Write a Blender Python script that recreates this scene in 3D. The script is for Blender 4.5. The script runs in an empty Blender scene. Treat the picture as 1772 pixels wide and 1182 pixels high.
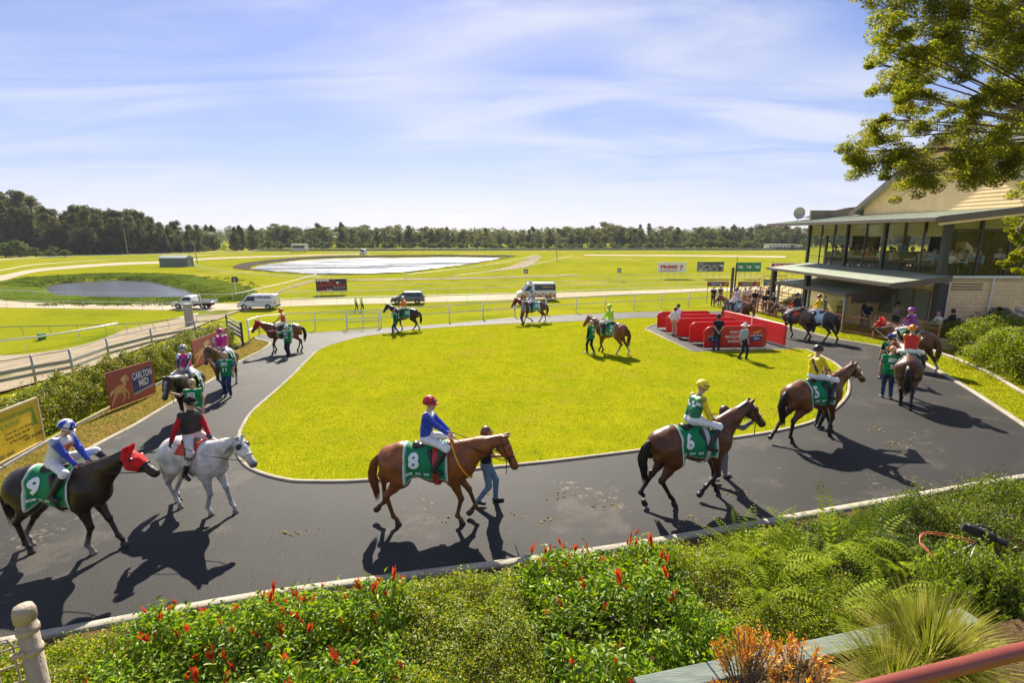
import bpy, math, random
import numpy as np
from mathutils import Vector, Matrix
random.seed(7); rng = np.random.default_rng(7)
S = bpy.context.scene; COL = S.collection
PI = math.pi
# ---------------------------------------------------------------- camera, sky, sun, exposure
FPX = 905.0; PITCH = math.atan(186 / FPX); CAMZ = 4.9
cd = bpy.data.cameras.new('camera'); cam = bpy.data.objects.new('camera', cd); COL.objects.link(cam)
cam.location = (0, 0, CAMZ); cam.rotation_euler = (PI / 2 - PITCH, 0, 0)
cd.sensor_width = 36; cd.lens = FPX / 1772 * 36; cd.clip_start = .05; cd.clip_end = 30000
S.camera = cam
SUN_AZ = math.radians(-8.7); SUN_EL = math.radians(37)          # azimuth from +Y, negative to the left
w = bpy.data.worlds.new('World'); S.world = w; w.use_nodes = True
nt = w.node_tree; nt.nodes.clear()
def N(t, typ, **kw):
    n = t.nodes.new(typ)
    for k, v in kw.items():
        if k.startswith('i_'):
            key = k[2:]; key = int(key) if key.isdigit() else key.replace('_', ' ')
            n.inputs[key].default_value = v
        else: setattr(n, k, v)
    return n
sky = N(nt, 'ShaderNodeTexSky', sky_type='NISHITA', sun_disc=False, sun_elevation=SUN_EL, sun_rotation=SUN_AZ, altitude=20, air_density=1.0, dust_density=.3, ozone_density=2.5)
tc = N(nt, 'ShaderNodeTexCoord')
sep = N(nt, 'ShaderNodeSeparateXYZ'); nt.links.new(tc.outputs['Generated'], sep.inputs[0])
# thin cirrus: direction projected on a high flat layer
zz = N(nt, 'ShaderNodeMath', operation='MAXIMUM', i_1=.03); nt.links.new(sep.outputs['Z'], zz.inputs[0])
zo = N(nt, 'ShaderNodeMath', operation='ADD', i_1=.12); nt.links.new(zz.outputs[0], zo.inputs[0])
dx = N(nt, 'ShaderNodeMath', operation='DIVIDE'); nt.links.new(sep.outputs['X'], dx.inputs[0]); nt.links.new(zo.outputs[0], dx.inputs[1])
dy = N(nt, 'ShaderNodeMath', operation='DIVIDE'); nt.links.new(sep.outputs['Y'], dy.inputs[0]); nt.links.new(zo.outputs[0], dy.inputs[1])
cmb = N(nt, 'ShaderNodeCombineXYZ'); nt.links.new(dx.outputs[0], cmb.inputs[0]); nt.links.new(dy.outputs[0], cmb.inputs[1])
mp = N(nt, 'ShaderNodeMapping'); mp.inputs['Rotation'].default_value = (0, 0, .42); mp.inputs['Scale'].default_value = (.42, 1.15, 1); nt.links.new(cmb.outputs[0], mp.inputs[0])
n1 = N(nt, 'ShaderNodeTexNoise', i_Scale=1.15, i_Detail=7, i_Roughness=.55, i_Distortion=1.1); nt.links.new(mp.outputs[0], n1.inputs['Vector'])
mp2 = N(nt, 'ShaderNodeMapping'); mp2.inputs['Scale'].default_value = (.5, .45, 1); mp2.inputs['Location'].default_value = (3.1, 1.7, 0); nt.links.new(cmb.outputs[0], mp2.inputs[0])
n2 = N(nt, 'ShaderNodeTexNoise', i_Scale=1.0, i_Detail=2); nt.links.new(mp2.outputs[0], n2.inputs['Vector'])
r1 = N(nt, 'ShaderNodeMapRange', interpolation_type='SMOOTHSTEP', i_1=.30, i_2=.70); nt.links.new(n1.outputs[0], r1.inputs[0])
r2 = N(nt, 'ShaderNodeMapRange', interpolation_type='SMOOTHSTEP', i_1=.20, i_2=.60); nt.links.new(n2.outputs[0], r2.inputs[0])
mu = N(nt, 'ShaderNodeMath', operation='MULTIPLY'); nt.links.new(r1.outputs[0], mu.inputs[0]); nt.links.new(r2.outputs[0], mu.inputs[1])
mu2 = N(nt, 'ShaderNodeMath', operation='MULTIPLY', i_1=.9); nt.links.new(mu.outputs[0], mu2.inputs[0])
tint = N(nt, 'ShaderNodeMix', data_type='RGBA', blend_type='MULTIPLY'); tint.inputs[0].default_value = 1; tint.inputs[7].default_value = (1.02, .965, 1.34, 1)
nt.links.new(sky.outputs[0], tint.inputs[6])
nrm_ = N(nt, 'ShaderNodeVectorMath', operation='SCALE'); nrm_.inputs['Scale'].default_value = 1 / 7; nt.links.new(tint.outputs[2], nrm_.inputs[0])
gm = N(nt, 'ShaderNodeGamma', i_1=.74); nt.links.new(nrm_.outputs[0], gm.inputs[0])
hs = N(nt, 'ShaderNodeHueSaturation', i_Saturation=1.26); nt.links.new(gm.outputs[0], hs.inputs['Color'])
den = N(nt, 'ShaderNodeVectorMath', operation='SCALE'); den.inputs['Scale'].default_value = 5.8; nt.links.new(hs.outputs[0], den.inputs[0])
cm = N(nt, 'ShaderNodeMix', data_type='RGBA'); cm.inputs[7].default_value = (6.9, 7.2, 8.2, 1)
nt.links.new(mu2.outputs[0], cm.inputs[0]); nt.links.new(den.outputs[0], cm.inputs[6])
bg = N(nt, 'ShaderNodeBackground', i_Strength=.05); nt.links.new(cm.outputs[2], bg.inputs[0])
wo = N(nt, 'ShaderNodeOutputWorld'); nt.links.new(bg.outputs[0], wo.inputs[0])
sl = bpy.data.lights.new('sun', 'SUN'); sl.energy = 5; sl.angle = math.radians(.53); sl.color = (1, .92, .77)
so = bpy.data.objects.new('sun', sl); COL.objects.link(so)
SD = Vector((math.sin(SUN_AZ) * math.cos(SUN_EL), math.cos(SUN_AZ) * math.cos(SUN_EL), math.sin(SUN_EL)))
so.rotation_euler = SD.to_track_quat('Z', 'Y').to_euler(); so.location = SD * 60
S.view_settings.view_transform = 'Standard'; S.view_settings.look = 'None'; S.view_settings.exposure = 1.25; S.view_settings.gamma = 1
S.render.engine = 'CYCLES'; S.cycles.max_bounces = 7; S.cycles.transparent_max_bounces = 12; S.cycles.caustics_reflective = False; S.cycles.caustics_refractive = False
S.cycles.use_adaptive_sampling = True; S.cycles.use_denoising = True
S.render.resolution_x, S.render.resolution_y = 1024, 684
# ---------------------------------------------------------------- layout: where a line of sight meets the ground
def ray(px, py):
    x = (px - 886) / FPX; v = -(py - 591) / FPX
    return np.array([x, math.cos(PITCH) + v * math.sin(PITCH), -math.sin(PITCH) + v * math.cos(PITCH)])
def yardz(x, y): return .031 * x - .041 * y
def GY(px, py):
    d = ray(px, py); t = CAMZ / (.031 * d[0] - .041 * d[1] - d[2]); return t * d + np.array([0, 0, CAMZ])
ZT = -5.03
def GP(px, py, z=ZT):
    d = ray(px, py); t = (z - CAMZ) / d[2]; return t * d + np.array([0, 0, CAMZ])
def AY(px, py, y):
    d = ray(px, py); return d * (y / d[1]) + np.array([0, 0, CAMZ])
def AX(px, py, x):
    d = ray(px, py); return d * (x / d[0]) + np.array([0, 0, CAMZ])
def sstep(t): t = np.clip(t, 0, 1); return t * t * (3 - 2 * t)
POND1 = [GP(*p, -5.75)[:2] for p in [(72, 497), (95, 490), (150, 485.5), (200, 483.5), (262, 486), (285, 492), (325, 502), (347, 513), (346, 519), (300, 522), (240, 523), (180, 521), (125, 518), (85, 508)]]
POND2 = [GP(*p, -5.9)[:2] for p in [(428, 466), (445, 459), (500, 452), (560, 448), (640, 446), (760, 445), (850, 445.5), (878, 446), (850, 452), (800, 461), (740, 469), (690, 476), (610, 479.5), (560, 479), (490, 474), (440, 470)]]
def pdist(x, y, poly):
    """signed distance to a closed polygon, negative inside"""
    x = np.asarray(x, float); y = np.asarray(y, float); d = np.full(x.shape, 1e9); ins = np.zeros(x.shape, bool)
    n = len(poly)
    for i in range(n):
        ax, ay = poly[i]; bx, by = poly[(i + 1) % n]
        ex, ey = bx - ax, by - ay; t = np.clip(((x - ax) * ex + (y - ay) * ey) / (ex * ex + ey * ey), 0, 1)
        d = np.minimum(d, np.hypot(x - ax - t * ex, y - ay - t * ey))
        c = ((ay > y) != (by > y)) & (x < (bx - ax) * (y - ay) / (by - ay + 1e-12) + ax); ins ^= c
    return np.where(ins, -d, d)
def zg(x, y):
    x = np.asarray(x, float); y = np.asarray(y, float)
    s = np.maximum(y - 45 - np.clip(x - 17, 0, 8), -22.5 - x)
    wgt = sstep(s / 20)
    z = yardz(x, y) * (1 - wgt) + ZT * wgt
    z = z - 1.5 * sstep((2.0 - pdist(x, y, POND1)) / 4.5) - 1.3 * sstep((4 - pdist(x, y, POND2)) / 8)
    return z
def GT(px, py):
    d = ray(px, py); t = 4.0
    while t < 900:
        p = d * t; z = float(zg(p[0], p[1]))
        h = CAMZ + p[2] - z
        if h < .002: break
        t += max(h * .5, .01)
    return np.array([p[0], p[1], z])
# ---------------------------------------------------------------- object helpers
def link(o, parent=None):
    COL.objects.link(o)
    if parent is not None: o.parent = parent
    return o
def tag(o, label=None, cat=None, group=None, kind=None):
    for k, v in (('label', label), ('category', cat), ('group', group), ('kind', kind)):
        if v: o[k] = v
    return o
def empty(name, M=None, label=None, cat=None, group=None):
    o = bpy.data.objects.new(name, None); o.empty_display_size = .2; link(o)
    if M is not None: o.matrix_world = M if isinstance(M, Matrix) else Matrix.Translation(Vector(M))
    return tag(o, label, cat, group)
def copy_tree(o, parent=None):
    c = o.copy(); COL.objects.link(c); c.parent = parent
    for ch in list(o.children): copy_tree(ch, c)
    return c
def npmesh(name, V, F, mat=None, parent=None, smooth=False, col=None, matrix=None, mids=None):
    """V (n,3); F array (m,k) or list of arrays/lists"""
    me = bpy.data.meshes.new(name); V = np.asarray(V, np.float32)
    if isinstance(F, np.ndarray) and F.ndim == 2:
        k = F.shape[1]; m = len(F)
        me.vertices.add(len(V)); me.vertices.foreach_set('co', V.ravel())
        me.loops.add(m * k); me.loops.foreach_set('vertex_index', F.ravel().astype(np.int32))
        me.polygons.add(m); me.polygons.foreach_set('loop_start', np.arange(0, m * k, k, dtype=np.int32)); me.polygons.foreach_set('loop_total', np.full(m, k, np.int32))
        me.update(calc_edges=True)
    else:
        me.from_pydata(V.tolist(), [], [list(map(int, f)) for f in F]); me.update()
    if smooth: me.polygons.foreach_set('use_smooth', np.ones(len(me.polygons), bool))
    if col is not None:
        col = np.asarray(col, np.float32)
        if col.ndim == 1: col = np.tile(col[:3], (len(V), 1))
        a = me.color_attributes.new('Col', 'FLOAT_COLOR', 'POINT')
        c4 = np.ones((len(V), 4), np.float32); c4[:, :3] = col; a.data.foreach_set('color', c4.ravel())
    mats = mat if isinstance(mat, (list, tuple)) else [mat]
    for m_ in mats:
        if m_ is not None: me.materials.append(m_)
    if mids is not None: me.polygons.foreach_set('material_index', np.asarray(mids, np.int32))
    o = bpy.data.objects.new(name, me); link(o, parent)
    if matrix is not None: o.matrix_world = matrix
    return o
class MB:
    """collects boxes, prisms and tubes into one mesh"""
    def __init__(s): s.v = []; s.f = []
    def add(s, V, F):
        b = len(s.v); s.v.extend([tuple(map(float, p)) for p in V]); s.f.extend([[b + i for i in f] for f in F]); return s
    def box(s, x0, x1, y0, y1, z0, z1):
        V = [(x, y, z) for x in (x0, x1) for y in (y0, y1) for z in (z0, z1)]
        return s.add(V, [(0, 1, 3, 2), (4, 6, 7, 5), (0, 4, 5, 1), (2, 3, 7, 6), (0, 2, 6, 4), (1, 5, 7, 3)])
    def bar(s, a, b, w, h, up=(0, 0, 1)):
        """rectangular bar from a to b: w sideways, h along up"""
        a = Vector(a); b = Vector(b); d = (b - a).normalized(); u = Vector(up)
        r = d.cross(u)
        if r.length < 1e-4: r = d.cross(Vector((1, 0, 0)))
        r.normalize(); u = r.cross(d)
        V = [p + r * sx * w / 2 + u * sz * h / 2 for p in (a, b) for sx in (-1, 1) for sz in (-1, 1)]
        return s.add(V, [(0, 1, 3, 2), (4, 6, 7, 5), (0, 4, 5, 1), (2, 3, 7, 6), (0, 2, 6, 4), (1, 5, 7, 3)])
    def tube(s, pts, r, n=8, cap=True):
        pts = [Vector(p) for p in pts]; m = len(pts); rr = r if hasattr(r, '__len__') else [r] * m
        V = []; F = []; prev = None
        for i, p in enumerate(pts):
            d = (pts[min(i + 1, m - 1)] - pts[max(i - 1, 0)]).normalized()
            if prev is None:
                u = d.orthogonal().normalized()
            else:
                u = prev - d * prev.dot(d)
                u = u.normalized() if u.length > 1e-6 else d.orthogonal().normalized()
            prev = u; v = d.cross(u)
            for k in range(n):
                a = 2 * PI * k / n; V.append(p + (u * math.cos(a) + v * math.sin(a)) * rr[i])
        for i in range(m - 1):
            for k in range(n):
                F.append((i * n + k, i * n + (k + 1) % n, (i + 1) * n + (k + 1) % n, (i + 1) * n + k))
        if cap: F.append(tuple(range(n - 1, -1, -1))); F.append(tuple(range((m - 1) * n, m * n)))
        return s.add(V, F)
    def prism(s, poly, z0, z1):
        n = len(poly); V = [(x, y, z0) for x, y in poly] + [(x, y, z1) for x, y in poly]
        return s.add(V, [tuple(range(n - 1, -1, -1)), tuple(range(n, 2 * n))] + [(i, (i + 1) % n, n + (i + 1) % n, n + i) for i in range(n)])
    def extr(s, poly, O, U, Vv, W, t):
        """polygon (u,v) in plane O+uU+vV extruded by t along W"""
        O, U, Vv, W = map(Vector, (O, U, Vv, W)); n = len(poly)
        A = [O + U * u + Vv * v for u, v in poly]; B = [p + W * t for p in A]
        return s.add(A + B, [tuple(range(n - 1, -1, -1)), tuple(range(n, 2 * n))] + [(i, (i + 1) % n, n + (i + 1) % n, n + i) for i in range(n)])
    def build(s, name, mat, parent=None, smooth=False, col=None, label=None, bevel=0):
        o = npmesh(name, np.array(s.v), s.f, mat, parent, smooth, col)
        if label: o['label'] = label
        if bevel:
            m = o.modifiers.new('bevel', 'BEVEL'); m.width = bevel; m.segments = 2; m.limit_method = 'ANGLE'
        return o
# ---------------------------------------------------------------- procedural materials
def mat(name, col=(.5, .5, .5), rough=.6, var=.12, scale=6, bump=0, bscale=40, metal=0, col2=None, trans=0, vcol=False, spec=.5, detail=4, coat=0, sheen=0, emit=None, tcol=None, stretch=None, coord='Object', bdist=.02):
    m = bpy.data.materials.new(name); m.use_nodes = True; t = m.node_tree; t.nodes.clear()
    out = N(t, 'ShaderNodeOutputMaterial'); b = N(t, 'ShaderNodeBsdfPrincipled', i_Roughness=rough, i_Metallic=metal)
    b.inputs['Specular IOR Level'].default_value = spec
    if coat: b.inputs['Coat Weight'].default_value = coat; b.inputs['Coat Roughness'].default_value = .15
    if sheen: b.inputs['Sheen Weight'].default_value = sheen
    tcn = N(t, 'ShaderNodeTexCoord'); vec = tcn.outputs[coord]
    if stretch:
        mpn = N(t, 'ShaderNodeMapping'); mpn.inputs['Scale'].default_value = stretch; t.links.new(vec, mpn.inputs[0]); vec = mpn.outputs[0]
    nz = N(t, 'ShaderNodeTexNoise', i_Scale=scale, i_Detail=detail, i_Roughness=.6); t.links.new(vec, nz.inputs['Vector'])
    if vcol:
        at = N(t, 'ShaderNodeAttribute', attribute_name='Col')
        mr = N(t, 'ShaderNodeMapRange', i_1=.3, i_2=.7, i_3=1 - var, i_4=1 + var); t.links.new(nz.outputs[0], mr.inputs[0])
        vm = N(t, 'ShaderNodeVectorMath', operation='SCALE'); t.links.new(at.outputs['Color'], vm.inputs[0]); t.links.new(mr.outputs[0], vm.inputs['Scale'])
        cs = vm.outputs[0]
    else:
        ramp = N(t, 'ShaderNodeValToRGB'); c = np.array(col[:3]); a = c * (1 - var) if col2 is None else c; bb = c * (1 + var) if col2 is None else np.array(col2[:3])
        ramp.color_ramp.elements[0].position = .32; ramp.color_ramp.elements[1].position = .68
        ramp.color_ramp.elements[0].color = (*np.clip(a, 0, 1), 1); ramp.color_ramp.elements[1].color = (*np.clip(bb, 0, 1), 1)
        t.links.new(nz.outputs[0], ramp.inputs[0]); cs = ramp.outputs[0]
    t.links.new(cs, b.inputs['Base Color'])
    if bump:
        nb = N(t, 'ShaderNodeTexNoise', i_Scale=bscale, i_Detail=4); t.links.new(vec, nb.inputs['Vector'])
        bn = N(t, 'ShaderNodeBump', i_Strength=bump, i_Distance=bdist); t.links.new(nb.outputs[0], bn.inputs['Height']); t.links.new(bn.outputs[0], b.inputs['Normal'])
    if emit: b.inputs['Emission Color'].default_value = (*emit[:3], 1); b.inputs['Emission Strength'].default_value = emit[3]
    sh = b.outputs[0]
    if trans:
        tr = N(t, 'ShaderNodeBsdfTranslucent'); mx = N(t, 'ShaderNodeMixShader', i_0=trans)
        if tcol is not None:
            tm = N(t, 'ShaderNodeMix', data_type='RGBA', blend_type='MULTIPLY'); tm.inputs[0].default_value = 1; tm.inputs[7].default_value = (*tcol, 1)
            t.links.new(cs, tm.inputs[6]); t.links.new(tm.outputs[2], tr.inputs[0])
        else: t.links.new(cs, tr.inputs[0])
        t.links.new(b.outputs[0], mx.inputs[1]); t.links.new(tr.outputs[0], mx.inputs[2]); sh = mx.outputs[0]
    t.links.new(sh, out.inputs[0])
    return m
M = {}
def flat(name, c, rough=.6, **k):
    if name not in M: M[name] = mat(name, c, rough, **({'var': .08} | k))
    return M[name]
M['coat'] = mat('horse_coat', vcol=True, rough=.42, var=.35, scale=4, spec=.4, bump=.35, bscale=9, bdist=.025)
M['hair'] = mat('horse_hair', vcol=True, rough=.45, var=.3, scale=30, spec=.4)
M['skin'] = mat('skin', vcol=True, rough=.5, var=.06, scale=25, spec=.4)
M['cloth'] = mat('cloth', vcol=True, rough=.8, var=.14, scale=9, spec=.2, bump=.75, bscale=12, bdist=.035)
M['silk'] = mat('silk', vcol=True, rough=.38, var=.09, scale=9, spec=.45, bump=.85, bscale=11, bdist=.035)
M['leather'] = mat('leather', vcol=True, rough=.4, var=.15, scale=20, spec=.5)
M['shell'] = mat('helmet_shell', vcol=True, rough=.3, var=.04, scale=12, spec=.5)
M['print'] = mat('printed_cloth', vcol=True, rough=.65, var=.06, scale=15, spec=.3)
# ---------------------------------------------------------------- implicit modeller: one continuous skin over blended tapered limbs
class SDF:
    def __init__(s): s.p = []
    def add(s, a, b, ra, rb=None, c=(.5, .5, .5), k=.03, sc=None):
        s.p.append((np.array(a, float), np.array(b, float), float(ra), float(ra if rb is None else rb), np.array(c, float), k, None if sc is None else np.array(sc, float))); return s
    def sph(s, a, r, c=(.5, .5, .5), k=.03, sc=None): return s.add(a, a, r, r, c, k, sc)
    def copy(s, grow=0, c=None, only=None):
        q = SDF()
        for i, (a, b, ra, rb, cc, k, sc) in enumerate(s.p):
            if only is None or i in only: q.p.append((a, b, ra + grow, rb + grow, cc if c is None else np.array(c, float), k, sc))
        return q
    @staticmethod
    def d1(P, pr):
        a, b, ra, rb, c, k, sc = pr
        if sc is not None: P = P / sc; a = a / sc; b = b / sc
        ba = b - a; l = ba @ ba
        q = P - a
        if l < 1e-12: d = np.sqrt((q * q).sum(-1)) - ra
        else:
            h = np.clip((q @ ba) / l, 0, 1); q = q - h[..., None] * ba
            d = np.sqrt((q * q).sum(-1)) - (ra + (rb - ra) * h)
        return d * (1 if sc is None else float(sc.min()))
    def ev(s, P):
        P = np.asarray(P, float); f = None
        for pr in s.p:
            d = s.d1(P, pr)
            if f is None: f = d; continue
            k = pr[5]; h = np.clip(.5 + .5 * (f - d) / k, 0, 1); f = f * (1 - h) + d * h - k * h * (1 - h)
        return f
    def bounds(s):
        lo = np.full(3, 1e9); hi = -lo
        for a, b, ra, rb, c, k, sc in s.p:
            r = max(ra, rb) * (1 if sc is None else sc)
            lo = np.minimum(lo, np.minimum(a, b) - r); hi = np.maximum(hi, np.maximum(a, b) + r)
        return lo, hi
    def mesh(s, cell, post=None, tau=.008, noise=0):
        lo, hi = s.bounds(); lo = lo - cell * 2.5; hi = hi + cell * 2.5
        n = np.ceil((hi - lo) / cell).astype(int) + 1
        ax = [lo[i] + cell * np.arange(n[i]) for i in range(3)]
        f = np.full(n, 1.0)
        for pr in s.p:
            a, b, ra, rb, c, k, sc = pr
            r = max(ra, rb) * (np.ones(3) if sc is None else sc) + k + 3 * cell
            l = np.minimum(a, b) - r; h_ = np.maximum(a, b) + r
            i0 = np.clip(np.floor((l - lo) / cell).astype(int), 0, n); i1 = np.clip(np.ceil((h_ - lo) / cell).astype(int) + 1, 0, n)
            g = np.stack(np.meshgrid(*[ax[i][i0[i]:i1[i]] for i in range(3)], indexing='ij'), -1)
            d = s.d1(g, pr); sub = f[i0[0]:i1[0], i0[1]:i1[1], i0[2]:i1[2]]
            hh = np.clip(.5 + .5 * (sub - d) / k, 0, 1); sub[...] = sub * (1 - hh) + d * hh - k * hh * (1 - hh)
        if post is not None:
            g = np.stack(np.meshgrid(*ax, indexing='ij'), -1); f = post(g, f)
        V, F = nets(f, lo, cell)
        W = np.zeros(len(V)); C = np.zeros((len(V), 3))
        for pr in s.p:
            wv = np.exp(-np.clip(s.d1(V, pr) + .02, -.05, 1) / tau); W += wv; C += wv[:, None] * pr[4]
        return V, F, C / np.maximum(W, 1e-30)[:, None]
def nets(f, o, c):
    s = f < 0; sh = f.shape; cs = tuple(n - 1 for n in sh); tot = cs[0] * cs[1] * cs[2]
    CI = []; PO = []; quads = []
    def cid(i, j, k): return (i * cs[1] + j) * cs[2] + k
    for axis in range(3):
        sl0 = [slice(None)] * 3; sl1 = [slice(None)] * 3; sl0[axis] = slice(0, -1); sl1[axis] = slice(1, None)
        a = s[tuple(sl0)]; b = s[tuple(sl1)]; idx = np.stack(np.nonzero(a != b), -1)
        if not len(idx): continue
        i0 = tuple(idx.T); j = idx.copy(); j[:, axis] += 1; i1 = tuple(j.T)
        f0 = f[i0]; f1 = f[i1]; t = f0 / (f0 - f1)
        pos = idx.astype(float); pos[:, axis] += t
        u, v = [x for x in range(3) if x != axis]
        cells = []
        for du, dv in ((-1, -1), (0, -1), (0, 0), (-1, 0)):
            q = idx.copy(); q[:, u] += du; q[:, v] += dv
            ok = (q[:, u] >= 0) & (q[:, v] >= 0) & (q[:, u] < cs[u]) & (q[:, v] < cs[v])
            q = np.clip(q, 0, np.array(cs) - 1); ci = cid(q[:, 0], q[:, 1], q[:, 2]); cells.append(ci)
            CI.append(ci[ok]); PO.append(pos[ok])
        Q = np.stack(cells, -1); flip = s[i0] ^ (axis == 1)
        Q[~flip] = Q[~flip][:, ::-1]
        quads.append(Q)
    Q = np.concatenate(quads); ci = np.concatenate(CI); po = np.concatenate(PO)
    used, inv = np.unique(ci, return_inverse=True); mp_ = np.full(tot, -1); mp_[used] = np.arange(len(used))
    cnt = np.bincount(inv); V = np.stack([np.bincount(inv, po[:, q]) / cnt for q in range(3)], -1) * c + o
    Q = mp_[Q]; Q = Q[(Q >= 0).all(1)]
    return V, Q
def sdf_obj(name, sd, cell, material, parent=None, post=None, col=None, pat=None, tau=.008, smooth=True, extra=()):
    V, F, C = sd.mesh(cell, post, tau)
    for sd2, cell2 in extra:
        V2, F2, C2 = sd2.mesh(cell2, None, tau * .6); F = np.concatenate([F, F2 + len(V)]); V = np.concatenate([V, V2]); C = np.concatenate([C, C2])
    if col is not None: C = np.tile(np.array(col, float), (len(V), 1))
    if pat is not None: C = pat(V, C)
    return npmesh(name, V, F, material, parent, smooth, C)
def march(ev, P0, D, off, far=1.2, it=22):
    """points where rays P0+tD come within off of the surface"""
    P = P0.copy(); t = np.zeros(len(P))
    for _ in range(it):
        d = ev(P0 + D * t[:, None]) - off
        t = np.clip(t + d * .9, 0, far)
    return P0 + D * t[:, None], t < far - 1e-3
def ik(A, T, l1, l2, pole):
    A = np.array(A, float); T = np.array(T, float); d = T - A; L = np.linalg.norm(d); L2 = min(L, (l1 + l2) * .999)
    if L > L2: T = A + d / L * L2; d = T - A; L = L2
    u = d / L; x = (l1 * l1 - l2 * l2 + L * L) / (2 * L); h = math.sqrt(max(l1 * l1 - x * x, 0))
    p = np.array(pole, float); p = p - u * (p @ u); p /= max(np.linalg.norm(p), 1e-6)
    return A + u * x + p * h, T
_TX = {}
def textmesh(s, bold=.0, align='CENTER'):
    """flat lettering, 1 unit high capitals, as (verts xy, faces)"""
    k = (s, bold, align)
    if k not in _TX:
        cu = bpy.data.curves.new('lettering', 'FONT'); cu.body = s; cu.align_x = align; cu.align_y = 'CENTER'; cu.offset = bold; cu.resolution_u = 3; cu.space_line = .95
        o = bpy.data.objects.new('lettering', cu); COL.objects.link(o); bpy.context.view_layer.update()
        me = bpy.data.meshes.new_from_object(o.evaluated_get(bpy.context.evaluated_depsgraph_get()))
        V = np.array([v.co[:2] for v in me.vertices]) if len(me.vertices) else np.zeros((0, 2)); F = [tuple(p.vertices) for p in me.polygons]
        bpy.data.objects.remove(o); bpy.data.curves.remove(cu); bpy.data.meshes.remove(me)
        _TX[k] = (V, F)
    return _TX[k]
for _s in ('1', '2', '3', '4', '5', '6', '7', '8', '9', '10', '11', '12', '13', '15'): textmesh(_s, .03); textmesh(_s, .045)
textmesh('TAB', .025); textmesh('TAB', .02)
for _s, _b in (('PRIME', .05), ('7', .06), ('Resort', .0), ('TAB', .03), ('RACING', .02), ('CARLTON MID', .02), ('RACING', .0), ('6', .02), ('60', .02), ('600', .02), ('EXPRESS', .03), ('AMBULANCE', .02), ('PORT', .02), ('MACQUARIE', .02), ('CARLTON', .02), ('MID', .02), ('CARLTON', .03), ('MID', .03)): textmesh(_s, _b)
for _s in ('TREASURE HUNTERS', 'NURSERIES', 'Come visit us for all your', 'Horse, Rural, Garden', '& Pet Supplies', '0407 810 643', '6581 0643'): textmesh(_s, .012)
def flat_text(name, s, O, U, Vv, size, material, parent, bold=.02, off=.006, col=None, width=None, align='CENTER'):
    """lettering laid on a plane: O centre, U to the right, V up"""
    V, F = textmesh(s, bold, align)
    if not len(V): return None
    sx = size
    if width: sx = width / max(np.ptp(V[:, 0]), 1e-3)
    U = np.array(U, float); Vv = np.array(Vv, float); W = np.cross(U, Vv)
    P = np.array(O, float) + V[:, :1] * sx * U + V[:, 1:] * size * Vv + W * off
    return npmesh(name, P, F, material, parent, col=col)
def wrap(name, V2, F, ev, O, U, Vv, off, material, parent, col, sub=0.06):
    """lay a flat figure on a curved surface by projecting it along the plane's normal"""
    import bmesh
    bm = bmesh.new(); vs = [bm.verts.new((v[0], v[1], 0)) for v in V2]
    for f in F:
        try: bm.faces.new([vs[i] for i in f])
        except ValueError: pass
    bmesh.ops.triangulate(bm, faces=bm.faces[:])
    for _ in range(3):
        es = [e for e in bm.edges if e.calc_length() > sub]
        if not es: break
        bmesh.ops.subdivide_edges(bm, edges=es, cuts=1)
        bmesh.ops.triangulate(bm, faces=[f for f in bm.faces if len(f.verts) > 3])
    bm.verts.ensure_lookup_table(); bm.verts.index_update()
    P2 = np.array([v.co[:2] for v in bm.verts]); FF = np.array([[v.index for v in f.verts] for f in bm.faces]); bm.free()
    U = np.array(U, float); Vv = np.array(Vv, float); W = np.cross(U, Vv)
    P0 = np.array(O, float) + P2[:, :1] * U + P2[:, 1:] * Vv + W * .5
    P, ok = march(ev, P0, np.tile(-W, (len(P0), 1)), off, far=1.0)
    return npmesh(name, P, FF, material, parent, col=col)
def wrap_text(name, s, size, ev, O, U, Vv, off, parent, col, bold=.03, width=None):
    V, F = textmesh(s, bold); V = V * size
    if width: V = V * np.array([width / np.ptp(V[:, 0]), 1])
    return wrap(name, V, F, ev, O, U, Vv, off, M['print'], parent, col)
def rect2(w_, h_): return np.array([(-w_ / 2, -h_ / 2), (w_ / 2, -h_ / 2), (w_ / 2, h_ / 2), (-w_ / 2, h_ / 2)]), [(0, 1, 2, 3)]
def ring(ev, C, A, B, off, n=28, r0=.6):
    """closed loop hugging a surface in the plane C,A,B"""
    th = np.arange(n) * 2 * PI / n; D = np.cos(th)[:, None] * np.array(A, float) + np.sin(th)[:, None] * np.array(B, float)
    P, ok = march(ev, np.array(C, float) + D * r0, -D, off, far=r0)
    return P
# ---------------------------------------------------------------- people
SKIN = (.52, .30, .21); SKIN2 = (.42, .23, .15)
def arm_pts(J, s, target, h):
    A = J['s' + s]; e, t = ik(A, target, .29 * h, .26 * h, J['pole' + s]); J['e' + s] = e; J['w' + s] = t
def base_pose(h=1.0):
    J = {k: np.array(v, float) * h for k, v in dict(pel=(0, 0, .97), ch=(.01, 0, 1.30), nk=(0, 0, 1.485), hd=(.025, 0, 1.625), sL=(0, .175, 1.42), sR=(0, -.175, 1.42), hL=(0, .09, .93), hR=(0, -.09, .93), kL=(.03, .10, .50), kR=(.03, -.10, .50), aL=(-.02, .11, .085), aR=(-.02, -.11, .085)).items()}
    J['poleL'] = np.array([-.6, .5, -.3]); J['poleR'] = np.array([-.6, -.5, -.3]); J['h'] = h; J['hf'] = np.array([1., 0, 0]); J['hu'] = np.array([0, 0, 1.]); J['up'] = np.array([0, 0, 1.]); J['fw'] = np.array([1., 0, 0]); J['toeL'] = np.array([1., .15, 0]); J['toeR'] = np.array([1., -.15, 0])
    J['lat'] = np.array([0, 1., 0])
    return J
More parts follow.
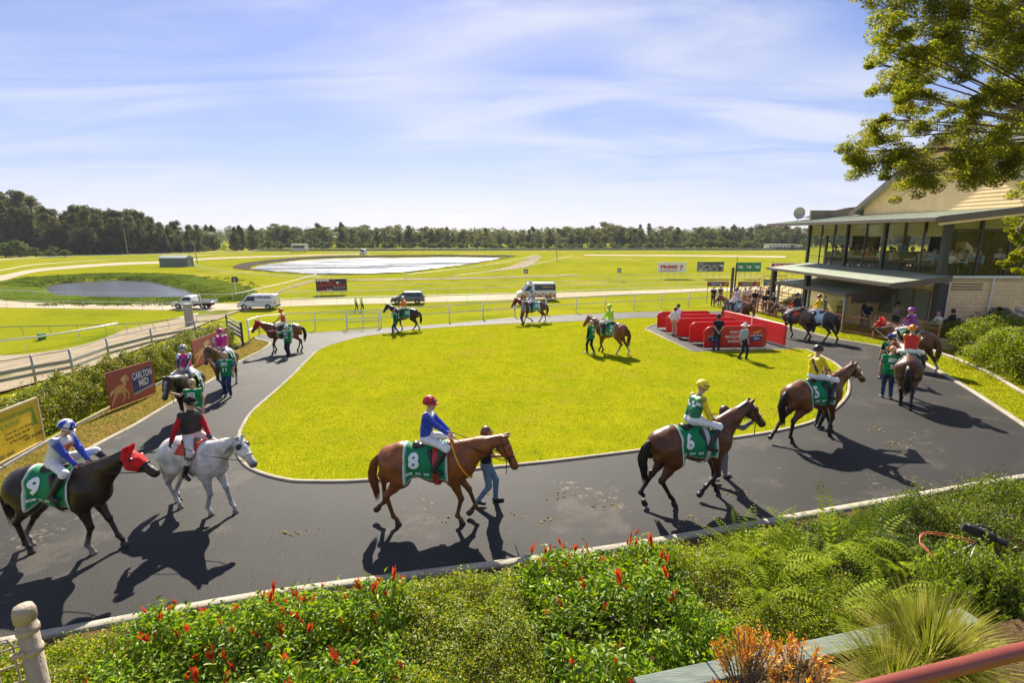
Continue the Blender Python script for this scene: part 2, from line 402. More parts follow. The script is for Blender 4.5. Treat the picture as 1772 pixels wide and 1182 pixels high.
def stand(h=1.0, arms='down', walk=0, lead=None, yaw=0, tilt=0):
    J = base_pose(h)
    if walk:
        st = .26 * walk * h
        J['aL'] = np.array([st, .10 * h, .085 * h]); J['aR'] = np.array([-st, -.10 * h, (.085 + .05 * abs(walk)) * h])
        for k in 'pel ch nk hd sL sR hL hR'.split(): J[k] = J[k] - np.array([0, 0, .02 * h])
        for s in 'LR': J['k' + s], J['a' + s] = ik(J['h' + s], J['a' + s], .44 * h, .43 * h, (1, 0, 0))
    T = {'down': ((.06, .25, .88), (.06, -.25, .88)), 'hips': ((.08, .22, 1.02), (.08, -.22, 1.02)), 'cross': ((.20, -.05, 1.18), (.22, .06, 1.14)), 'rail': ((.34, .16, 1.05), (.34, -.14, 1.05)), 'phone': ((.12, .10, 1.52), (.06, -.25, .9)), 'behind': ((-.14, .06, .98), (-.14, -.06, .98)), 'pocket': ((.10, .20, .94), (.08, -.22, .94))}[arms]
    for s, t in zip('LR', T):
        arm_pts(J, s, np.array(t) * h, h)
    if lead is not None:
        s, t = lead; arm_pts(J, s, np.array(t, float), h)
    J['hf'] = np.array([math.cos(yaw) * math.cos(tilt), math.sin(yaw) * math.cos(tilt), -math.sin(tilt)]); J['hu'] = np.array([math.cos(yaw) * math.sin(tilt), math.sin(yaw) * math.sin(tilt), math.cos(tilt)])
    return J
def ride(lean=.12, hands=((.44, .07, 1.66), (.44, -.07, 1.66)), long=False, yaw=0, tilt=.1, side=0, h=.93, z=1.69, x=-.06, twist=0, knees=None):
    J = base_pose(h); c, s_ = math.cos(lean), math.sin(lean)
    up = np.array([s_, math.sin(side), c]); up /= np.linalg.norm(up); fw = np.array([c * math.cos(twist), math.sin(twist), -s_]); fw -= up * (fw @ up); fw /= np.linalg.norm(fw); lat = np.cross(up, fw)
    pel = np.array([x, 0, z]); J['pel'] = pel; J['up'] = up; J['fw'] = fw; J['lat'] = lat
    J['ch'] = pel + up * .33 * h + fw * .02; J['nk'] = pel + up * .515 * h + fw * .02; J['hd'] = pel + up * .60 * h + np.array([.05, 0, .055])
    for k, sg in (('L', 1), ('R', -1)):
        J['s' + k] = pel + up * .455 * h + lat * sg * .17 * h; J['h' + k] = pel + np.array([.02, sg * .10, -.02])
        if long: kn = np.array([x + .33, sg * .31, z - .27]); an = np.array([x + .16, sg * .37, z - .72])
        else: kn = np.array([x + .41, sg * .29, z - .13]); an = np.array([x + .17, sg * .355, z - .50])
        if knees and k in knees: kn, an = map(np.array, knees[k])
        J['k' + k] = kn; J['a' + k] = an; J['toe' + k] = np.array([1, sg * .12, -.25])
        J['pole' + k] = np.array([-.4, sg * .5, -.6]); arm_pts(J, k, np.array(hands[0 if sg > 0 else 1]), h)
    J['hf'] = np.array([math.cos(yaw) * math.cos(tilt), math.sin(yaw) * math.cos(tilt), -math.sin(tilt)]); J['hu'] = np.array([math.cos(yaw) * math.sin(tilt), math.sin(yaw) * math.sin(tilt), math.cos(tilt)])
    return J
def sit(h=1.0, lean=.1, seat=.47):
    J = base_pose(h); dz = seat + .10 - J['pel'][2]
    for k in 'pel ch nk hd sL sR hL hR'.split(): J[k] = J[k] + np.array([0, 0, dz])
    for k in 'ch nk hd sL sR'.split(): J[k] = J[k] + np.array([(J[k][2] - J['pel'][2]) * lean, 0, 0])
    for s, g in (('L', 1), ('R', -1)):
        J['k' + s] = np.array([.42 * h, g * .12, seat + .06]); J['a' + s] = np.array([.40 * h, g * .12, .085]); arm_pts(J, s, np.array([.36, g * .12, seat + .28]), h)
    return J
def torso(sd, J, g, c, low=-.02, k=.05):
    h = J['h']; up = J['up']; lat = J['lat']; fw = J['fw']
    for s in (-1, 1):
        a = J['pel'] + lat * s * .072 * h + up * low * h; b = J['pel'] + lat * s * .062 * h + up * .17 * h; e = J['ch'] + lat * s * .085 * h + up * .02
        sd.add(a, b, (.112 + g) * h, (.102 + g) * h, c, k); sd.add(b, e, (.102 + g) * h, (.115 + g) * h, c, k)
        sd.add(e, J['s' + ('L' if s > 0 else 'R')] - up * .01, (.10 + g) * h, (.066 + g) * h, c, k)
    sd.add(J['ch'] + up * .10 * h, J['nk'] - up * .04 * h, (.085 + g) * h, (.058 + g) * h, c, k)
def hand(sd, w_, d, side, h, c, curl=.6):
    d = d / np.linalg.norm(d); dn = np.array([0, 0, -1.]); dn = dn - d * (dn @ d); dn = dn / max(np.linalg.norm(dn), .05); lt = np.cross(d, dn)
    if lt @ side < 0: lt = -lt
    p1 = w_ + d * .085 * h
    for q in (-.5, .5): sd.add(w_ + lt * q * .03 * h + d * .01, p1 + lt * q * .05 * h, .022 * h, .02 * h, c, .015)
    for i, (q, L) in enumerate(((-1, .062), (-.33, .072), (.33, .067), (1, .052))):
        a = p1 + lt * q * .031 * h; m = a + (d * math.cos(curl) + dn * math.sin(curl)) * L * .5 * h; e = m + (d * math.cos(curl * 2.4) + dn * math.sin(curl * 2.4)) * L * .5 * h
        sd.add(a, m, .0105 * h, .0095 * h, c, .006); sd.add(m, e, .0095 * h, .008 * h, c, .006)
    a = w_ + d * .025 * h - lt * .03 * h; m = a + (d * .6 - lt * .6 + dn * .4) * .035 * h; sd.add(a, m, .013 * h, .011 * h, c, .01); sd.add(m, m + (d * .9 + dn * .5) * .03 * h, .011 * h, .009 * h, c, .006)
HAT = dict()
def person(label, Mx, J, res=.016, cat='person', group=None, skin=SKIN, shirt=(.1, .1, .3), sleeves='long', sleevec=None, pants=(.03, .04, .09), boots=(.02, .02, .02), bootlen=0, hat=None, hatc=(.1, .1, .1), hair=(.05, .03, .02), vest=None, bib=None, gloves=None, pat=None, silk=False, hatpat=None, face=True, root=None, belt=None, glasses=False, shorts=False, long_hair=False):
    h = J['h']; o = empty('person', Mx, label, cat, group); up = J['up']; lat = J['lat']; fw = J['fw']
    hf, hu = J['hf'], J['hu']; hl = np.cross(hu, hf); hd = J['hd']
    # body: one continuous skin
    b = SDF(); torso(b, J, -.02, skin, k=.04)
    for s in 'LR':
        b.add(J['s' + s], J['e' + s], .048 * h, .038 * h, skin, .03); b.add(J['e' + s], J['w' + s], .039 * h, .026 * h, skin, .02)
        b.add(J['h' + s], J['k' + s], .075 * h, .05 * h, skin, .03); b.add(J['k' + s], J['a' + s], .05 * h, .034 * h, skin, .02)
    b.add(J['nk'] - up * .05 * h, hd - hu * .04 * h, .052 * h, .048 * h, skin, .02)
    q = SDF(); q.add(J['nk'], hd - hu * .05 * h, .05 * h, .047 * h, skin, .02)
    q.sph(hd + hu * .035 * h - hf * .018 * h, .096 * h, skin, .03); q.sph(hd + hu * .02 * h + hf * .03 * h, .074 * h, skin, .03); q.add(hd - hu * .03 * h + hf * .03 * h, hd - hu * .085 * h + hf * .052 * h, .064 * h, .035 * h, skin, .03)
    q.add(hd + hu * .015 * h + hf * .10 * h, hd - hu * .022 * h + hf * .116 * h, .010 * h, .016 * h, np.array(skin) * .92, .012)
    for s in (-1, 1):
        q.add(hd + hl * s * .092 * h + hu * .02 * h - hf * .005, hd + hl * s * .09 * h - hu * .03 * h, .016 * h, .010 * h, np.array(skin) * .85, .01)
        q.sph(hd + hl * s * .035 * h + hu * .018 * h + hf * .086 * h, .0135 * h, (.03, .02, .02), .005); q.add(hd + hl * s * .018 * h + hu * .04 * h + hf * .098 * h, hd + hl * s * .052 * h + hu * .042 * h + hf * .084 * h, .007, .006, np.array(hair if hair is not None else (.1, .06, .04)) * .8, .006)
    q.add(hd + hl * .024 * h - hu * .06 * h + hf * .089 * h, hd - hl * .024 * h - hu * .06 * h + hf * .089 * h, .009 * h, .009 * h, (.30, .10, .08), .008)
    ex = [(q, max(res * .55, .009) if face else res)]
    for s, sg in (('L', 1), ('R', -1)):
        hs = SDF(); hc = skin if gloves is None else gloves; hs.add(J['w' + s] - (J['w' + s] - J['e' + s]) * .12, J['w' + s], .027 * h, .026 * h, hc, .02)
        hand(hs, J['w' + s], J['w' + s] - J['e' + s] + np.array([0, 0, -.03]), lat * -sg * .0 + np.array([0, 0, 1.]) * 0 + lat * sg, h, hc); ex.append((hs, .0085 if res < .02 else .012))
    body = sdf_obj('body', b, max(res * 1.3, .02), M['skin'], o, extra=ex)
    # trousers
    t = SDF(); kn = .018
    for s, sg in (('L', 1), ('R', -1)):
        t.add(J['pel'] + lat * sg * .07 * h - up * .02, J['pel'] + lat * sg * .06 * h + up * .09 * h, .118 * h, .11 * h, pants, .05)
        t.add(J['h' + s], J['k' + s], .094 * h, .068 * h, pants, .045)
        if not shorts: t.add(J['k' + s], J['k' + s] + (J['a' + s] - J['k' + s]) * (.5 if bootlen else .96), .066 * h, (.058 if bootlen else .052) * h, pants, .03)
    sdf_obj('trousers', t, res * 1.1, M['cloth'], o)
    for s, sg in (('L', 1), ('R', -1)):
        f = SDF(); td = J['toe' + s] / np.linalg.norm(J['toe' + s]); an = J['a' + s]
        f.add(an + np.array([0, 0, -.02]) - td * .03, an + td * .15 * h + np.array([0, 0, -.04 * h]), .045 * h, .038 * h, boots, .02); f.add(an, an + (J['k' + s] - an) * .15, .042 * h, .04 * h, boots, .02)
        if bootlen: f.add(an, an + (J['k' + s] - an) * bootlen, .047 * h, .066 * h, boots, .02)
        zc = an[2] - .083 * h
        sdf_obj('boot' if bootlen else 'shoe', f, min(res, .018), M['leather'], o, post=None if bootlen else (lambda g, ff, zc=zc: np.maximum(ff, zc - g[..., 2])))
    # shirt
    c = SDF(); sc_ = shirt if sleevec is None else sleevec; torso(c, J, .0 if not silk else .006, shirt, low=.06)
    for s in 'LR':
        fr = {'long': .97, 'short': .0, 'none': -1}[sleeves]
        if sleeves != 'none':
            c.add(J['s' + s], J['s' + s] + (J['e' + s] - J['s' + s]) * (1 if fr else .72), .066 * h, .056 * h, sc_, .02)
            if fr: c.add(J['e' + s], J['e' + s] + (J['w' + s] - J['e' + s]) * fr, .056 * h, .04 * h, sc_, .025)
    def fpat(V, C):
        if pat is None: return C
        rel = V - J['pel']; return pat(rel @ lat / h, rel @ up / h, rel @ fw / h, C)
    so_ = sdf_obj('shirt', c, res, M['silk'] if silk else M['cloth'], o, pat=fpat, tau=.006)
    if vest is not None:
        v = SDF(); torso(v, J, .022, vest, low=.12); sdf_obj('vest', v, res, M['cloth'], o)
    if bib is not None:
        v = SDF(); torso(v, J, .022, bib.get('c', (.005, .20, .09)), low=-.10)
        cut = J['pel'] - up * .14 * h
        bo = sdf_obj('bib', v, res, M['cloth'], o, post=lambda g, ff: np.maximum(np.maximum(ff, -((g - cut) @ up)), (g - (J['ch'] + up * .155 * h)) @ up))
        for sgn in (1, -1):
            ce = J['ch'] + up * .02 * h + fw * 0; U = lat * -sgn * -1 if sgn < 0 else lat
            U = np.cross(up, fw * sgn)
            wrap('logo_patch', *rect2(.20 * h, .12 * h), v.ev, ce, U, up, .006, M['print'], bo, (.8, .82, .82))
            wrap_text('lettering', 'TAB', .085 * h, v.ev, ce, U, up, .010, bo, (.01, .06, .09), .025)
            if bib.get('n'): wrap_text('number', bib['n'], .20 * h, v.ev, J['pel'] + up * .13 * h, U, up, .008, bo, (.8, .82, .82), .03)
    # headwear and hair
    skc = hd + hu * .04 * h - hf * .012 * h
    if hat != 'helmet' and hair is not None and hat != 'beret':
        q = SDF(); q.sph(hd + hu * .04 * h - hf * .022 * h, .106 * h, hair, .03); q.sph(hd - hf * .05 * h, .085 * h, hair, .03)
        if long_hair: q.add(hd - hf * .07 * h, J['nk'] - fw * .09 * h - up * .06 * h, .06 * h, .035 * h, hair, .03)
        sdf_obj('hair', q, max(res * .8, .012), M['hair'], o, post=lambda g, ff: np.maximum(ff, np.minimum(((g - hd) @ hf) - (.012) * h, ((g - hd) @ hf) * .7 - ((g - hd) @ hu) + .03 * h)))
    if hat == 'helmet':
        q = SDF(); q.sph(hd + hu * .045 * h - hf * .012 * h, .124 * h, hatc, .03, None); q.sph(hd + hu * .04 * h - hf * .035 * h, .116 * h, hatc, .03)
        cutp = hd + hu * .005 * h; pn = hu * .96 + hf * -.05 + np.zeros(3)
        def hp(V, C):
            return C if hatpat is None else hatpat((V - skc) @ hl / h, (V - skc) @ hu / h, (V - skc) @ hf / h, C)
        ho = sdf_obj('helmet', q, max(res * .7, .011), M['shell'] if not silk else M['silk'], o, post=lambda g, ff: np.maximum(ff, -((g - cutp) @ pn)), pat=hp)
        q = SDF(); q.add(hd + hu * .035 * h + hf * .10 * h - hl * .05 * h, hd + hu * .035 * h + hf * .10 * h + hl * .05 * h, .045 * h, None, hatc, .02); q.sph(hd + hu * .03 * h + hf * .14 * h, .035 * h, hatc, .03)
        pc = hd + hu * .035 * h
        sdf_obj('peak', q, .011, M['shell'], ho, post=lambda g, ff: np.maximum(ff, np.abs((g - pc) @ (hu + hf * .25)) - .011), col=np.array(hatc) * .9)
        if res < .018:
            gb = MB(); gb.tube([skc + hl * math.cos(a_) * .128 * h + hf * (math.sin(a_) * .13 - .012) * h + hu * .018 * h for a_ in np.linspace(-.3, PI + .3, 12)], .011, 5); gb.build('goggle_strap', M['leather'], ho, True, (.02, .02, .022))
            gb = MB()
            for sg in (-1, 1): gb.tube([skc + hl * sg * .015 * h + hf * .128 * h + hu * .035 * h, skc + hl * sg * .065 * h + hf * .108 * h + hu * .035 * h], [.021, .019], 8)
            gb.build('goggles', M['shell'], ho, True, (.03, .03, .035))
        mb = MB(); mb.tube([hd + hl * sgn * .098 * h + hu * .0 + hf * .01 if a else hd - hu * .108 * h + hf * .045 * h for sgn, a in ((1, 1), (0, 0), (-1, 1))], .007, 5); mb.build('chin_strap', M['leather'], ho, col=(.02, .02, .02))
    elif hat in ('cap', 'beret', 'brim'):
        q = SDF(); q.sph(hd + hu * .052 * h - hf * .015 * h, .112 * h, hatc, .03); q.sph(hd + hu * .045 * h - hf * .03 * h, .105 * h, hatc, .03)
        if hat == 'brim': q.sph(hd + hu * .10 * h - hf * .015 * h, .085 * h, hatc, .03)
        cutp = hd + hu * .045 * h
        ho = sdf_obj('hat' if hat == 'brim' else 'cap', q, max(res * .7, .011), M['cloth'], o, post=lambda g, ff: np.maximum(ff, -((g - cutp) @ hu)))
        q = SDF()
        if hat == 'brim': q.sph(hd + hu * .05 * h - hf * .01 * h, .205 * h, hatc, .03)
        else: q.add(hd + hu * .05 * h + hf * .08 * h - hl * .04 * h, hd + hu * .05 * h + hf * .08 * h + hl * .04 * h, .065 * h, None, hatc, .02); q.sph(hd + hu * .05 * h + hf * .12 * h, .06 * h, hatc, .03)
        pc = hd + hu * .05 * h
        sdf_obj('brim' if hat == 'brim' else 'peak', q, .012, M['cloth'], ho, post=lambda g, ff: np.maximum(ff, np.abs((g - pc) @ (hu + hf * (.0 if hat == 'brim' else .2))) - .010))
    if glasses:
        mb = MB()
        for s in (-1, 1): c0 = hd + hl * s * .034 * h + hu * .016 * h + hf * .105 * h; mb.add([c0 + hl * a * .026 * h + hu * b_ * .019 * h + hf * (-.012 if abs(a) > .5 and a * s > 0 else 0) for a, b_ in ((-1, -.7), (-.6, -1), (.6, -1), (1, -.7), (1, .7), (.6, 1), (-.6, 1), (-1, .7))], [tuple(range(8))])
        mb.tube([hd + hl * .095 * h + hu * .02 * h, hd + hl * .062 * h + hu * .02 * h + hf * .09 * h, hd + hl * .0 + hu * .02 * h + hf * .108 * h, hd - hl * .062 * h + hu * .02 * h + hf * .09 * h, hd - hl * .095 * h + hu * .02 * h], .005, 5)
        mb.build('sunglasses', M['shell'], o, col=(.01, .01, .012))
    return o
# ---------------------------------------------------------------- horses
def rotz(a): return np.array([[math.cos(a), -math.sin(a), 0], [math.sin(a), math.cos(a), 0], [0, 0, 1]])
WALK = {0: ((.26, 0), (-.22, .0), (-.30, .0), (.24, 0)), 1: ((-.24, .10), (.20, 0), (.22, 0), (-.26, .0)), 2: ((.20, 0), (-.30, .12), (-.10, 0), (.26, .0)), 3: ((.10, 0), (-.06, 0), (-.10, 0), (.06, 0)), 4: ((-.16, 0), (.24, 0), (.26, 0), (-.26, .0))}
def horse(label, Mx, coat=(.1, .03, .012), points=(.012, .009, .008), socks=None, mane=(.012, .009, .008), tail=None, walk=0, neck=38, head=-52, yaw=0, cloth=None, num=None, hood=None, res=.022, bridle=(.03, .015, .01), noseband=None, blaze=False, blink=None, dapple=None, tailswing=0, breast=None, hyaw=0, clothc=(.004, .20, .075), maneside=-1, pad=None, girthc=None, rump=None):
    o = empty('horse', Mx, label, 'horse', 'horses parading in the mounting yard'); C = np.array(coat); Pt = np.array(points); near = res < .03
    b = SDF(); k = .09; L = .08
    sc = (1, .83, 1); belly = C * .8
    rc = C if rump is None else np.array(rump)
    b.add((.46, 0, 1.16), (.08, 0, 1.16), .315, .335, C, k, sc); b.add((.08, 0, 1.16), (-.34 - L, 0, 1.255), .335, .262, C, k, sc)
    b.add((-.44 - L, 0, 1.285), (-.64 - L, 0, 1.265), .262, .255, rc, k, (1, .92, 1)); b.add((.36, 0, 1.42), (.02, 0, 1.40), .13, .12, C, .12, (1, .75, 1)); b.add((-.46 - L, 0, 1.40), (-.70 - L, 0, 1.32), .17, .15, rc, .12)
    b.sph((.60, 0, 1.10), .20, C, .12)
    for s in (-1, 1):      # shoulder, forearm, thigh and buttock muscle
        b.add((.40, s * .19, 1.34), (.56, s * .17, 1.08), .085, .10, C, .035); b.add((.30, s * .19, 1.10), (.38, s * .17, .98), .10, .085, C, .03); b.add((-.60 - L, s * .17, 1.22), (-.80 - L, s * .13, 1.02), .11, .09, rc, .03); b.add((-.42 - L, s * .20, 1.16), (-.40 - L, s * .19, .98), .10, .10, rc, .035); b.add((-.20 - L, s * .20, 1.22), (-.34 - L, s * .21, 1.38), .07, .06, rc, .04)
    na = math.radians(neck); ha = math.radians(head); R = rotz(yaw); RH = rotz(yaw + hyaw); base = np.array([.55, 0, 1.30])
    mid = base + rotz(yaw * .5) @ np.array([math.cos(na) * .42, 0, math.sin(na) * .42 + .02]); poll = mid + R @ np.array([math.cos(na - .12) * .40, 0, math.sin(na - .12) * .40 + .01])
    lt = R @ np.array([0, 1., 0]); lh = RH @ np.array([0, 1., 0])
    # neck, flattened by two parallel limbs
    b.add((.42, 0, 1.32), mid, .26, .172, C, .10, (1, .72, 1) if abs(yaw) < .25 else None); b.add((.60, 0, 1.22), mid - np.array([0, 0, .06]), .20, .145, C, .10, (1, .75, 1) if abs(yaw) < .25 else None)
    for s in (-1, 1): b.add(mid + lt * s * .035, poll + lh * s * .022 - np.array([0, 0, .02]), .128, .088, C, .06)
    hdv = RH @ np.array([math.cos(ha), 0, math.sin(ha)]); nrm = RH @ np.array([-math.sin(ha), 0, math.cos(ha)])
    cheek = poll + hdv * .18 - nrm * .08; muz = poll + hdv * .57 - nrm * .015
    for s in (-1, 1):
        b.add(poll + hdv * .06 + lh * s * .035, poll + hdv * .22 + lh * s * .038 - nrm * .02, .09, .083, C, .04); b.add(cheek + lh * s * .044, cheek + hdv * .11 + lh * s * .038 + nrm * .02, .094, .068, C, .04)
        b.sph(poll + hdv * .20 + nrm * .052 + lh * s * .080, .030, C * .8, .02); b.sph(poll + hdv * .205 + nrm * .054 + lh * s * .101, .018, (.006, .005, .005), .006)
        b.sph(muz + hdv * .035 + lh * s * .040 + nrm * .02, .020, (.008, .006, .006), .012)
        e0 = poll + nrm * .045 + lh * s * .05 - hdv * .01; b.add(e0, e0 + nrm * .075 + lh * s * .02, .032, .028, C * .8, .02); b.add(e0 + nrm * .075 + lh * s * .02, e0 + nrm * .155 + lh * s * .012 + hdv * .02, .026, .006, C * .5, .02)
    b.add(poll + hdv * .20, muz - hdv * .05, .095, .07, C if not blaze else C, .05); b.add(muz - hdv * .05, muz + hdv * .015, .068, .07, Pt * 1.2 + C * .15 if coat[0] < .5 else (.10, .09, .09), .04); b.sph(muz - nrm * .045 + hdv * .01, .036, Pt * 1.2 + C * .12 if coat[0] < .5 else (.10, .09, .09), .03)
    if blaze: b.add(poll + hdv * .13 + nrm * .078, muz - hdv * .06 + nrm * .054, .018, .012, (.75, .72, .68), .006)
    WB = WALK[walk] if isinstance(walk, int) else walk
    socks = socks or {}
    for i, (s, fr) in enumerate(((1, 1), (-1, 1), (1, 0), (-1, 0))):
        ox, lf = WB[i]; hoofc = (.035, .028, .022); so_ = socks.get(i)
        low = np.array(so_) if so_ is not None else Pt; hoofc = (.22, .17, .12) if so_ is not None else hoofc
        if fr:
            A = np.array([.40, s * .15, .93]); T = np.array([.47 + ox, s * .125, .19 + lf]); K, T = ik(A, T, .43, .345, (1, 0, .15))
            b.add((.50, s * .15, 1.22), A + np.array([.0, s * .005, 0]), .17, .125, C, .09); b.add(A, A + (K - A) * .45, .118, .078, C, .06); b.add(A + (K - A) * .45, K, .078, .052, C * .6 + Pt * .4, .03)
        else:
            A = np.array([-.43 - L, s * .165, .94]); T = np.array([-.72 - L + ox, s * .125, .20 + lf]); K, T = ik(A, T, .47, .42, (-1, 0, .1))
            b.add((-.60 - L, s * .14, 1.20), A + np.array([-.02, 0, .0]), .235, .165, rc, .10); b.add(A + np.array([-.04, 0, .02]), A + (K - A) * .5 + np.array([-.01, 0, 0]), .155, .092, rc, .07); b.add(A + (K - A) * .5, K, .092, .056, rc * .6 + Pt * .4, .04)
            b.add(K + np.array([-.03, 0, .06]), K + np.array([-.025, 0, -.02]), .03, .03, Pt, .03)
        b.sph(K, .058 if fr else .062, Pt, .03); b.add(K, T, .044 if fr else .048, .036, Pt if so_ is None else Pt, .02)
        mdp = K + (T - K) * .55
        if so_ is not None: b.add(mdp, T, .042, .040, low, .01)
        b.sph(T, .049, low, .02)
        hp = T + (np.array([.07, 0, -.115]) if lf < .03 else np.array([-.05 - lf * .4, 0, -.115]))
        b.add(T, hp + np.array([0, 0, .035]), .040, .042, low, .015); dr = np.array([.022, 0, -.05]) if lf < .03 else np.array([-.05, 0, -.035])
        if lf < .03: hp[2] = .065; dr = np.array([.02, 0, -.045])
        b.add(hp, hp + dr, .050, .062, hoofc, .012)
    def post(g, f): return np.maximum(f, .004 - g[..., 2])
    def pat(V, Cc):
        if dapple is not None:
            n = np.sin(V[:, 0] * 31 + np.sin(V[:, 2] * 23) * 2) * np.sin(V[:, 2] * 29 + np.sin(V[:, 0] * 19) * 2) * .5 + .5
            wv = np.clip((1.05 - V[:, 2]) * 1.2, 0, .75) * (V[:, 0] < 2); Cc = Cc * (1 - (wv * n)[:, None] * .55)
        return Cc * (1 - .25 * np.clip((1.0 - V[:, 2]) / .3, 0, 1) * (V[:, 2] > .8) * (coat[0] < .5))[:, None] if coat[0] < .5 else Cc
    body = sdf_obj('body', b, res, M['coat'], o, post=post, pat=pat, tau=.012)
    tk = SDF(); tk.p = [pr for pr in b.p if max(pr[2], pr[3]) > .055 and min(pr[0][2], pr[1][2]) > .75 and pr[0][0] < .62]; ev = tk.ev
    hs_ = SDF(); hs_.p = [pr for pr in b.p if (pr[0] - poll) @ hdv > -.15 and np.linalg.norm((pr[0] + pr[1]) / 2 - poll) < .75 and pr[0][2] > 1.0 and max(pr[2], pr[3]) < .16]
    # mane, forelock, tail: locks of hair
    mb = MB(); n = 110 if near else 30; wv = .008 if near else .02
    for i in range(n):
        t = (i + random.random() * .6) / n; p = (base + np.array([-.12, 0, .20])) * (1 - t) ** 2 + 2 * t * (1 - t) * (mid + np.array([-.06, 0, .15])) + t * t * (poll + nrm * .03 - hdv * .02 + np.array([-.02, 0, .06]))
        p = p - np.array([0, 0, .03]); s_ = maneside; l = .20 + random.random() * .08
        mb.tube([p, p + lt * s_ * .055 + np.array([0, 0, .015]), p + lt * s_ * .11 + np.array([random.uniform(-.02, .02), 0, -l * .5]), p + lt * s_ * (.12 + random.random() * .02) + np.array([random.uniform(-.04, .04), 0, -l])], [wv, wv * 1.3, wv, wv * .2], 4, False)
    mb.build('mane', M['hair'], o, True, mane)
    tl = tail or mane; mb = MB(); n = 150 if near else 34; r0 = np.array([-.90 - L, 0, 1.34])
    for i in range(n):
        a = random.random() * 2 * PI; q = random.random() ** .5; ln = 1.06 - .45 * random.random(); sw = tailswing + random.uniform(-.04, .04)
        e = np.array([math.cos(a) * q * .035, math.sin(a) * q * .035, 0])
        pts = [np.array([-.80 - L, 0, 1.36]) + e * .5, r0 + e, r0 + np.array([-.08, sw * .3, -.16 * ln]) + e * 1.8, r0 + np.array([-.085 - .06 * q, sw * .7, -.48 * ln]) + e * 2.0, r0 + np.array([-.04 - .03 * q, sw * 1.2, -.85 * ln]) + e * 1.3]
        mb.tube(pts, [wv, wv * 1.5, wv * 1.5, wv * 1.4, wv * .25], 4, False)
    mb.build('tail', M['hair'], o, True, tl)
    # saddle, cloth, girth
    if cloth is not None:
        x0, x1, dn = (-.46, .34, 2.32) if cloth == 'race' else (-.30, .30, 1.1)
        nx, na_ = 15, 41; xs = np.linspace(x0, x1, nx); P0 = []; D = []
        for ia in range(na_):
            th = (ia / (na_ - 1) * 2 - 1) * dn
            for x in xs: P0.append((x, math.sin(th) * .8, 1.18 + math.cos(th) * .8)); D.append((0, -math.sin(th), -math.cos(th)))
        Pp, ok = march(ev, np.array(P0), np.array(D), .016, far=.8)
        F = np.array([[r * nx + c, r * nx + c + 1, (r + 1) * nx + c + 1, (r + 1) * nx + c] for r in range(na_ - 1) for c in range(nx - 1)])
        cc = np.tile(np.array(clothc, float), (len(Pp), 1)); ii = np.arange(len(Pp)); edge = (ii % nx == 0) | (ii % nx == nx - 1) | (ii // nx == 0) | (ii // nx == na_ - 1)
        if cloth == 'race': cc[edge] = (.75, .78, .75)
        cl = npmesh('saddle_cloth', Pp, F, M['print'], o, True, cc); md = cl.modifiers.new('thickness', 'SOLIDIFY'); md.thickness = .008
        if num is not None:
            for s in (1, -1):
                U = np.array([-s, 0, 0.]); up = np.array([0, 0, 1.]); wrap_text('number', num, .36 if len(num) == 1 else .30, ev, (-.27, 0, 1.30), U, up, .026, cl, (.8, .82, .82), .045)
                if near:
                    for q in range(3): wrap('sponsor_patch', *rect2(.10, .045), ev, (-.36 + q * .16, 0, 1.075), U, up, .024, M['print'], cl, (.8, .82, .82)); wrap_text('lettering', 'TAB', .034, ev, (-.36 + q * .16, 0, 1.075), U, up, .027, cl, (.01, .12, .08), .02)
    sd = SDF(); sdc = (.015, .013, .012) if pad is None else pad
    sd.add((-.24, 0, 1.505), (.16, 0, 1.53), .07, .05, sdc, .04, (1, 1.6, 1)); sd.sph((-.26, 0, 1.545), .065, sdc, .04, (1, 1.6, 1)); sd.sph((.19, 0, 1.57), .045, sdc, .03, (1, 1.4, 1))
    for s in (-1, 1): sd.add((.02, s * .20, 1.47), (.08, s * .29, 1.22), .05, .035, sdc, .04)
    sdf_obj('saddle', sd, .018, M['leather'], o)
    gp = ring(ev, (.12, 0, 1.15), (0, 1, 0), (0, 0, 1), .028); mb = MB()
    for i in range(len(gp)):
        a, c_ = gp[i], gp[(i + 1) % len(gp)]; mb.add([a + np.array([-.045, 0, 0]), a + np.array([.045, 0, 0]), c_ + np.array([.045, 0, 0]), c_ + np.array([-.045, 0, 0])], [(0, 1, 2, 3)])
    mb.build('girth', M['leather'], o, col=girthc or bridle)
    # bridle
    hb = hs_.ev; mb = MB(); off = .014 if near else .02; tr = .009 if near else .014
    nb = ring(hb, poll + hdv * .37 - nrm * .01, lh, nrm, off, 18, .3); mb.tube(list(nb) + [nb[0]], tr * 1.3, 5); bbp = ring(hb, poll + hdv * .10, lh, nrm, off, 18, .3)
    mb.tube([p for p in bbp if (p - poll) @ nrm > -.04], tr, 5)
    for s in (-1, 1):
        pts = [poll + lh * s * .02 + nrm * .1, poll + lh * s * .2 - hdv * .0, poll + hdv * .2 + lh * s * .2 - nrm * .03, poll + hdv * .42 + lh * s * .2 - nrm * .03]
        q = []
        for p in pts: cx = poll + hdv * ((p - poll) @ hdv) - nrm * .02; d_ = p - cx; d_ /= np.linalg.norm(d_); r_, _ = march(hb, (cx + d_ * .3)[None], -d_[None], off, .3); q.append(r_[0])
        mb.tube(q, tr, 5)
    brd = mb.build('bridle', M['leather'], o, True, noseband or bridle)
    bit = {s: poll + hdv * .46 + lh * s * .075 - nrm * .035 for s in (-1, 1)}
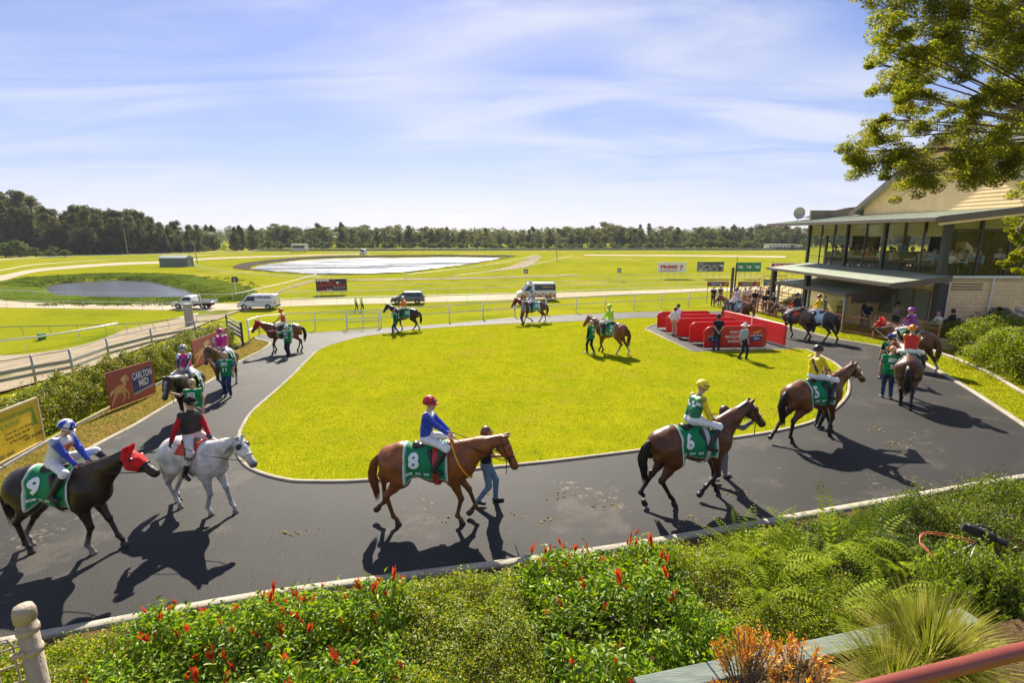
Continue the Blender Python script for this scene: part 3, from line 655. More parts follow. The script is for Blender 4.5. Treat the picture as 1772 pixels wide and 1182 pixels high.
    if hood is not None:
        hk = SDF()
        for pr in b.p:
            if np.linalg.norm((pr[0] + pr[1]) / 2 - (poll + hdv * .15)) < .34 and pr[2] < .14 and (pr[0] - poll) @ hdv < .38 and (pr[0] - poll) @ hdv > -.16: hk.p.append((pr[0], pr[1], pr[2] + .014, pr[3] + .014, np.array(hood, float), pr[5], pr[6]))
        sdf_obj('hood', hk, min(res * .8, .022), M['cloth'], o, post=lambda g, f: np.maximum(np.maximum(f, (g - (poll + hdv * .36)) @ hdv), -((g - (poll - hdv * .05 + np.array([-.10, 0, 0]))) @ (hdv * .8 + RH @ np.array([.6, 0, 0.])))))
        for s in (-1, 1):
            e = SDF(); e.sph(poll + hdv * .19 + nrm * .048 + lh * s * .100, .036, (.015, .012, .012), .01); e.add(poll + hdv * .17 + nrm * .05 + lh * s * .10, poll + hdv * .17 + nrm * .05 + lh * s * .125, .03, .035, (.015, .012, .012), .01)
            sdf_obj('eye_cup', e, .012, M['leather'], o)
    if blink is not None:
        for s in (-1, 1):
            e = SDF(); e.sph(poll + hdv * .16 + nrm * .035 + lh * s * .082, .065, blink, .02, None); sdf_obj('blinker', e, .014, M['leather'], o)
    if breast is not None:
        mb = MB(); rp = ring(b.ev, (.60, 0, 1.18), np.array([-.55, 0, .83]) if 0 else np.array([0, 1, 0]), np.array([-.45, 0, .9]), .02, 26, .7)
        mb.tube(list(rp) + [rp[0]], .018, 5); mb.build('breast_strap', M['print'], o, col=breast)
    inf = dict(root=o, poll=poll, hdv=hdv, nrm=nrm, lh=lh, bit=bit, M=o.matrix_world.copy() if not isinstance(Mx, Matrix) else Mx, bridle=bridle, ev=ev, res=res)
    return inf
def reins(H, hands, col=(.02, .015, .012)):
    mb = MB()
    for s, hnd in ((1, hands[0]), (-1, hands[1])):
        a = H['bit'][s]; b = np.array(hnd, float); m = (a + b) / 2 + H['lh'] * s * .11 + np.array([0, 0, -.02]); mb.tube([a, a * .6 + m * .4 + H['lh'] * s * .03, m, m * .4 + b * .6 + H['lh'] * s * .02, b], .008 if H['res'] < .03 else .012, 5, False)
    mb.build('rein', M['leather'], H['root'], True, col)
YN = Vector((-.031, .041, 1)).normalized(); YQ = Vector((0, 0, 1)).rotation_difference(YN).to_matrix().to_4x4()
def on_yard(x, y, head, tilt=True):
    z = yardz(x, y); return Matrix.Translation((x, y, z)) @ (YQ if tilt else Matrix()) @ Matrix.Rotation(head, 4, 'Z')
def horse_at(hx, hy, fx, fy, hd=None):
    h = GY(hx, hy); f = GY(fx, fy); v = f - h; m = (f + h) / 2; a = math.atan2(v[1], v[0]) if hd is None else math.radians(hd)
    m = m + np.array([math.cos(a), math.sin(a), 0]) * .12
    return on_yard(m[0], m[1], a)
# ================================================================ SETTING
def catmull(P, per=6, closed=False):
    P = [np.array(p, float) for p in P]; n = len(P); out = []
    rngi = range(n if closed else n - 1)
    for i in rngi:
        p1, p2 = P[i], P[(i + 1) % n]; p0 = P[(i - 1) % n] if closed or i > 0 else p1 * 2 - p2; p3 = P[(i + 2) % n] if closed or i < n - 2 else p2 * 2 - p1
        for j in range(per):
            t = j / per; out.append(.5 * (2 * p1 + (p2 - p0) * t + (2 * p0 - 5 * p1 + 4 * p2 - p3) * t * t + (3 * p1 - p0 - 3 * p2 + p3) * t ** 3))
    if not closed: out.append(P[-1])
    return np.array(out)
def resample(P, n):
    P = np.array(P, float); d = np.concatenate([[0], np.cumsum(np.linalg.norm(np.diff(P, axis=0), axis=1))]); t = np.linspace(0, d[-1], n)
    return np.stack([np.interp(t, d, P[:, k]) for k in range(P.shape[1])], -1)
def plen(P): return float(np.linalg.norm(np.diff(np.array(P, float), axis=0), axis=1).sum())
def strip(name, A, B, nu, nv, off, material, kind='structure', zf=zg):
    A = resample(catmull([a[:2] for a in A]), nu); B = resample(catmull([b[:2] for b in B]), nu); V = []
    for i in range(nu):
        for j in range(nv): V.append(A[i] * (1 - j / (nv - 1)) + B[i] * j / (nv - 1))
    V = np.array(V); z = zf(V[:, 0], V[:, 1]) + off; V = np.column_stack([V, z])
    F = np.array([[i * nv + j, i * nv + j + 1, (i + 1) * nv + j + 1, (i + 1) * nv + j] for i in range(nu - 1) for j in range(nv - 1)])
    o = npmesh(name, V, F, material); o['kind'] = kind; return o
def sheet(name, poly, off, material, zf=yardz, kind='structure'):
    from mathutils.geometry import tessellate_polygon
    vs = [Vector((p[0], p[1], 0)) for p in poly]; T = tessellate_polygon([vs])
    V = np.array([(p[0], p[1], float(zf(p[0], p[1])) + off) for p in poly]); F = []
    for t in T:
        a, b, c = [V[i] for i in t]; F.append(t if np.cross(b - a, c - a)[2] > 0 else t[::-1])
    o = npmesh(name, V, np.array(F), material); o['kind'] = kind; return o
def kerb(name, pts, wdt, hgt, material, closed=False):
    P = np.array(pts, float)[:, :2]; n = len(P); V = []; F = []
    for i in range(n):
        a = P[(i - 1) % n] if closed or i else P[i]; b = P[(i + 1) % n] if closed or i < n - 1 else P[i]; d = b - a; d /= np.linalg.norm(d); nr = np.array([-d[1], d[0]])
        for s, zz_ in ((-1, -.05), (-1, hgt - .012), (-.85, hgt), (.85, hgt), (1, hgt - .012), (1, -.05)):
            p = P[i] + nr * s * wdt / 2; V.append((p[0], p[1], yardz(p[0], p[1]) + zz_))
    for i in range(n if closed else n - 1):
        for k in range(5): F.append((i * 6 + k, i * 6 + k + 1, ((i + 1) % n) * 6 + k + 1, ((i + 1) % n) * 6 + k))
    o = npmesh(name, V, np.array(F), material); o['kind'] = 'structure'; return o
def ground_mat(name, c1, c2, c3, s1, s2, blade=90, bump=.6, rough=.85, patch=None, ps=.25, trans=.0, spec=.0, br=(.72, 1.25), specks=None):
    m = bpy.data.materials.new(name); m.use_nodes = True; t = m.node_tree; t.nodes.clear(); out = N(t, 'ShaderNodeOutputMaterial'); b = N(t, 'ShaderNodeBsdfPrincipled', i_Roughness=rough); b.inputs['Specular IOR Level'].default_value = spec
    g = N(t, 'ShaderNodeNewGeometry'); P = g.outputs['Position']
    def nz(s, d=4, r=.6):
        n = N(t, 'ShaderNodeTexNoise', i_Scale=s, i_Detail=d, i_Roughness=r); t.links.new(P, n.inputs['Vector']); return n.outputs[0]
    def mixc(f, a, bb, lo, hi):
        r = N(t, 'ShaderNodeMapRange', interpolation_type='SMOOTHSTEP', i_1=lo, i_2=hi); t.links.new(f, r.inputs[0]); x = N(t, 'ShaderNodeMix', data_type='RGBA'); t.links.new(r.outputs[0], x.inputs[0])
        for sck, v in ((6, a), (7, bb)):
            if isinstance(v, tuple): x.inputs[sck].default_value = (*v, 1)
            else: t.links.new(v, x.inputs[sck])
        return x.outputs[2]
    c = mixc(nz(s1), c1, c2, .38, .62); c = mixc(nz(s2, 6, .7), c, c3, .50, .72)
    if patch: c = mixc(nz(ps, 5, .65), c, patch, .54, .64)
    if specks:
        a_ = nz(.55, 3); b_ = nz(9, 4, .7); m3 = N(t, 'ShaderNodeMath', operation='MULTIPLY'); t.links.new(a_, m3.inputs[0]); t.links.new(b_, m3.inputs[1]); c = mixc(m3.outputs[0], c, specks, .345, .42)
    fb = nz(blade, 3, .7); dk = N(t, 'ShaderNodeMapRange', i_1=.3, i_2=.7, i_3=br[0], i_4=br[1]); t.links.new(fb, dk.inputs[0]); vm = N(t, 'ShaderNodeVectorMath', operation='SCALE'); t.links.new(c, vm.inputs[0]); t.links.new(dk.outputs[0], vm.inputs['Scale'])
    t.links.new(vm.outputs[0], b.inputs['Base Color'])
    bn = N(t, 'ShaderNodeBump', i_Strength=bump, i_Distance=.05); t.links.new(fb, bn.inputs['Height']); t.links.new(bn.outputs[0], b.inputs['Normal'])
    t.links.new(b.outputs[0], out.inputs[0]); return m
M['field'] = ground_mat('field_grass', (.20, .215, .010), (.25, .24, .014), (.13, .165, .010), .035, .16, 8, .5, patch=(.29, .25, .04), ps=.025, br=(.62, 1.32))
M['lawn'] = ground_mat('lawn_grass', (.235, .25, .006), (.285, .28, .008), (.15, .19, .006), .7, 2.4, 22, .8, br=(.5, 1.45), patch=(.27, .245, .014), ps=.5)
M['dry'] = ground_mat('dry_verge', (.26, .17, .05), (.19, .16, .03), (.12, .14, .02), .9, 2.5, 60, .7)
M['sand'] = ground_mat('track_sand', (.46, .39, .29), (.40, .33, .24), (.52, .45, .35), .12, .9, 9, .4)
M['dirt'] = ground_mat('dirt_track', (.34, .28, .20), (.27, .22, .15), (.40, .35, .27), .25, 1.2, 12, .6, patch=(.13, .15, .03), ps=.10)
M['asphalt'] = ground_mat('asphalt', (.0155, .0142, .0127), (.0215, .0198, .0176), (.0172, .0159, .0142), .35, 2.2, 60, .35, .66, patch=(.042, .037, .030), ps=.6, spec=.22, br=(.45, 1.8), specks=(.12, .10, .065))
M['bank'] = ground_mat('reed_bank', (.07, .11, .012), (.11, .13, .016), (.05, .08, .010), .3, 1.1, 7, .8)
M['rock'] = ground_mat('pond_rock', (.10, .085, .065), (.06, .05, .04), (.16, .14, .11), .4, 1.5, 4, .9)
M['concrete'] = mat('concrete_kerb', (.50, .46, .39), .85, .18, 2.5, .3, 60, coord='Generated', detail=6)
M['kerbc'] = ground_mat('painted_kerb', (.40, .36, .29), (.33, .29, .23), (.46, .42, .35), 1.3, 6, 60, .3, .8)
# ---- the land: one sheet to the horizon
gx = np.concatenate([[-7000, -3500, -1800, -1000, -650, -450], np.arange(-340, -100, 6), np.arange(-100, -26, 2), np.arange(-26, 34, 1.5), np.arange(34, 120, 3), np.arange(120, 300, 9), [330, 450, 700, 1200, 2500, 6000]])
gy = np.concatenate([[-200, -60, -20], np.arange(-6, 72, 1.5), np.arange(72, 140, 2), np.arange(140, 270, 4), np.arange(270, 430, 10), [470, 550, 700, 1000, 1800, 3500, 9000]])
X, Y = np.meshgrid(gx, gy); Z = zg(X.ravel(), Y.ravel()); nxg = len(gx)
idx = np.arange(len(gx) * len(gy)).reshape(len(gy), nxg)
Fq = np.stack([idx[:-1, :-1], idx[:-1, 1:], idx[1:, 1:], idx[1:, :-1]], -1).reshape(-1, 4)
tag(npmesh('ground', np.column_stack([X.ravel(), Y.ravel(), Z]), Fq, M['field'], smooth=True), kind='structure')
# ---- mounting yard: asphalt walk, lawn, kerbs
k_near = [GY(*p)[:2] for p in [(-150, 1142), (68, 1104), (282, 1064), (500, 1027), (950, 968), (1159, 936), (1474, 880), (1772, 828), (1900, 806)]]
k_right = [GY(*p)[:2] for p in [(1850, 790), (1772, 737), (1690, 683), (1644, 655), (1612, 636), (1570, 613), (1521, 600), (1441, 586), (1361, 565), (1318, 551), (1302, 545)]]
k_far = [GY(*p)[:2] for p in [(1285, 540), (1246, 538.5), (1140, 539), (1001, 544), (884, 550), (767, 561), (620, 571), (540, 576), (480, 577.5), (450, 580)]]
k_left = [GY(*p)[:2] for p in [(441, 583.5), (446, 588), (463, 592), (467, 596), (453, 607), (416, 626), (368, 658), (288, 704), (230, 739), (162, 775), (0, 870), (-160, 970)]]
sheet('asphalt_walk', k_near + k_right + k_far + k_left, .012, M['asphalt'])
lawnP = [GY(*p)[:2] for p in [(410, 785), (425, 806), (450, 820), (490, 831), (530, 835), (640, 833), (830, 813), (1000, 795), (1280, 758), (1370, 742), (1420, 725), (1452, 703), (1468, 680), (1466, 655), (1448, 632), (1418, 615)]]
lawnA = [GY(*p)[:2] for p in [(1396, 606), (1384, 604.5), (1199.5, 610), (1116, 570), (1128, 564), (1158, 554), (1140, 550.5)]]
lawnB = [GY(*p)[:2] for p in [(1100, 551), (987, 557), (855, 562), (737, 569.5), (673, 577), (620, 585), (560, 602), (532, 624), (509, 648), (472, 682), (435, 715), (415, 748)]]
lawn = list(catmull(lawnP, 4)) + lawnA + list(catmull(lawnB, 4))
sheet('lawn', lawn, .035, M['lawn'])
kerb('lawn_kerb', lawn, .10, .055, M['kerbc'], True); kerb('outer_kerb', catmull(k_near, 4), .16, .06, M['kerbc']); kerb('right_kerb', catmull(k_right, 4), .13, .06, M['kerbc']); kerb('left_kerb', catmull(k_left, 4), .14, .06, M['kerbc'])
# grass blades over the lawn
def in_poly(x, y, poly): return pdist(x, y, poly) < .02
def blades(name, poly, n, hh, wd, cols, near=9, pw=1.6, bb=None, lift=.03, zf=yardz):
    P = np.array(poly); lo = P.min(0); hi = P.max(0); xs = rng.uniform(lo[0], hi[0], n * 4); ys = rng.uniform(lo[1], hi[1], n * 4)
    keep = rng.random(n * 4) < (near / np.maximum(np.hypot(xs, ys), near)) ** pw; xs, ys = xs[keep], ys[keep]; ok = in_poly(xs, ys, poly); xs, ys = xs[ok][:n], ys[ok][:n]; m = len(xs)
    a = rng.uniform(0, 2 * PI, m); ds = np.clip(np.hypot(xs, ys) / 12, .9, 2.6); hgt = hh * rng.uniform(.5, 1.2, m); w_ = wd * ds; z = zf(xs, ys) + lift - .012
    lean = rng.normal(0, .55, (m, 2)) * hgt[:, None]; B = np.column_stack([xs, ys, z]); dx_ = np.column_stack([np.cos(a) * w_, np.sin(a) * w_, np.zeros(m)])
    V = np.stack([B - dx_, B + dx_, B + np.column_stack([lean, hgt])], 1).reshape(-1, 3); F = np.arange(3 * m).reshape(-1, 3)
    c = np.array(cols)[rng.integers(0, len(cols), m)] * rng.uniform(.8, 1.2, (m, 1)); c = np.repeat(c, 3, 0)
    o = npmesh(name, V, F, M['blade'], col=c); o['kind'] = 'stuff'; return o
M['blade'] = mat('grass_blade', vcol=True, rough=.7, var=.1, scale=1.2, trans=.45, spec=.05)
blades('lawn_blades', lawn, 230000, .046, .007, [(.20, .24, .006), (.25, .275, .008), (.33, .31, .018), (.14, .18, .006), (.11, .15, .006)])
# verges beside the walk
hl_ = [GY(*p)[:2] for p in [(-200, 930), (0, 816), (80, 768), (190, 708), (300, 654), (370, 618), (425, 594)]]
vergeL = [GY(*p)[:2] for p in [(441, 583.5), (446, 588), (463, 592), (467, 596), (453, 607), (416, 626), (368, 658), (288, 704), (230, 739), (162, 775), (0, 870), (-160, 970)]]
sheet('dry_verge', [np.array(p) for p in catmull(vergeL, 3)] + list(catmull(hl_, 3)), .02, M['dry'])
blades('dry_grass', [np.array(p) for p in catmull(vergeL, 3)] + list(catmull(hl_, 3)), 26000, .05, .008, [(.30, .20, .06), (.24, .18, .04), (.15, .16, .02)], near=14)
vergeR = [GY(*p)[:2] for p in [(1302, 545), (1318, 551), (1361, 565), (1441, 586), (1521, 600), (1570, 613), (1612, 636), (1644, 655), (1690, 683), (1772, 737), (1850, 790), (1850, 700), (1772, 672), (1690, 635), (1620, 604), (1510, 588), (1456, 577), (1400, 563), (1340, 550), (1310, 543)]]
sheet('grass_verge', vergeR, .018, M['lawn'])
blades('verge_blades', vergeR, 36000, .05, .008, [(.18, .215, .006), (.22, .245, .008), (.26, .255, .010)], near=16, lift=.02)
bed = [GY(*p)[:2] for p in [(-160, 1150), (68, 1112), (282, 1071), (500, 1033), (950, 974), (1159, 941), (1474, 885), (1772, 833), (1900, 811)]]
M['soil'] = ground_mat('garden_soil', (.10, .065, .035), (.16, .10, .05), (.07, .045, .025), 1.5, 6, 40, .9)
sheet('garden_bed', bed + [np.array([14, 1.0]), np.array([-9, 1.0])], .02, M['soil'])
# ---- sand tracks, dirt path, banks, water
def P2(*pts): return [GP(*p) for p in pts]
strip('sand_track', P2((-60, 515), (0, 516), (141, 521.5), (300, 524), (420, 525), (485, 520), (682, 514.5), (900, 508.5), (1085, 503), (1223, 499), (1420, 492)), P2((-60, 531), (0, 532.5), (141, 534.5), (300, 537), (420, 538), (485, 531), (682, 525), (900, 518.5), (1085, 509.5), (1223, 505), (1420, 497)), 120, 4, .03, M['sand'])
strip('far_sand_track', P2((-80, 486), (0, 477), (70, 464.5), (197, 455), (296, 451.5), (367, 446), (500, 442), (640, 438.6)), P2((-80, 496), (0, 487), (70, 470), (197, 459.5), (296, 455), (367, 449), (500, 444), (640, 439.6)), 90, 3, .05, M['sand'])
strip('dirt_path', [GT(*p) for p in [(372, 538), (330, 548), (282, 559), (220, 571), (150, 597), (60, 613), (-60, 617)]], [GT(*p) for p in [(422, 537), (385, 551), (345, 566), (300, 583), (240, 607), (150, 640), (-60, 700)]], 60, 8, .10, M['dirt'])
strip('gravel_path', P2((478, 505), (520, 490), (545, 484)), P2((440, 519), (500, 500), (550, 486)), 20, 3, .05, M['dirt'])
strip('cross_path', P2((920, 443), (890, 458), (840, 471)), P2((940, 443), (925, 456), (905, 464)), 20, 3, .05, M['dirt'])
strip('back_track', P2((1010, 440.5), (1200, 441.5), (1360, 443)), P2((1010, 442.3), (1200, 443.8), (1360, 446)), 30, 3, .05, M['sand'])
strip('infield_track', P2((560, 484.5), (760, 480.8), (900, 478), (1000, 475)), P2((560, 487), (760, 484), (900, 480.5), (1000, 476.5)), 30, 3, .05, M['dirt'])
def water(name, poly, z, c, rough, bump, bs, ruffle=None):
    m = bpy.data.materials.new(name); m.use_nodes = True; t = m.node_tree; b = t.nodes['Principled BSDF']; b.inputs['Base Color'].default_value = (*c, 1); b.inputs['Roughness'].default_value = rough; b.inputs['IOR'].default_value = 1.33; b.inputs['Specular IOR Level'].default_value = .5
    g = N(t, 'ShaderNodeNewGeometry'); n = N(t, 'ShaderNodeTexNoise', i_Scale=bs, i_Detail=4); t.links.new(g.outputs['Position'], n.inputs['Vector']); bn = N(t, 'ShaderNodeBump', i_Strength=bump, i_Distance=.3); t.links.new(n.outputs[0], bn.inputs['Height']); t.links.new(bn.outputs[0], b.inputs['Normal'])
    if ruffle:
        mpn = N(t, 'ShaderNodeMapping'); mpn.inputs['Scale'].default_value = (.25, 1, 1); t.links.new(g.outputs['Position'], mpn.inputs[0]); n2_ = N(t, 'ShaderNodeTexNoise', i_Scale=ruffle, i_Detail=6, i_Roughness=.65); t.links.new(mpn.outputs[0], n2_.inputs['Vector']); mr = N(t, 'ShaderNodeMapRange', i_1=.40, i_2=.60, i_3=.10, i_4=.5); t.links.new(n2_.outputs[0], mr.inputs[0]); t.links.new(mr.outputs[0], b.inputs['Roughness'])
    C_ = np.mean(poly, 0); pl = [C_ + (np.array(p) - C_) * 1.12 for p in catmull(poly, 4, True)]
    sheet(name, pl, z, m, zf=lambda x, y: 0)
water('pond_water', POND1, -5.75, (.045, .035, .022), .16, .14, 1.6); water('lake_water', POND2, -5.9, (.07, .068, .062), .38, .7, .55, .12)
def bank(name, poly, off, wd, material):
    P = catmull(poly, 5, True); C_ = P.mean(0); V = []; F = []
    n = len(P)
    for i in range(n):
        d = P[(i + 1) % n] - P[i - 1]; nr = np.array([d[1], -d[0]]) / np.linalg.norm(d)
        if (P[i] - C_) @ nr < 0: nr = -nr
        for q in range(6): p = P[i] + nr * (-.6 + wd * q / 5); V.append((p[0], p[1], float(zg(p[0], p[1])) + off + .25 * random.random() * (0 < q < 5)))
    for i in range(n):
        for q in range(5): F.append((i * 6 + q, i * 6 + q + 1, ((i + 1) % n) * 6 + q + 1, ((i + 1) % n) * 6 + q))
    o = npmesh(name, V, np.array(F), material); o['kind'] = 'structure'
bank('reed_bank', POND1, .05, 9, M['bank']); bank('rock_bank', POND2, .06, 4.5, M['rock'])
# tussocks of reed round the dark pond
def tufts(name, pts, hh, nb, wd, cols, spread):
    V = []; C_ = []
    for p in pts:
        m = nb; a = rng.uniform(0, 2 * PI, m); r = rng.uniform(0, spread, m); h_ = hh * rng.uniform(.5, 1.2, m); B = np.column_stack([p[0] + np.cos(a) * r, p[1] + np.sin(a) * r, np.full(m, p[2] - .05)])
        b = rng.uniform(0, 2 * PI, m); w_ = np.column_stack([np.cos(b), np.sin(b), np.zeros(m)]) * wd; tip = B + np.column_stack([np.cos(a) * h_ * .5 * r / spread, np.sin(a) * h_ * .5 * r / spread, h_])
        V.append(np.stack([B - w_, B + w_, tip], 1).reshape(-1, 3)); C_.append(np.repeat(np.array(cols)[rng.integers(0, len(cols), m)] * rng.uniform(.75, 1.2, (m, 1)), 3, 0))
    V = np.concatenate(V); o = npmesh(name, V, np.arange(len(V)).reshape(-1, 3), M['blade'], col=np.concatenate(C_)); o['kind'] = 'stuff'; return o
pp = []
for i in range(1500):
    p = POND1[random.randrange(len(POND1))]; q = POND1[random.randrange(len(POND1))]
    k = random.randrange(len(POND1)); t_ = random.random(); p = np.array(POND1[k]) * (1 - t_) + np.array(POND1[(k + 1) % len(POND1)]) * t_; c_ = np.mean(POND1, 0); v = p - c_; v /= np.linalg.norm(v); p = p + v * random.uniform(.5, 13) * (1.0 if p[1] > c_[1] or p[0] > c_[0] else .45)
    if p[1] < c_[1] - 1.5 and p[0] < c_[0] + 9: continue
    pp.append((p[0], p[1], float(zg(p[0], p[1]))))
tufts('pond_reeds', pp, .38, 26, .08, [(.07, .12, .012), (.10, .14, .014), (.13, .14, .02), (.05, .085, .01)], 1.0)
# ---- far hills
M['hill'] = mat('far_hill', (.05, .075, .04), .9, .3, .004, coord='Object', detail=6)
def hills(name, y0, x0, x1, hf, seed):
    r = np.random.default_rng(seed); xs = np.linspace(x0, x1, 160); ph = r.uniform(0, 6, 8); hgt = np.array([hf * (.45 + .55 * sum(math.sin(x / (x1 - x0) * fr * 6.28 + ph[q]) / (q + 1.3) for q, fr in enumerate((1, 2.3, 4.1, 7.7, 13, 21)))) for x in xs]); hgt = np.clip(hgt, hf * .12, None)
    V = []; F = []
    for i, x in enumerate(xs):
        for k, (dy_, q) in enumerate(((-hf * 5, 0), (-hf * 2.5, .55), (0, 1), (hf * 4, .3))): V.append((x, y0 + dy_ + math.sin(x * .01) * hf, ZT + hgt[i] * q))
    for i in range(159):
        for k in range(3): F.append((i * 4 + k, (i + 1) * 4 + k, (i + 1) * 4 + k + 1, i * 4 + k + 1))
    o = npmesh(name, V, np.array(F), M['hill'], smooth=True); o['kind'] = 'structure'
hills('hills', 2600, -2600, 2600, 46, 5); hills('mountains', 6500, -6500, 6000, 165, 9)
# ================================================================ TREES BEYOND THE COURSE
M['leaf'] = mat('leaf', vcol=True, rough=.7, var=.25, scale=.5, trans=.42, spec=.08, tcol=(1.25, 1.35, .55))
M['leafn'] = mat('glossy_leaf', vcol=True, rough=.4, var=.25, scale=3, trans=.45, spec=.28, tcol=(1.5, 1.55, .45))
M['leaft'] = mat('tree_leaf', vcol=True, rough=.55, var=.2, scale=2, trans=.58, spec=.12, tcol=(1.7, 1.7, .5))
M['bark'] = mat('bark', (.16, .12, .09), .9, .35, 6, .6, 25, stretch=(1, 1, .25))
M['barkp'] = mat('pale_bark', (.32, .27, .21), .85, .3, 4, .4, 20)
def leaf_cloud(C, Rr, n, size, cols, shade=.5, flat_=.75, asp=.5, seedn=None, droop=0):
    """random leaf faces through ellipsoids C (m,3) of radius Rr (m,3)"""
    m = len(C); wgt = Rr.prod(1) ** .67; k = rng.choice(m, n, p=wgt / wgt.sum()); d = rng.normal(size=(n, 3)); d /= np.linalg.norm(d, axis=1)[:, None]; r = rng.random(n) ** .33
    P = C[k] + d * r[:, None] * Rr[k]
    a = rng.normal(size=(n, 3)); a /= np.linalg.norm(a, axis=1)[:, None]; a[:, 2] -= droop; b = np.cross(a, rng.normal(size=(n, 3))); b /= np.linalg.norm(b, axis=1)[:, None] + 1e-9; a /= np.linalg.norm(a, axis=1)[:, None]
    s = size * rng.uniform(.6, 1.35, n)[:, None]
    V = np.stack([P - a * s, P + b * s * asp * .8 - a * s * .1, P + a * s, P - b * s * asp * .8 - a * s * .1], 1).reshape(-1, 3)
    base = np.array(cols)[rng.integers(0, len(cols), m)][k] * rng.uniform(.75, 1.25, (n, 1))
    return V, np.arange(4 * n).reshape(-1, 4), np.repeat(base, 4, 0)
def far_tree(seed, style):
    r = random.Random(seed); C = []; R = []
    if style == 'oak':       # casuarina: tall, feathery, dark
        for i in range(40):
            t = r.random() ** .9; z = .9 + t * 8.6; w_ = (1.7 * (1 - t) + .30) * r.uniform(.3, 1.15); a = r.uniform(0, 6.28); C.append((math.cos(a) * w_, math.sin(a) * w_, z)); q = r.uniform(.5, .95) * (1.15 - .5 * t); R.append((q, q, q * 1.35))
        cols = [(.085, .095, .038), (.105, .105, .046), (.13, .115, .055), (.068, .080, .032)]; n = 4200; sz = .16
    elif style == 'gum':     # eucalypt: rounded clumps high on bare limbs
        for i in range(30):
            a = r.uniform(0, 6.28); w_ = r.uniform(.2, 2.8); z = r.uniform(1.6, 9.2) - .35 * w_; C.append((math.cos(a) * w_, math.sin(a) * w_, z)); q = r.uniform(.6, 1.15); R.append((q, q, q * .7))
        cols = [(.13, .14, .055), (.155, .15, .062), (.11, .125, .050), (.18, .165, .075)]; n = 3400; sz = .19
    else:                    # low bushy scrub
        for i in range(16):
            a = r.uniform(0, 6.28); w_ = r.uniform(.2, 3.2); C.append((math.cos(a) * w_, math.sin(a) * w_, r.uniform(1.0, 5.5 - w_))); q = r.uniform(.8, 1.5); R.append((q, q, q * .8))
        cols = [(.080, .11, .026), (.10, .13, .03), (.13, .15, .04)]; n = 2200; sz = .24
    V, F, Cc = leaf_cloud(np.array(C), np.array(R), n, sz, cols, asp=.7)
    mb = MB(); mb.tube([(0, 0, -.3), (r.uniform(-.1, .1), 0, 3), (r.uniform(-.3, .3), r.uniform(-.3, .3), 6.5)], [.22, .16, .05], 6)
    for i in range(7):
        c = C[r.randrange(len(C))]; mb.tube([(0, 0, 2.2 + r.random() * 2), (c[0] * .5, c[1] * .5, c[2] * .75), c], [.10, .07, .02], 5, False)
    return V, F, Cc, mb
PROT = {}
def tree_at(style, i, x, y, z, s, label, group, name):
    k = (style, i)
    if k not in PROT:
        V, F, Cc, mb = far_tree(100 + i * 7 + len(style) * 31, style); o = empty(name, None, label, 'tree', group)
        npmesh('crown', V, F, M['leaf'], o, col=Cc); mb.build('trunk', M['bark'], o); PROT[k] = o
    else: o = copy_tree(PROT[k]); o['label'] = label; o['group'] = group; o.name = name
    o.location = (x, y, z); o.rotation_euler = (0, 0, random.uniform(0, 6.28)); wx_ = random.uniform(1.15, 1.7); o.scale = (s * wx_, s * wx_, s); return o
random.seed(11)
LB = dict(oak='tall dark feathery tree in the dense stand at the left edge of the course', gum='grey-green gum tree in the long belt behind the far rail', scrub='low rounded green bush at the foot of the far tree belt')
for px, top, base in [(-330, 345, 444), (-285, 352, 444), (-240, 348, 443), (-195, 344, 443), (-150, 350, 442), (-120, 346, 442), (-90, 350, 441), (-60, 352, 441), (-30, 350, 441), (-5, 360, 440), (14, 347, 440), (30, 356, 440), (48, 343, 440), (66, 352, 440), (84, 368, 440), (100, 372, 440), (120, 377, 440), (138, 367, 440), (152, 366, 440), (166, 370, 439), (182, 372, 439), (196, 377, 439), (208, 372, 439), (222, 374, 439), (234, 372, 438), (248, 376, 438), (262, 383, 438), (276, 392, 438), (290, 396, 438), (302, 392, 437), (314, 390, 437), (328, 396, 437), (344, 402, 437)]:
    for row in range(3):
        p = GP(px + random.uniform(-7, 7), base - row * 1.8); h_ = (base - top) / FPX * p[1] * (1.0 if row else random.uniform(.72, .98)) * 1.04
        tree_at('oak', random.randrange(5), p[0], p[1], ZT, h_ / 9.6, LB['oak'], 'trees in the stand at left', 'casuarina_tree')
for px in list(range(352, 440, 11)):
    p = GP(px, 433.5); tree_at('oak', random.randrange(5), p[0] + random.uniform(-4, 4), p[1] + random.uniform(-10, 10), ZT, random.uniform(34, 44) / FPX * p[1] / 9.6, LB['oak'], 'trees in the stand at left', 'casuarina_tree')
tops = [(430, 398), (480, 393), (540, 391), (640, 392), (720, 396), (800, 400), (880, 401), (960, 396), (1045, 391), (1100, 389), (1160, 398), (1230, 395), (1300, 396), (1330, 392), (1400, 394), (1500, 395), (1700, 392)]
for row, (by, st) in enumerate(((427.5, 11), (425.2, 12))):
    px = 425
    while px < 1720:
        t_ = np.interp(px, [a for a, b in tops], [b for a, b in tops]) + random.uniform(-3, 9) - row * 1.5; p = GP(px, by)
        st_ = 'gum' if random.random() < .8 else 'oak'
        tree_at(st_, random.randrange(6 if st_ == 'gum' else 5), p[0] + random.uniform(-3, 3), p[1] + random.uniform(-12, 12), ZT, max(by - t_, 15) / FPX * p[1] / 9.2, LB['gum'], 'trees behind the far rail', 'gum_tree'); px += st * random.uniform(.7, 1.3)
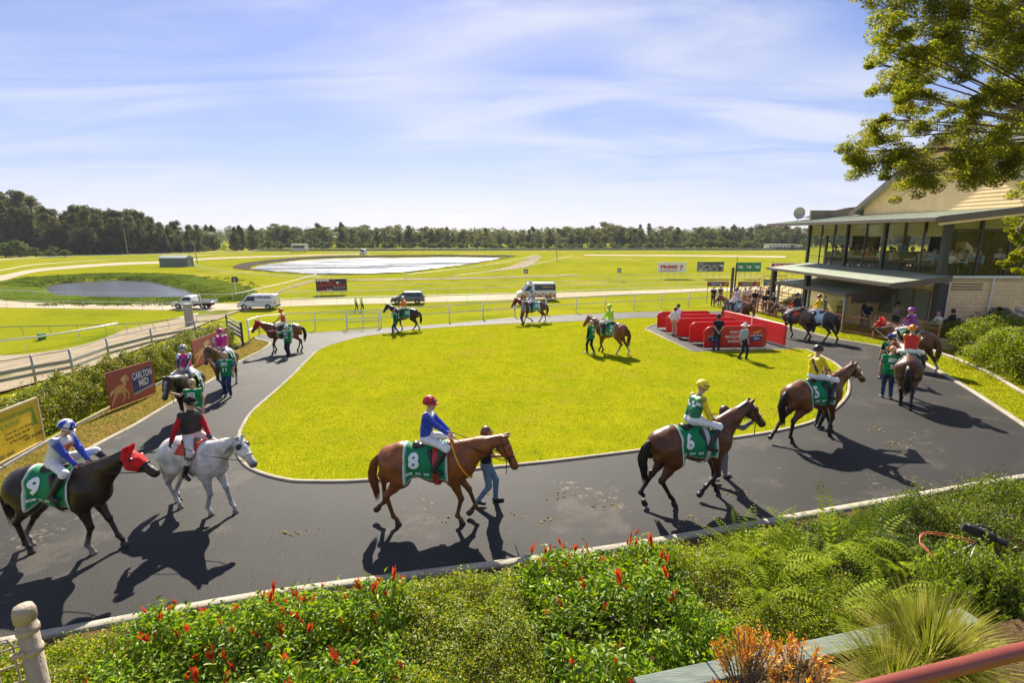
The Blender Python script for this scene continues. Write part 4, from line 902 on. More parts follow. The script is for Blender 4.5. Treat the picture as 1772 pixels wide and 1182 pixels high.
# woodland behind, one mass to the eye
Cw = []; Rw = []
for q in range(420):
    px = random.uniform(330, 1760); p = GP(px, 421.5); y_ = p[1] * random.uniform(.98, 1.25); x_ = (px - 886) / FPX * y_ * .98; hh_ = random.uniform(9, 17); Cw += [(x_, y_, ZT + hh_ * .45), (x_ + random.uniform(-3, 3), y_, ZT + hh_ * .8)]; Rw += [(6.5, 6.5, hh_ * .5), (4.5, 4.5, hh_ * .3)]
V, F, Cc = leaf_cloud(np.array(Cw), np.array(Rw), 70000, 1.0, [(.13, .14, .06), (.11, .125, .055), (.16, .155, .07)], asp=.8)
tag(npmesh('far_woodland', V, F, M['leaf'], col=Cc), kind='stuff')
px = 440
while px < 1400:
    p = GP(px, 430.2); s = random.uniform(.6, 1.15) * (1.35 if 1190 < px < 1320 else 1)
    tree_at('scrub', random.randrange(3), p[0], p[1] + random.uniform(-8, 4), ZT, s, LB['scrub'], 'bushes at the foot of the far trees', 'bush'); px += random.uniform(9, 22)
for px, s in ((10, 1.1), (34, 1.3), (62, .7), (92, .8), (112, .6)):
    p = GP(px, 445); tree_at('scrub', px % 3, p[0], p[1], ZT, s, 'pale green bush in front of the dark stand at left', 'bushes before the left stand', 'bush')
# ================================================================ RAILS AND FENCES
M['white'] = mat('white_paint', (.78, .77, .74), .5, .07, 3, .05, 30)
M['galv'] = mat('galvanised_pipe', (.36, .36, .35), .45, .2, 8, metal=.5)
M['rustp'] = mat('brown_paint', (.30, .13, .075), .55, .15, 5, .1, 30)
M['greyw'] = mat('grey_timber', (.30, .28, .25), .8, .25, 5, .3, 30, stretch=(1, 1, 4))
M['darkm'] = mat('dark_steel', (.035, .036, .038), .45, .2, 5)
def running_rail(name, label, pts, hgt, spacing, r=.05, material=None, goose=0, cat='rail fence', group='rails along the race tracks', zf=zg, rails=(1.0,), rp=.025):
    P = catmull([p[:2] for p in pts], 8); o = empty(name, None, label, cat, group); mtl = material or M['white']
    n = max(int(plen(P) / 2.5), 6); Q = resample(P, n); z = zf(Q[:, 0], Q[:, 1])
    for f in rails:
        mb = MB(); mb.tube(np.column_stack([Q, z + hgt * f]), r, 5); mb.build('rail', mtl, o, True)
    npost = max(int(plen(P) / spacing), 2) + 1; Q2 = resample(P, npost); z2 = zf(Q2[:, 0], Q2[:, 1]); mb = MB()
    for i in range(npost):
        a = Q2[i]; d = Q2[min(i + 1, npost - 1)] - Q2[max(i - 1, 0)]; nr = np.array([-d[1], d[0]]) / np.linalg.norm(d) * goose
        mb.tube([(a[0] + nr[0], a[1] + nr[1], z2[i] - .1), (a[0] + nr[0] * .9, a[1] + nr[1] * .9, z2[i] + hgt * .55), (a[0], a[1], z2[i] + hgt * .98)], rp, 4, False)
    q = mb.build('posts', mtl, o); q['kind'] = 'stuff'
    return o
RL = 'white running rail '
running_rail('running_rail', RL + 'on the near side of the sand track, behind the parked van', P2((-40, 533), (0, 535), (141, 537), (300, 539), (350, 540)), 1.15, 2.6, .045)
running_rail('running_rail', RL + 'along the near side of the sand track from van to grandstand', P2((425, 539), (485, 532), (560, 529.5), (682, 526), (900, 519.5), (1085, 511), (1223, 506.5), (1330, 502)), 1.15, 3, .045)
running_rail('running_rail', RL + 'with curved posts between dark pond and sand track', P2((-40, 513), (0, 514.5), (60, 517), (141, 520), (300, 522.5), (400, 522.5), (440, 514), (500, 499), (548, 484)), 1.2, 2.4, .05, goose=.4)
running_rail('running_rail', RL + 'on the infield edge of the sand track, below the tote board', P2((480, 519.5), (600, 515.5), (682, 513.5), (900, 507.5), (1085, 502), (1223, 498), (1380, 493)), 1.15, 3, .045)
running_rail('running_rail', RL + 'across the infield grass, passing behind the ambulance', P2((555, 506), (700, 503), (900, 498), (1085, 494), (1330, 488)), 1.1, 4, .05)
running_rail('running_rail', RL + 'just in front of the big billboards', P2((700, 491), (900, 488), (1100, 485.5), (1380, 483)), 1.1, 5, .05)
running_rail('running_rail', RL + 'curving round the near bank of the bright lake', P2((336, 460), (345, 467), (370, 473), (420, 480), (500, 487), (560, 488)), 1.1, 3.5, .05)
running_rail('running_rail', RL + 'from the lake corner up to the cross path', P2((700, 484), (800, 472), (860, 462), (905, 452), (930, 444)), 1.1, 5, .06)
running_rail('running_rail', RL + 'beside the cross path in the middle of the infield', P2((780, 486), (870, 474), (940, 460), (990, 447)), 1.1, 5, .06)
running_rail('running_rail', RL + 'round the far left bend outside the sand', P2((-80, 484), (0, 475.5), (70, 463.5), (197, 454), (296, 450.5), (367, 445), (500, 441)), 1.1, 5, .06)
running_rail('running_rail', RL + 'on the outermost far bend under the dark trees', P2((-80, 465), (0, 455.5), (113, 449), (240, 445.5), (423, 438.5), (500, 435.5), (900, 433.6), (1340, 433.6)), 1.25, 8, .10)
running_rail('running_rail', RL + 'on the far straight beyond the lake', P2((560, 441), (760, 438.5), (1000, 437.8), (1380, 438)), 1.2, 8, .08)
p0 = [GP(x, y) for x, y in ((430, 434.6), (900, 432.8), (1400, 432.8))]
running_rail('boundary_fence', 'low dark boundary fence along the foot of the far tree belt', p0, 1.6, 6, .35, M['darkm'], group=None, cat='fence', rails=(.25, .7))
# fences left of the yard
running_rail('running_rail', 'thick pale running rail slanting over the grass at far left', [GT(*p) for p in [(-60, 615), (0, 611), (60, 604), (100, 598), (160, 587), (205, 577)]], 1.05, 3.0, .09, M['white'], goose=.15)
running_rail('running_rail', 'thin grey rail with bent posts on the grass at far left', [GT(*p) for p in [(-60, 584), (0, 583), (100, 581), (205, 578), (300, 571), (345, 560)]], 1.0, 2.4, .05, M['galv'], goose=.25)
def fence(name, label, posts, tops, rails, pr, rr, mp, mr, zf=zg, cat='fence', plank=None):
    """posts: ground points; rails: height fractions"""
    o = empty(name, tuple(posts[0]), label, cat); O = np.array(posts[0]); T = []
    for p, h_ in zip(posts, tops):
        mb = MB(); mb.tube([p - O - np.array([0, 0, .15]), p - O + np.array([0, 0, h_])], pr, 8); mb.build('post', mp, o, True); T.append(h_)
    for f in rails:
        for i in range(len(posts) - 1):
            a = posts[i] - O + np.array([0, 0, T[i] * f]); b = posts[i + 1] - O + np.array([0, 0, T[i + 1] * f]); mb = MB()
            if plank and f in plank: mb.bar(a, b, .04, plank[f])
            else: mb.tube([a, b], rr, 6)
            mb.build('rail', mr, o)
    return o
fence('pipe_fence', 'grey pipe and plank fence beside the dirt path at left', [GT(*p) for p in [(-40, 690), (63, 667), (128, 654), (190, 628), (265, 606), (340, 590), (418, 592)]], [1.35] * 7, (.97, .60, .38), .05, .025, M['galv'], M['greyw'], plank={.60: .17, .38: .14})
g0 = GT(421, 600); g1 = GT(396, 588)
o = empty('timber_gate', tuple(g0), 'dark slatted timber gate standing open beside the hedge end', 'gate'); dv = g1 - g0
for f, w_ in ((.15, .05), (.55, .2), (.8, .2), (1.08, .2), (1.38, .06)): MB().bar((0, 0, f), dv + np.array([0, 0, f - dv[2]]), .04, w_).build('slat', M['greyw'], o)
for q in (0, 1): MB().bar(dv * q * np.array([1, 1, 0]) + np.array([0, 0, -.1]), dv * q * np.array([1, 1, 0]) + np.array([0, 0, 1.5]), .09, .09, (1, 0, 0)).build('post', M['darkm'], o)
wf = [GY(*p) for p in [(432, 595), (449, 580), (496, 574), (546, 571.5), (600, 570), (660, 566.5), (720, 562), (778, 557.5), (836, 553), (891, 549), (945, 545), (997, 541.5), (1047, 538.5), (1097, 536), (1144, 533.5), (1191, 531), (1240, 527)]]
fence('rail_fence', 'white two-rail fence along the far side of the mounting yard', wf, [1.55] + [1.35] * 16, (.97, .55), .05, .035, M['white'], M['white'])
g0, g1 = GY(604, 571.5), GY(658, 568)
o = empty('rail_gate', tuple(g0), 'white tubular gate in the far yard fence, left of centre', 'gate'); dv = (g1 - g0) * np.array([1, 1, 1]); o.location = o.location + Vector((0, -.35, 0))
for f in (.15, .65, 1.2): MB().tube([(0, 0, f), dv + np.array([0, 0, f])], .03, 6).build('rail', M['white'], o)
for q in (0, .5, 1): MB().tube([dv * q + np.array([0, 0, .1]), dv * q + np.array([0, 0, 1.2])], .03, 6).build('upright', M['white'], o)
# picket fence before the grandstand
pf = [GY(*p) for p in [(1262, 528), (1285, 536), (1310, 542), (1340, 549.5), (1370, 556), (1400, 562.5), (1428, 569), (1456, 575.5), (1510, 586), (1565, 597), (1620, 606)]]
o = empty('picket_fence', tuple(pf[0]), 'brown metal picket fence with looped tops before the grandstand', 'fence'); O = pf[0]; npk = 0
hoop = MB(); hoop.tube([(0, 0, .08), (0, 0, 1.08), (.0, .0, 1.16)], .011, 4)
hm = None
for i in range(len(pf) - 1):
    a, b = pf[i] - O, pf[i + 1] - O
    MB().bar(a - np.array([0, 0, .1]), a + np.array([0, 0, 1.28]), .07, .07, (1, 0, 0)).build('post', M['rustp'], o)
    for f in (.18, 1.0): MB().bar(a + np.array([0, 0, f]), b + np.array([0, 0, f]), .03, .04).build('rail', M['rustp'], o)
    L_ = np.linalg.norm(b - a); n = int(L_ / .14)
    for q in range(1, n):
        p = a + (b - a) * q / n
        if hm is None: hm = MB().tube([(0, 0, .1), (0, 0, 1.14)], .012, 5).build('picket', M['rustp'], o); hm.location = p
        else: c = bpy.data.objects.new('picket', hm.data); link(c, o); c.location = p
        npk += 1
MB().bar(pf[-1] - O - np.array([0, 0, .1]), pf[-1] - O + np.array([0, 0, 1.28]), .07, .07, (1, 0, 0)).build('post', M['rustp'], o)
# ================================================================ SIGNS
def board(name, label, c0, c1, h_, bg, thick=.05, lift=.0, frame=None, group=None, legs=0, cat='sign', z0=None):
    """upright board from ground point c0 to c1 (left to right as read)"""
    c0 = np.array(c0, float); c1 = np.array(c1, float); U = c1 - c0; L_ = np.linalg.norm(U[:2]); Un = U / np.linalg.norm(U); up = np.array([0, 0, 1.]); nn = np.cross(Un, up); nn /= np.linalg.norm(nn)
    o = empty(name, tuple(c0), label, cat, group); mb = MB(); mb.extr([(0, lift), (L_, lift), (L_, lift + h_), (0, lift + h_)], (0, 0, 0), Un, up, -nn, thick); mb.build('panel', bg, o)
    if frame is not None:
        for a, b in (((0, lift), (L_, lift)), ((0, lift + h_), (L_, lift + h_)), ((0, lift), (0, lift + h_)), ((L_, lift), (L_, lift + h_))): MB().bar(Un * a[0] + up * a[1], Un * b[0] + up * b[1], .05, .05, nn).build('frame', frame, o)
    if legs:
        for q in range(legs): x = L_ * (q + .5) / legs; MB().bar(Un * x - nn * .06 + up * -.2, Un * x - nn * .06 + up * (lift + h_), .07, .07, nn).build('leg', M['greyw'], o)
    def at(u, v, off=.004): return np.array(Un) * u * L_ + up * (lift + v * h_) + nn * off
    return o, at, Un, up, nn, L_
def spanel(name, o, at, Un, up, u0, u1, v0, v1, material, off=.003):
    P = [at(u, v, off) for u, v in ((u0, v0), (u1, v0), (u1, v1), (u0, v1))]; return npmesh(name, P, np.array([[0, 1, 2, 3]]), material, o)
def spoly(name, o, at, pts, material, off=.005): return npmesh(name, [at(u, v, off) for u, v in pts], [tuple(range(len(pts)))], material, o)
c = lambda n, col, r=.5: flat(n, col, r, var=.05)
red = c('sign_red', (.50, .02, .02)); wht = c('sign_white', (.78, .78, .76)); grn = c('sign_green', (.0, .25, .10)); nvy = c('sign_navy', (.03, .045, .17)); ylw = c('sign_yellow', (.72, .50, .015)); blk = c('sign_black', (.02, .02, .02)); mar = c('sign_maroon', (.30, .05, .035)); gold = c('sign_gold', (.62, .36, .12)); blue = c('sign_blue', (.02, .16, .32)); grey = c('sign_grey', (.22, .24, .24)); dgrn = c('sign_darkgreen', (.10, .28, .03))
def far_board(px0, px1, pyt, pyb, gy_, label, bg):
    a = GP(px0, gy_); b = GP(px1, gy_); b = AY(px1, gy_, a[1]); sc_ = a[1] / FPX * 1.02
    return board('billboard', label, (a[0], a[1], ZT), (b[0], a[1], ZT), (pyb - pyt) * sc_, bg, .15, (gy_ - pyb) * sc_, wht if 0 else None, 'billboards on the infield', 4)
o, at, Un, up, nn, L_ = far_board(1137, 1186, 455, 471.5, 482, 'white billboard with red lettering and a seven on the infield', wht)
flat_text('lettering', 'PRIME', at(.40, .52), Un, up, 1.05, red, o, .05, width=L_ * .60); flat_text('lettering', '7', at(.83, .45), Un, up, 1.35, red, o, .06, width=L_ * .13); spanel('underline', o, at, Un, up, .08, .70, .12, .20, red)
o, at, Un, up, nn, L_ = far_board(1205, 1251, 454, 470.5, 482, 'billboard with a dark photo of buildings on the infield', grey)
random.seed(3)
for q in range(22):
    u = random.uniform(.02, .9); v = random.uniform(.05, .6); spanel('picture_block', o, at, Un, up, u, u + random.uniform(.04, .14), v, v + random.uniform(.05, .3), random.choice([blk, wht, c('pic_blue', (.10, .17, .20)), c('pic_grey', (.33, .33, .30)), c('pic_dark', (.05, .07, .06))]), .003 + q * .002)
spanel('picture_block', o, at, Un, up, .0, 1, .72, 1, c('pic_dark', (.05, .07, .06)), .05); flat_text('lettering', 'Resort', at(.16, .84), Un, up, .45, wht, o, .0, off=.06)
o, at, Un, up, nn, L_ = far_board(1272, 1315, 455, 470.5, 482, 'green billboard with three white letter blocks on the infield', grn)
for q in range(3):
    spoly('panel_stripe', o, at, [(q * .335 + .0, .0), (q * .335 + .20, .0), (q * .335 + .30, 1.), (q * .335 + .08, 1.)], c('sign_green2', (.01, .17, .08)), .004); flat_text('lettering', 'TAB', at(.17 + q * .335, .5), Un, up, .85, wht, o, .03, width=L_ * .20, off=.012)
o, at, Un, up, nn, L_ = far_board(1331, 1376, 456, 469.5, 482, 'white and red billboard half hidden by the grandstand awning', wht)
spanel('red_band', o, at, Un, up, .05, .95, .42, .95, red); flat_text('lettering', 'RACING', at(.5, .68), Un, up, .7, wht, o, .02, width=L_ * .7, off=.01)
def low_banner(px0, px1, pyt, pyb, label, bg, y=47.5):
    a = AY(px0, pyb, y); b = AY(px1, pyb, y); sc_ = y / FPX * 1.02
    return board('banner', label, a, b, (pyb - pyt) * sc_, bg, .03, 0, None, 'banners on the fence by the steps')
for px0, px1, lab in ((1223.5, 1261, 'dark red fence banner left of the grey winning post'), (1277, 1315, 'dark red fence banner right of the grey winning post')):
    o, at, Un, up, nn, L_ = low_banner(px0, px1, 487.5, 495.5, lab, mar, 50); spanel('navy_block', o, at, Un, up, .12, .72, .2, .85, nvy); flat_text('lettering', 'CARLTON MID', at(.42, .52), Un, up, .22, wht, o, .02, width=L_ * .5, off=.01); spoly('horse_emblem', o, at, [(.78, .3), (.84, .6), (.9, .85), (.95, .6), (.9, .3)], gold)
    for q in (.05, .95): MB().bar(at(q, 0, -.05) * np.array([1, 1, 0]) + np.array([0, 0, -1.7]), at(q, 1, -.05), .05, .05, (1, 0, 0)).build('post', M['galv'], o)
o, at, Un, up, nn, L_ = low_banner(1321, 1344, 484, 494, 'blue banner beside the brown steps', blue, 50); flat_text('lettering', 'RACING', at(.5, .5), Un, up, .25, wht, o, .0, width=L_ * .6, off=.01)
for q in (.05, .95): MB().bar(at(q, 0, -.05) * np.array([1, 1, 0]) + np.array([0, 0, -1.9]), at(q, 1, -.05), .05, .05, (1, 0, 0)).build('post', M['galv'], o)
# tote board
a = GP(548, 511); b = AY(601, 509, a[1] + 1.0); sc_ = a[1] / FPX
o, at, Un, up, nn, L_ = board('tote_board', 'black and red tote board standing on the infield grass', (a[0], a[1], ZT), (b[0], a[1] + 1.0, ZT), 23 * sc_, blk, .25, 5.5 * sc_, None, None, 3, 'scoreboard')
for r_ in range(5):
    for q in range(9):
        if random.random() < .85: spanel('number_slot', o, at, Un, up, .03 + q * .105, .03 + q * .105 + .085, .05 + r_ * .19, .05 + r_ * .19 + .13, [red, c('slot_dark', (.10, .02, .02)), grey, red, wht][(r_ + (q > 4)) % 5 if r_ != 2 else 0] if random.random() < .8 else blk, .004)
spanel('border_strip', o, at, Un, up, 0, 1, .955, 1, c('sign_gold', (.6, .4, .1)), .006)
flat_text('lettering', 'TAB', at(.42, .12), Un, up, .5, wht, o, .02, off=.012)
# winning post
p = GY(1266, 527); o = empty('winning_post', tuple(p), 'grey double steel post with cap rising behind the crowd', 'post')
MB().box(-.22, -.04, -.1, .1, 0, 3.3).build('column', M['darkm'], o); MB().box(.10, .2, -.06, .06, 0, 3.5).build('column', M['darkm'], o); MB().tube([(.15, 0, 3.5), (.15, 0, 4.3)], .02, 6).build('mast', M['darkm'], o)
# furlong posts, timber posts, small course huts
for i, (px, py, h_, lab) in enumerate(((409, 513, 2.6, 'white number post by the dark pond reeds'), (910, 489, 2.2, 'small number post on the infield left of centre'), (1071, 487, 2.2, 'small number post on the infield, left of the white billboard'))):
    p = GP(px, py); o = empty('distance_post', tuple(p), lab, 'post', 'distance posts on the infield'); MB().tube([(0, 0, 0), (0, 0, h_)], .07, 6).build('pole', M['white'], o); MB().box(-.45, .45, -.04, .04, h_ - .3, h_ + .6).build('plate', blk, o); flat_text('number', '600'[:1 + i], (0, -.05, h_ + .15), (1, 0, 0), (0, 0, 1), .6, wht, o, .02)
p = GT(329, 566); o = empty('timber_post', tuple(p), 'stout grey timber post at the bend of the dirt path', 'post'); MB().box(-.28, .28, -.25, .25, 0, 2.1).build('post', M['greyw'], o, bevel=.03); MB().box(-.31, .31, -.28, .28, 2.1, 2.16).build('cap', M['greyw'], o)
p = GT(73, 588); o = empty('utility_box', tuple(p), 'small green box standing on the grass behind the rail', 'box'); MB().box(-.25, .25, -.2, .2, 0, .55).build('cabinet', c('box_green', (.03, .16, .07)), o, bevel=.02); MB().box(-.27, .27, -.22, .22, .55, .6).build('lid', c('box_green2', (.05, .2, .1)), o)
p = GP(307, 461); o = empty('shed', tuple(p), 'low grey-green shed beyond the dark pond', 'shed'); MB().box(-4.2, 4.0, -2, 2, 0, 2.6).build('wall', c('shed_green', (.12, .15, .12)), o); MB().extr([(-2.2, 2.6), (2.2, 2.6), (2.2, 2.75), (0, 3.5), (-2.2, 2.75)], (-4.3, 0, 0), (0, 1, 0), (0, 0, 1), (1, 0, 0), 8.4).build('roof', c('shed_roof', (.33, .37, .35)), o); MB().box(4.0, 4.03, -.8, .6, 0, 2.1).build('door', c('shed_door', (.3, .3, .28)), o)
for px, py, h_, lab in ((222, 443, 13, 'pale leaning pole before the dark trees at left'), (342, 457, 7, 'dark pole beside the low shed'), (964, 452, 8, 'thin pole in the middle of the infield')):
    p = GP(px, py); MBo = MB().tube([(0, 0, 0), (-.4, 0, h_)], [.16, .10], 6); o = MBo.build('pole', M['barkp'] if px == 222 else M['greyw']); o.location = p; tag(o, lab, 'pole')
# buildings far right
for px, py, w_, h_, lab in ((1352, 432, 17, 3.2, 'long low white shed under the trees at far right'), (1378, 432, 7, 2.6, 'small white hut beside the long low shed')):
    p = GP(px, py); o = empty('far_shed', tuple(p), lab, 'shed', 'white sheds at far right'); MB().box(-w_ / 2, w_ / 2, 0, 6, 0, h_).build('wall', M['white'], o); MB().box(-w_ / 2 - .5, w_ / 2 + .5, -.8, 6.5, h_, h_ + .35).build('roof', c('roof_tan', (.42, .36, .29)), o)
    for q in range(int(w_ / 2.2)): MB().box(-w_ / 2 + 1 + q * 2.2, -w_ / 2 + 2.2 + q * 2.2, -.03, 0.0, .9, 2.0).build('window', c('glass_dark', (.05, .06, .07), .2), o)
p = GP(517, 436.5); o = empty('far_hut', tuple(p), 'small pale stewards tower beyond the far straight', 'hut'); MB().box(-4, 4, 0, 4, 1.2, 4).build('wall', M['white'], o); MB().box(-4.4, 4.4, -.5, 4.5, 4, 4.4).build('roof', c('roof_tan', (.42, .36, .29)), o); MB().box(-3.4, 3.4, -.04, 0, 2.2, 3.6).build('window', c('glass_dark', (.05, .06, .07), .2), o)
for q in (-3.6, 3.6): MB().box(q - .15, q + .15, .2, .5, 0, 1.2).build('leg', M['greyw'], o)
# ================================================================ VEHICLES
M['tyre'] = mat('tyre', (.02, .02, .02), .85, .1); M['rim'] = mat('wheel_rim', (.45, .45, .46), .35, .1, metal=.7); M['vglass'] = mat('vehicle_glass', (.02, .025, .03), .08, .05); M['trim'] = mat('black_trim', (.025, .025, .027), .55, .1)
M['lampr'] = c('lamp_red', (.45, .02, .02), .25); M['lampw'] = c('lamp_clear', (.75, .75, .72), .2)
def vehicle(name, label, p, head, prof, W, green, wheels, paint, wr=.34, windows=(), cat='vehicle', tuck=.16, belt=.95, extra=None, scale=1):
    """prof: side outline (x forward, z) of the body; green: roofline parts above belt get tucked in"""
    Mx = Matrix.Translation(Vector(p)) @ Matrix.Rotation(head, 4, 'Z') @ Matrix.Scale(scale, 4); o = empty(name, Mx, label, cat); n = len(prof)
    def yy(z): return W / 2 - (tuck * max(0, (z - belt)) / 1.0 if z > belt else .03 * max(0, .5 - z))
    V = [(x, -yy(z), z) for x, z in prof] + [(x, yy(z), z) for x, z in prof]
    F = [tuple(range(n)), tuple(range(2 * n - 1, n - 1, -1))] + [(i, n + i, n + (i + 1) % n, (i + 1) % n) for i in range(n)]
    b = npmesh('body', V, F, paint, o); m = b.modifiers.new('bevel', 'BEVEL'); m.width = .07; m.segments = 3; m.limit_method = 'ANGLE'; m.angle_limit = .5
    for poly in windows:
        for s in (-1, 1):
            vv = [(x, s * (yy(z) + .012), z) for x, z in poly]; npmesh('side_window', vv if s > 0 else vv, [tuple(range(len(vv)))[::s]], M['vglass'], o)
    for (xa, za, xb, zb, wf) in green:
        wa, wb = yy(za) * wf, yy(zb) * wf; d = np.array([zb - za, 0, -(xb - xa)]); d /= np.linalg.norm(d); d = d * (1 if d[0] * (1 if (xa + xb) > 0 else -1) > 0 or d[2] > .6 else -1)
        q = d * .015; npmesh('windscreen' if (xa + xb) > 0 else 'rear_window', [(xa + q[0], -wa, za + q[2]), (xa + q[0], wa, za + q[2]), (xb + q[0], wb, zb + q[2]), (xb + q[0], -wb, zb + q[2])], np.array([[0, 1, 2, 3]]), M['vglass'], o)
    for x in wheels:
        for s in (-1, 1):
            w1 = MB(); w1.tube([(x, s * (W / 2 - .22), wr), (x, s * (W / 2 + .01), wr)], wr, 20); wo_ = w1.build('wheel', M['tyre'], o)
            MB().tube([(x, s * (W / 2 - .05), wr), (x, s * (W / 2 + .022), wr)], wr * .62, 14).build('rim', M['rim'], wo_)
            MB().extr([(math.cos(a) * wr * 1.22, math.sin(a) * wr * 1.22) for a in np.linspace(0, PI, 9)], (x, s * (W / 2 + .004) - .003, wr * .95), (1, 0, 0), (0, 0, 1), (0, 1, 0), .006).build('wheel_arch', M['trim'], o)
    xf = max(x for x, z in prof); xr = min(x for x, z in prof)
    for s in (-1, 1):
        MB().box(xf - .12, xf - .0, s * W * .40 - .15, s * W * .40 + .15, .62, .80).build('headlight', M['lampw'], o); MB().box(xr - .012, xr + .1, s * W * .43 - .08, s * W * .43 + .08, .75, 1.1).build('tail_light', M['lampr'], o)
        MB().box(.55 * xf, .55 * xf + .12, s * (W / 2 + .02), s * (W / 2 + .2), 1.05, 1.25).build('mirror', M['trim'], o)
    MB().box(xf - .1, xf + .03, -W * .46, W * .46, .28, .5).build('bumper', M['trim'], o); MB().box(xr - .03, xr + .1, -W * .46, W * .46, .3, .5).build('bumper', M['trim'], o)
    if extra: extra(o, yy, W)
    return o
pw = mat('white_car_paint', (.72, .72, .71), .3, .03, coat=.5); pd = mat('dark_blue_car_paint', (.09, .105, .135), .28, .05, coat=.6); pam = mat('ambulance_paint', (.74, .73, .68), .35, .03, coat=.4)
van = [(-2.45, .32), (-2.5, .6), (-2.45, 1.9), (-2.3, 1.98), (.75, 1.98), (1.1, 1.92), (1.75, 1.18), (2.35, .98), (2.48, .75), (2.48, .34)]
def van_x(o, yy, W):
    for s in (-1, 1):
        flat_text('lettering', 'EXPRESS', (-.75, s * (yy(1.6) + .02), 1.62), (-s, 0, 0), (0, 0, 1), .42, nvy, o, .03, width=2.4)
    MB().box(-2.1, .6, -.02 - W / 2, W / 2 + .02, .98, 1.0).build('rub_strip', M['trim'], o)
p = GP(449, 534.5); vehicle('delivery_van', 'white delivery van with dark lettering parked on the sand track', (p[0], p[1], ZT + .03), PI + .06, van, 1.9, [(1.76, 1.2, 1.12, 1.9, .86)], (-1.5, 1.6), pw, .34, [[(.15, 1.15), (1.5, 1.15), (1.05, 1.75), (.2, 1.75)]], 'van', extra=van_x)
suv = [(-2.3, .36), (-2.38, .7), (-2.3, 1.05), (-2.05, 1.66), (-1.7, 1.74), (.35, 1.74), (.65, 1.68), (1.25, 1.08), (2.15, .95), (2.36, .72), (2.36, .36)]
p = GP(706, 525.5); vehicle('suv', 'dark blue station wagon parked on the sand track behind the orange jockey', (p[0], p[1], ZT + .03), PI + .1, suv, 1.86, [(1.22, 1.12, .68, 1.66, .84), (-2.28, 1.1, -2.06, 1.62, .8)], (-1.4, 1.45), pd, .36, [[(-2.0, 1.12), (-1.05, 1.12), (-1.05, 1.58), (-1.85, 1.58)], [(-.95, 1.12), (.1, 1.12), (.1, 1.58), (-.95, 1.58)], [(.2, 1.12), (1.05, 1.12), (.55, 1.58), (.2, 1.58)]], 'car', tuck=.24)
amb = [(-3.0, .4), (-3.02, .7), (-3.0, 2.5), (-2.8, 2.62), (1.1, 2.62), (1.35, 2.5), (2.2, 1.38), (2.85, 1.15), (3.0, .8), (3.0, .4)]
def amb_x(o, yy, W):
    for s in (-1, 1):
        def q(n, x0, x1, z0, z1, m_, off=.02): npmesh(n, [(x0, s * (yy(z0) + off), z0), (x1, s * (yy(z0) + off), z0), (x1, s * (yy(z1) + off), z1), (x0, s * (yy(z1) + off), z1)], np.array([[0, 1, 2, 3]][:: s]), m_, o)
        q('side_panel', -2.9, .3, 1.5, 2.35, M['vglass'])
        for k in range(9): q('check_square', -2.9 + k * .6, -2.6 + k * .6, .62 + (k % 2) * .22, .86 + (k % 2) * .22, c('amb_red', (.60, .08, .015)), .025); q('check_square', -2.6 + k * .6, -2.3 + k * .6, .86 - (k % 2) * .22, 1.08 - (k % 2) * .22, c('amb_yel', (.72, .55, .05)), .022)
        q('stripe', -2.95, 2.7, .5, .62, c('amb_red', (.60, .08, .015)), .022)
        flat_text('lettering', 'AMBULANCE', (-1.7, s * (yy(2.0) + .03), 1.98), (-s, 0, 0), (0, 0, 1), .3, ylw, o, .02, width=1.7)
    for y_ in (-.5, .5): MB().box(.7, 1.1, y_ - .25, y_ + .25, 2.62, 2.78).build('roof_light', c('lamp_blue', (.05, .12, .5), .2), o)
p = GP(927, 518.5); vehicle('ambulance', 'white and orange ambulance parked on the sand track behind the blue jockey', (p[0], p[1], ZT + .03), PI + .1, amb, 2.0, [(2.24, 1.4, 1.38, 2.48, .85)], (-1.9, 2.0), pam, .37, [[(.75, 1.4), (1.95, 1.4), (1.25, 2.2), (.75, 2.2)]], 'ambulance', extra=amb_x)
ute = [(-.35, .42), (-.35, 1.0), (-.3, 1.05), (-.2, 1.62), (-.05, 1.70), (.75, 1.70), (.95, 1.62), (1.45, 1.08), (2.3, .96), (2.48, .75), (2.48, .4)]
def ute_x(o, yy, W):
    MB().box(-2.8, -.45, -W / 2 - .03, W / 2 + .03, .78, .88).build('tray', c('tray_alloy', (.5, .5, .5), .4), o)
    for s in (-1, 1): MB().box(-2.8, -.45, s * W / 2 - .02, s * W / 2 + .02, .88, 1.12).build('tray_side', c('tray_alloy', (.5, .5, .5), .4), o)
    for y_ in (-.85, -.3, .3, .85): MB().bar((-.5, y_, .88), (-.5, y_, 1.7), .05, .05, (1, 0, 0)).build('headboard_bar', M['white'], o)
    MB().bar((-.5, -.9, 1.7), (-.5, .9, 1.7), .05, .05).build('headboard_bar', M['white'], o); MB().box(-2.6, 0, -.35, .35, .4, .76).build('chassis', M['trim'], o)
p = GP(336, 533.5); vehicle('flatbed_ute', 'white flatbed utility parked beside the dark pond', (p[0], p[1], ZT + .03), PI + .05, ute, 1.8, [(1.42, 1.12, .97, 1.62, .84)], (-1.6, 1.6), pw, .35, [[(-.1, 1.12), (1.2, 1.12), (.8, 1.56), (-.05, 1.56)]], 'ute', extra=ute_x)
p = GP(629, 440.5); vehicle('far_truck', 'tiny white truck on the far straight beyond the lake', (p[0], p[1], ZT + .05), -PI / 2, amb, 2.2, [(2.24, 1.4, 1.38, 2.48, .85)], (-1.9, 2.0), pw, .4, [], 'truck')
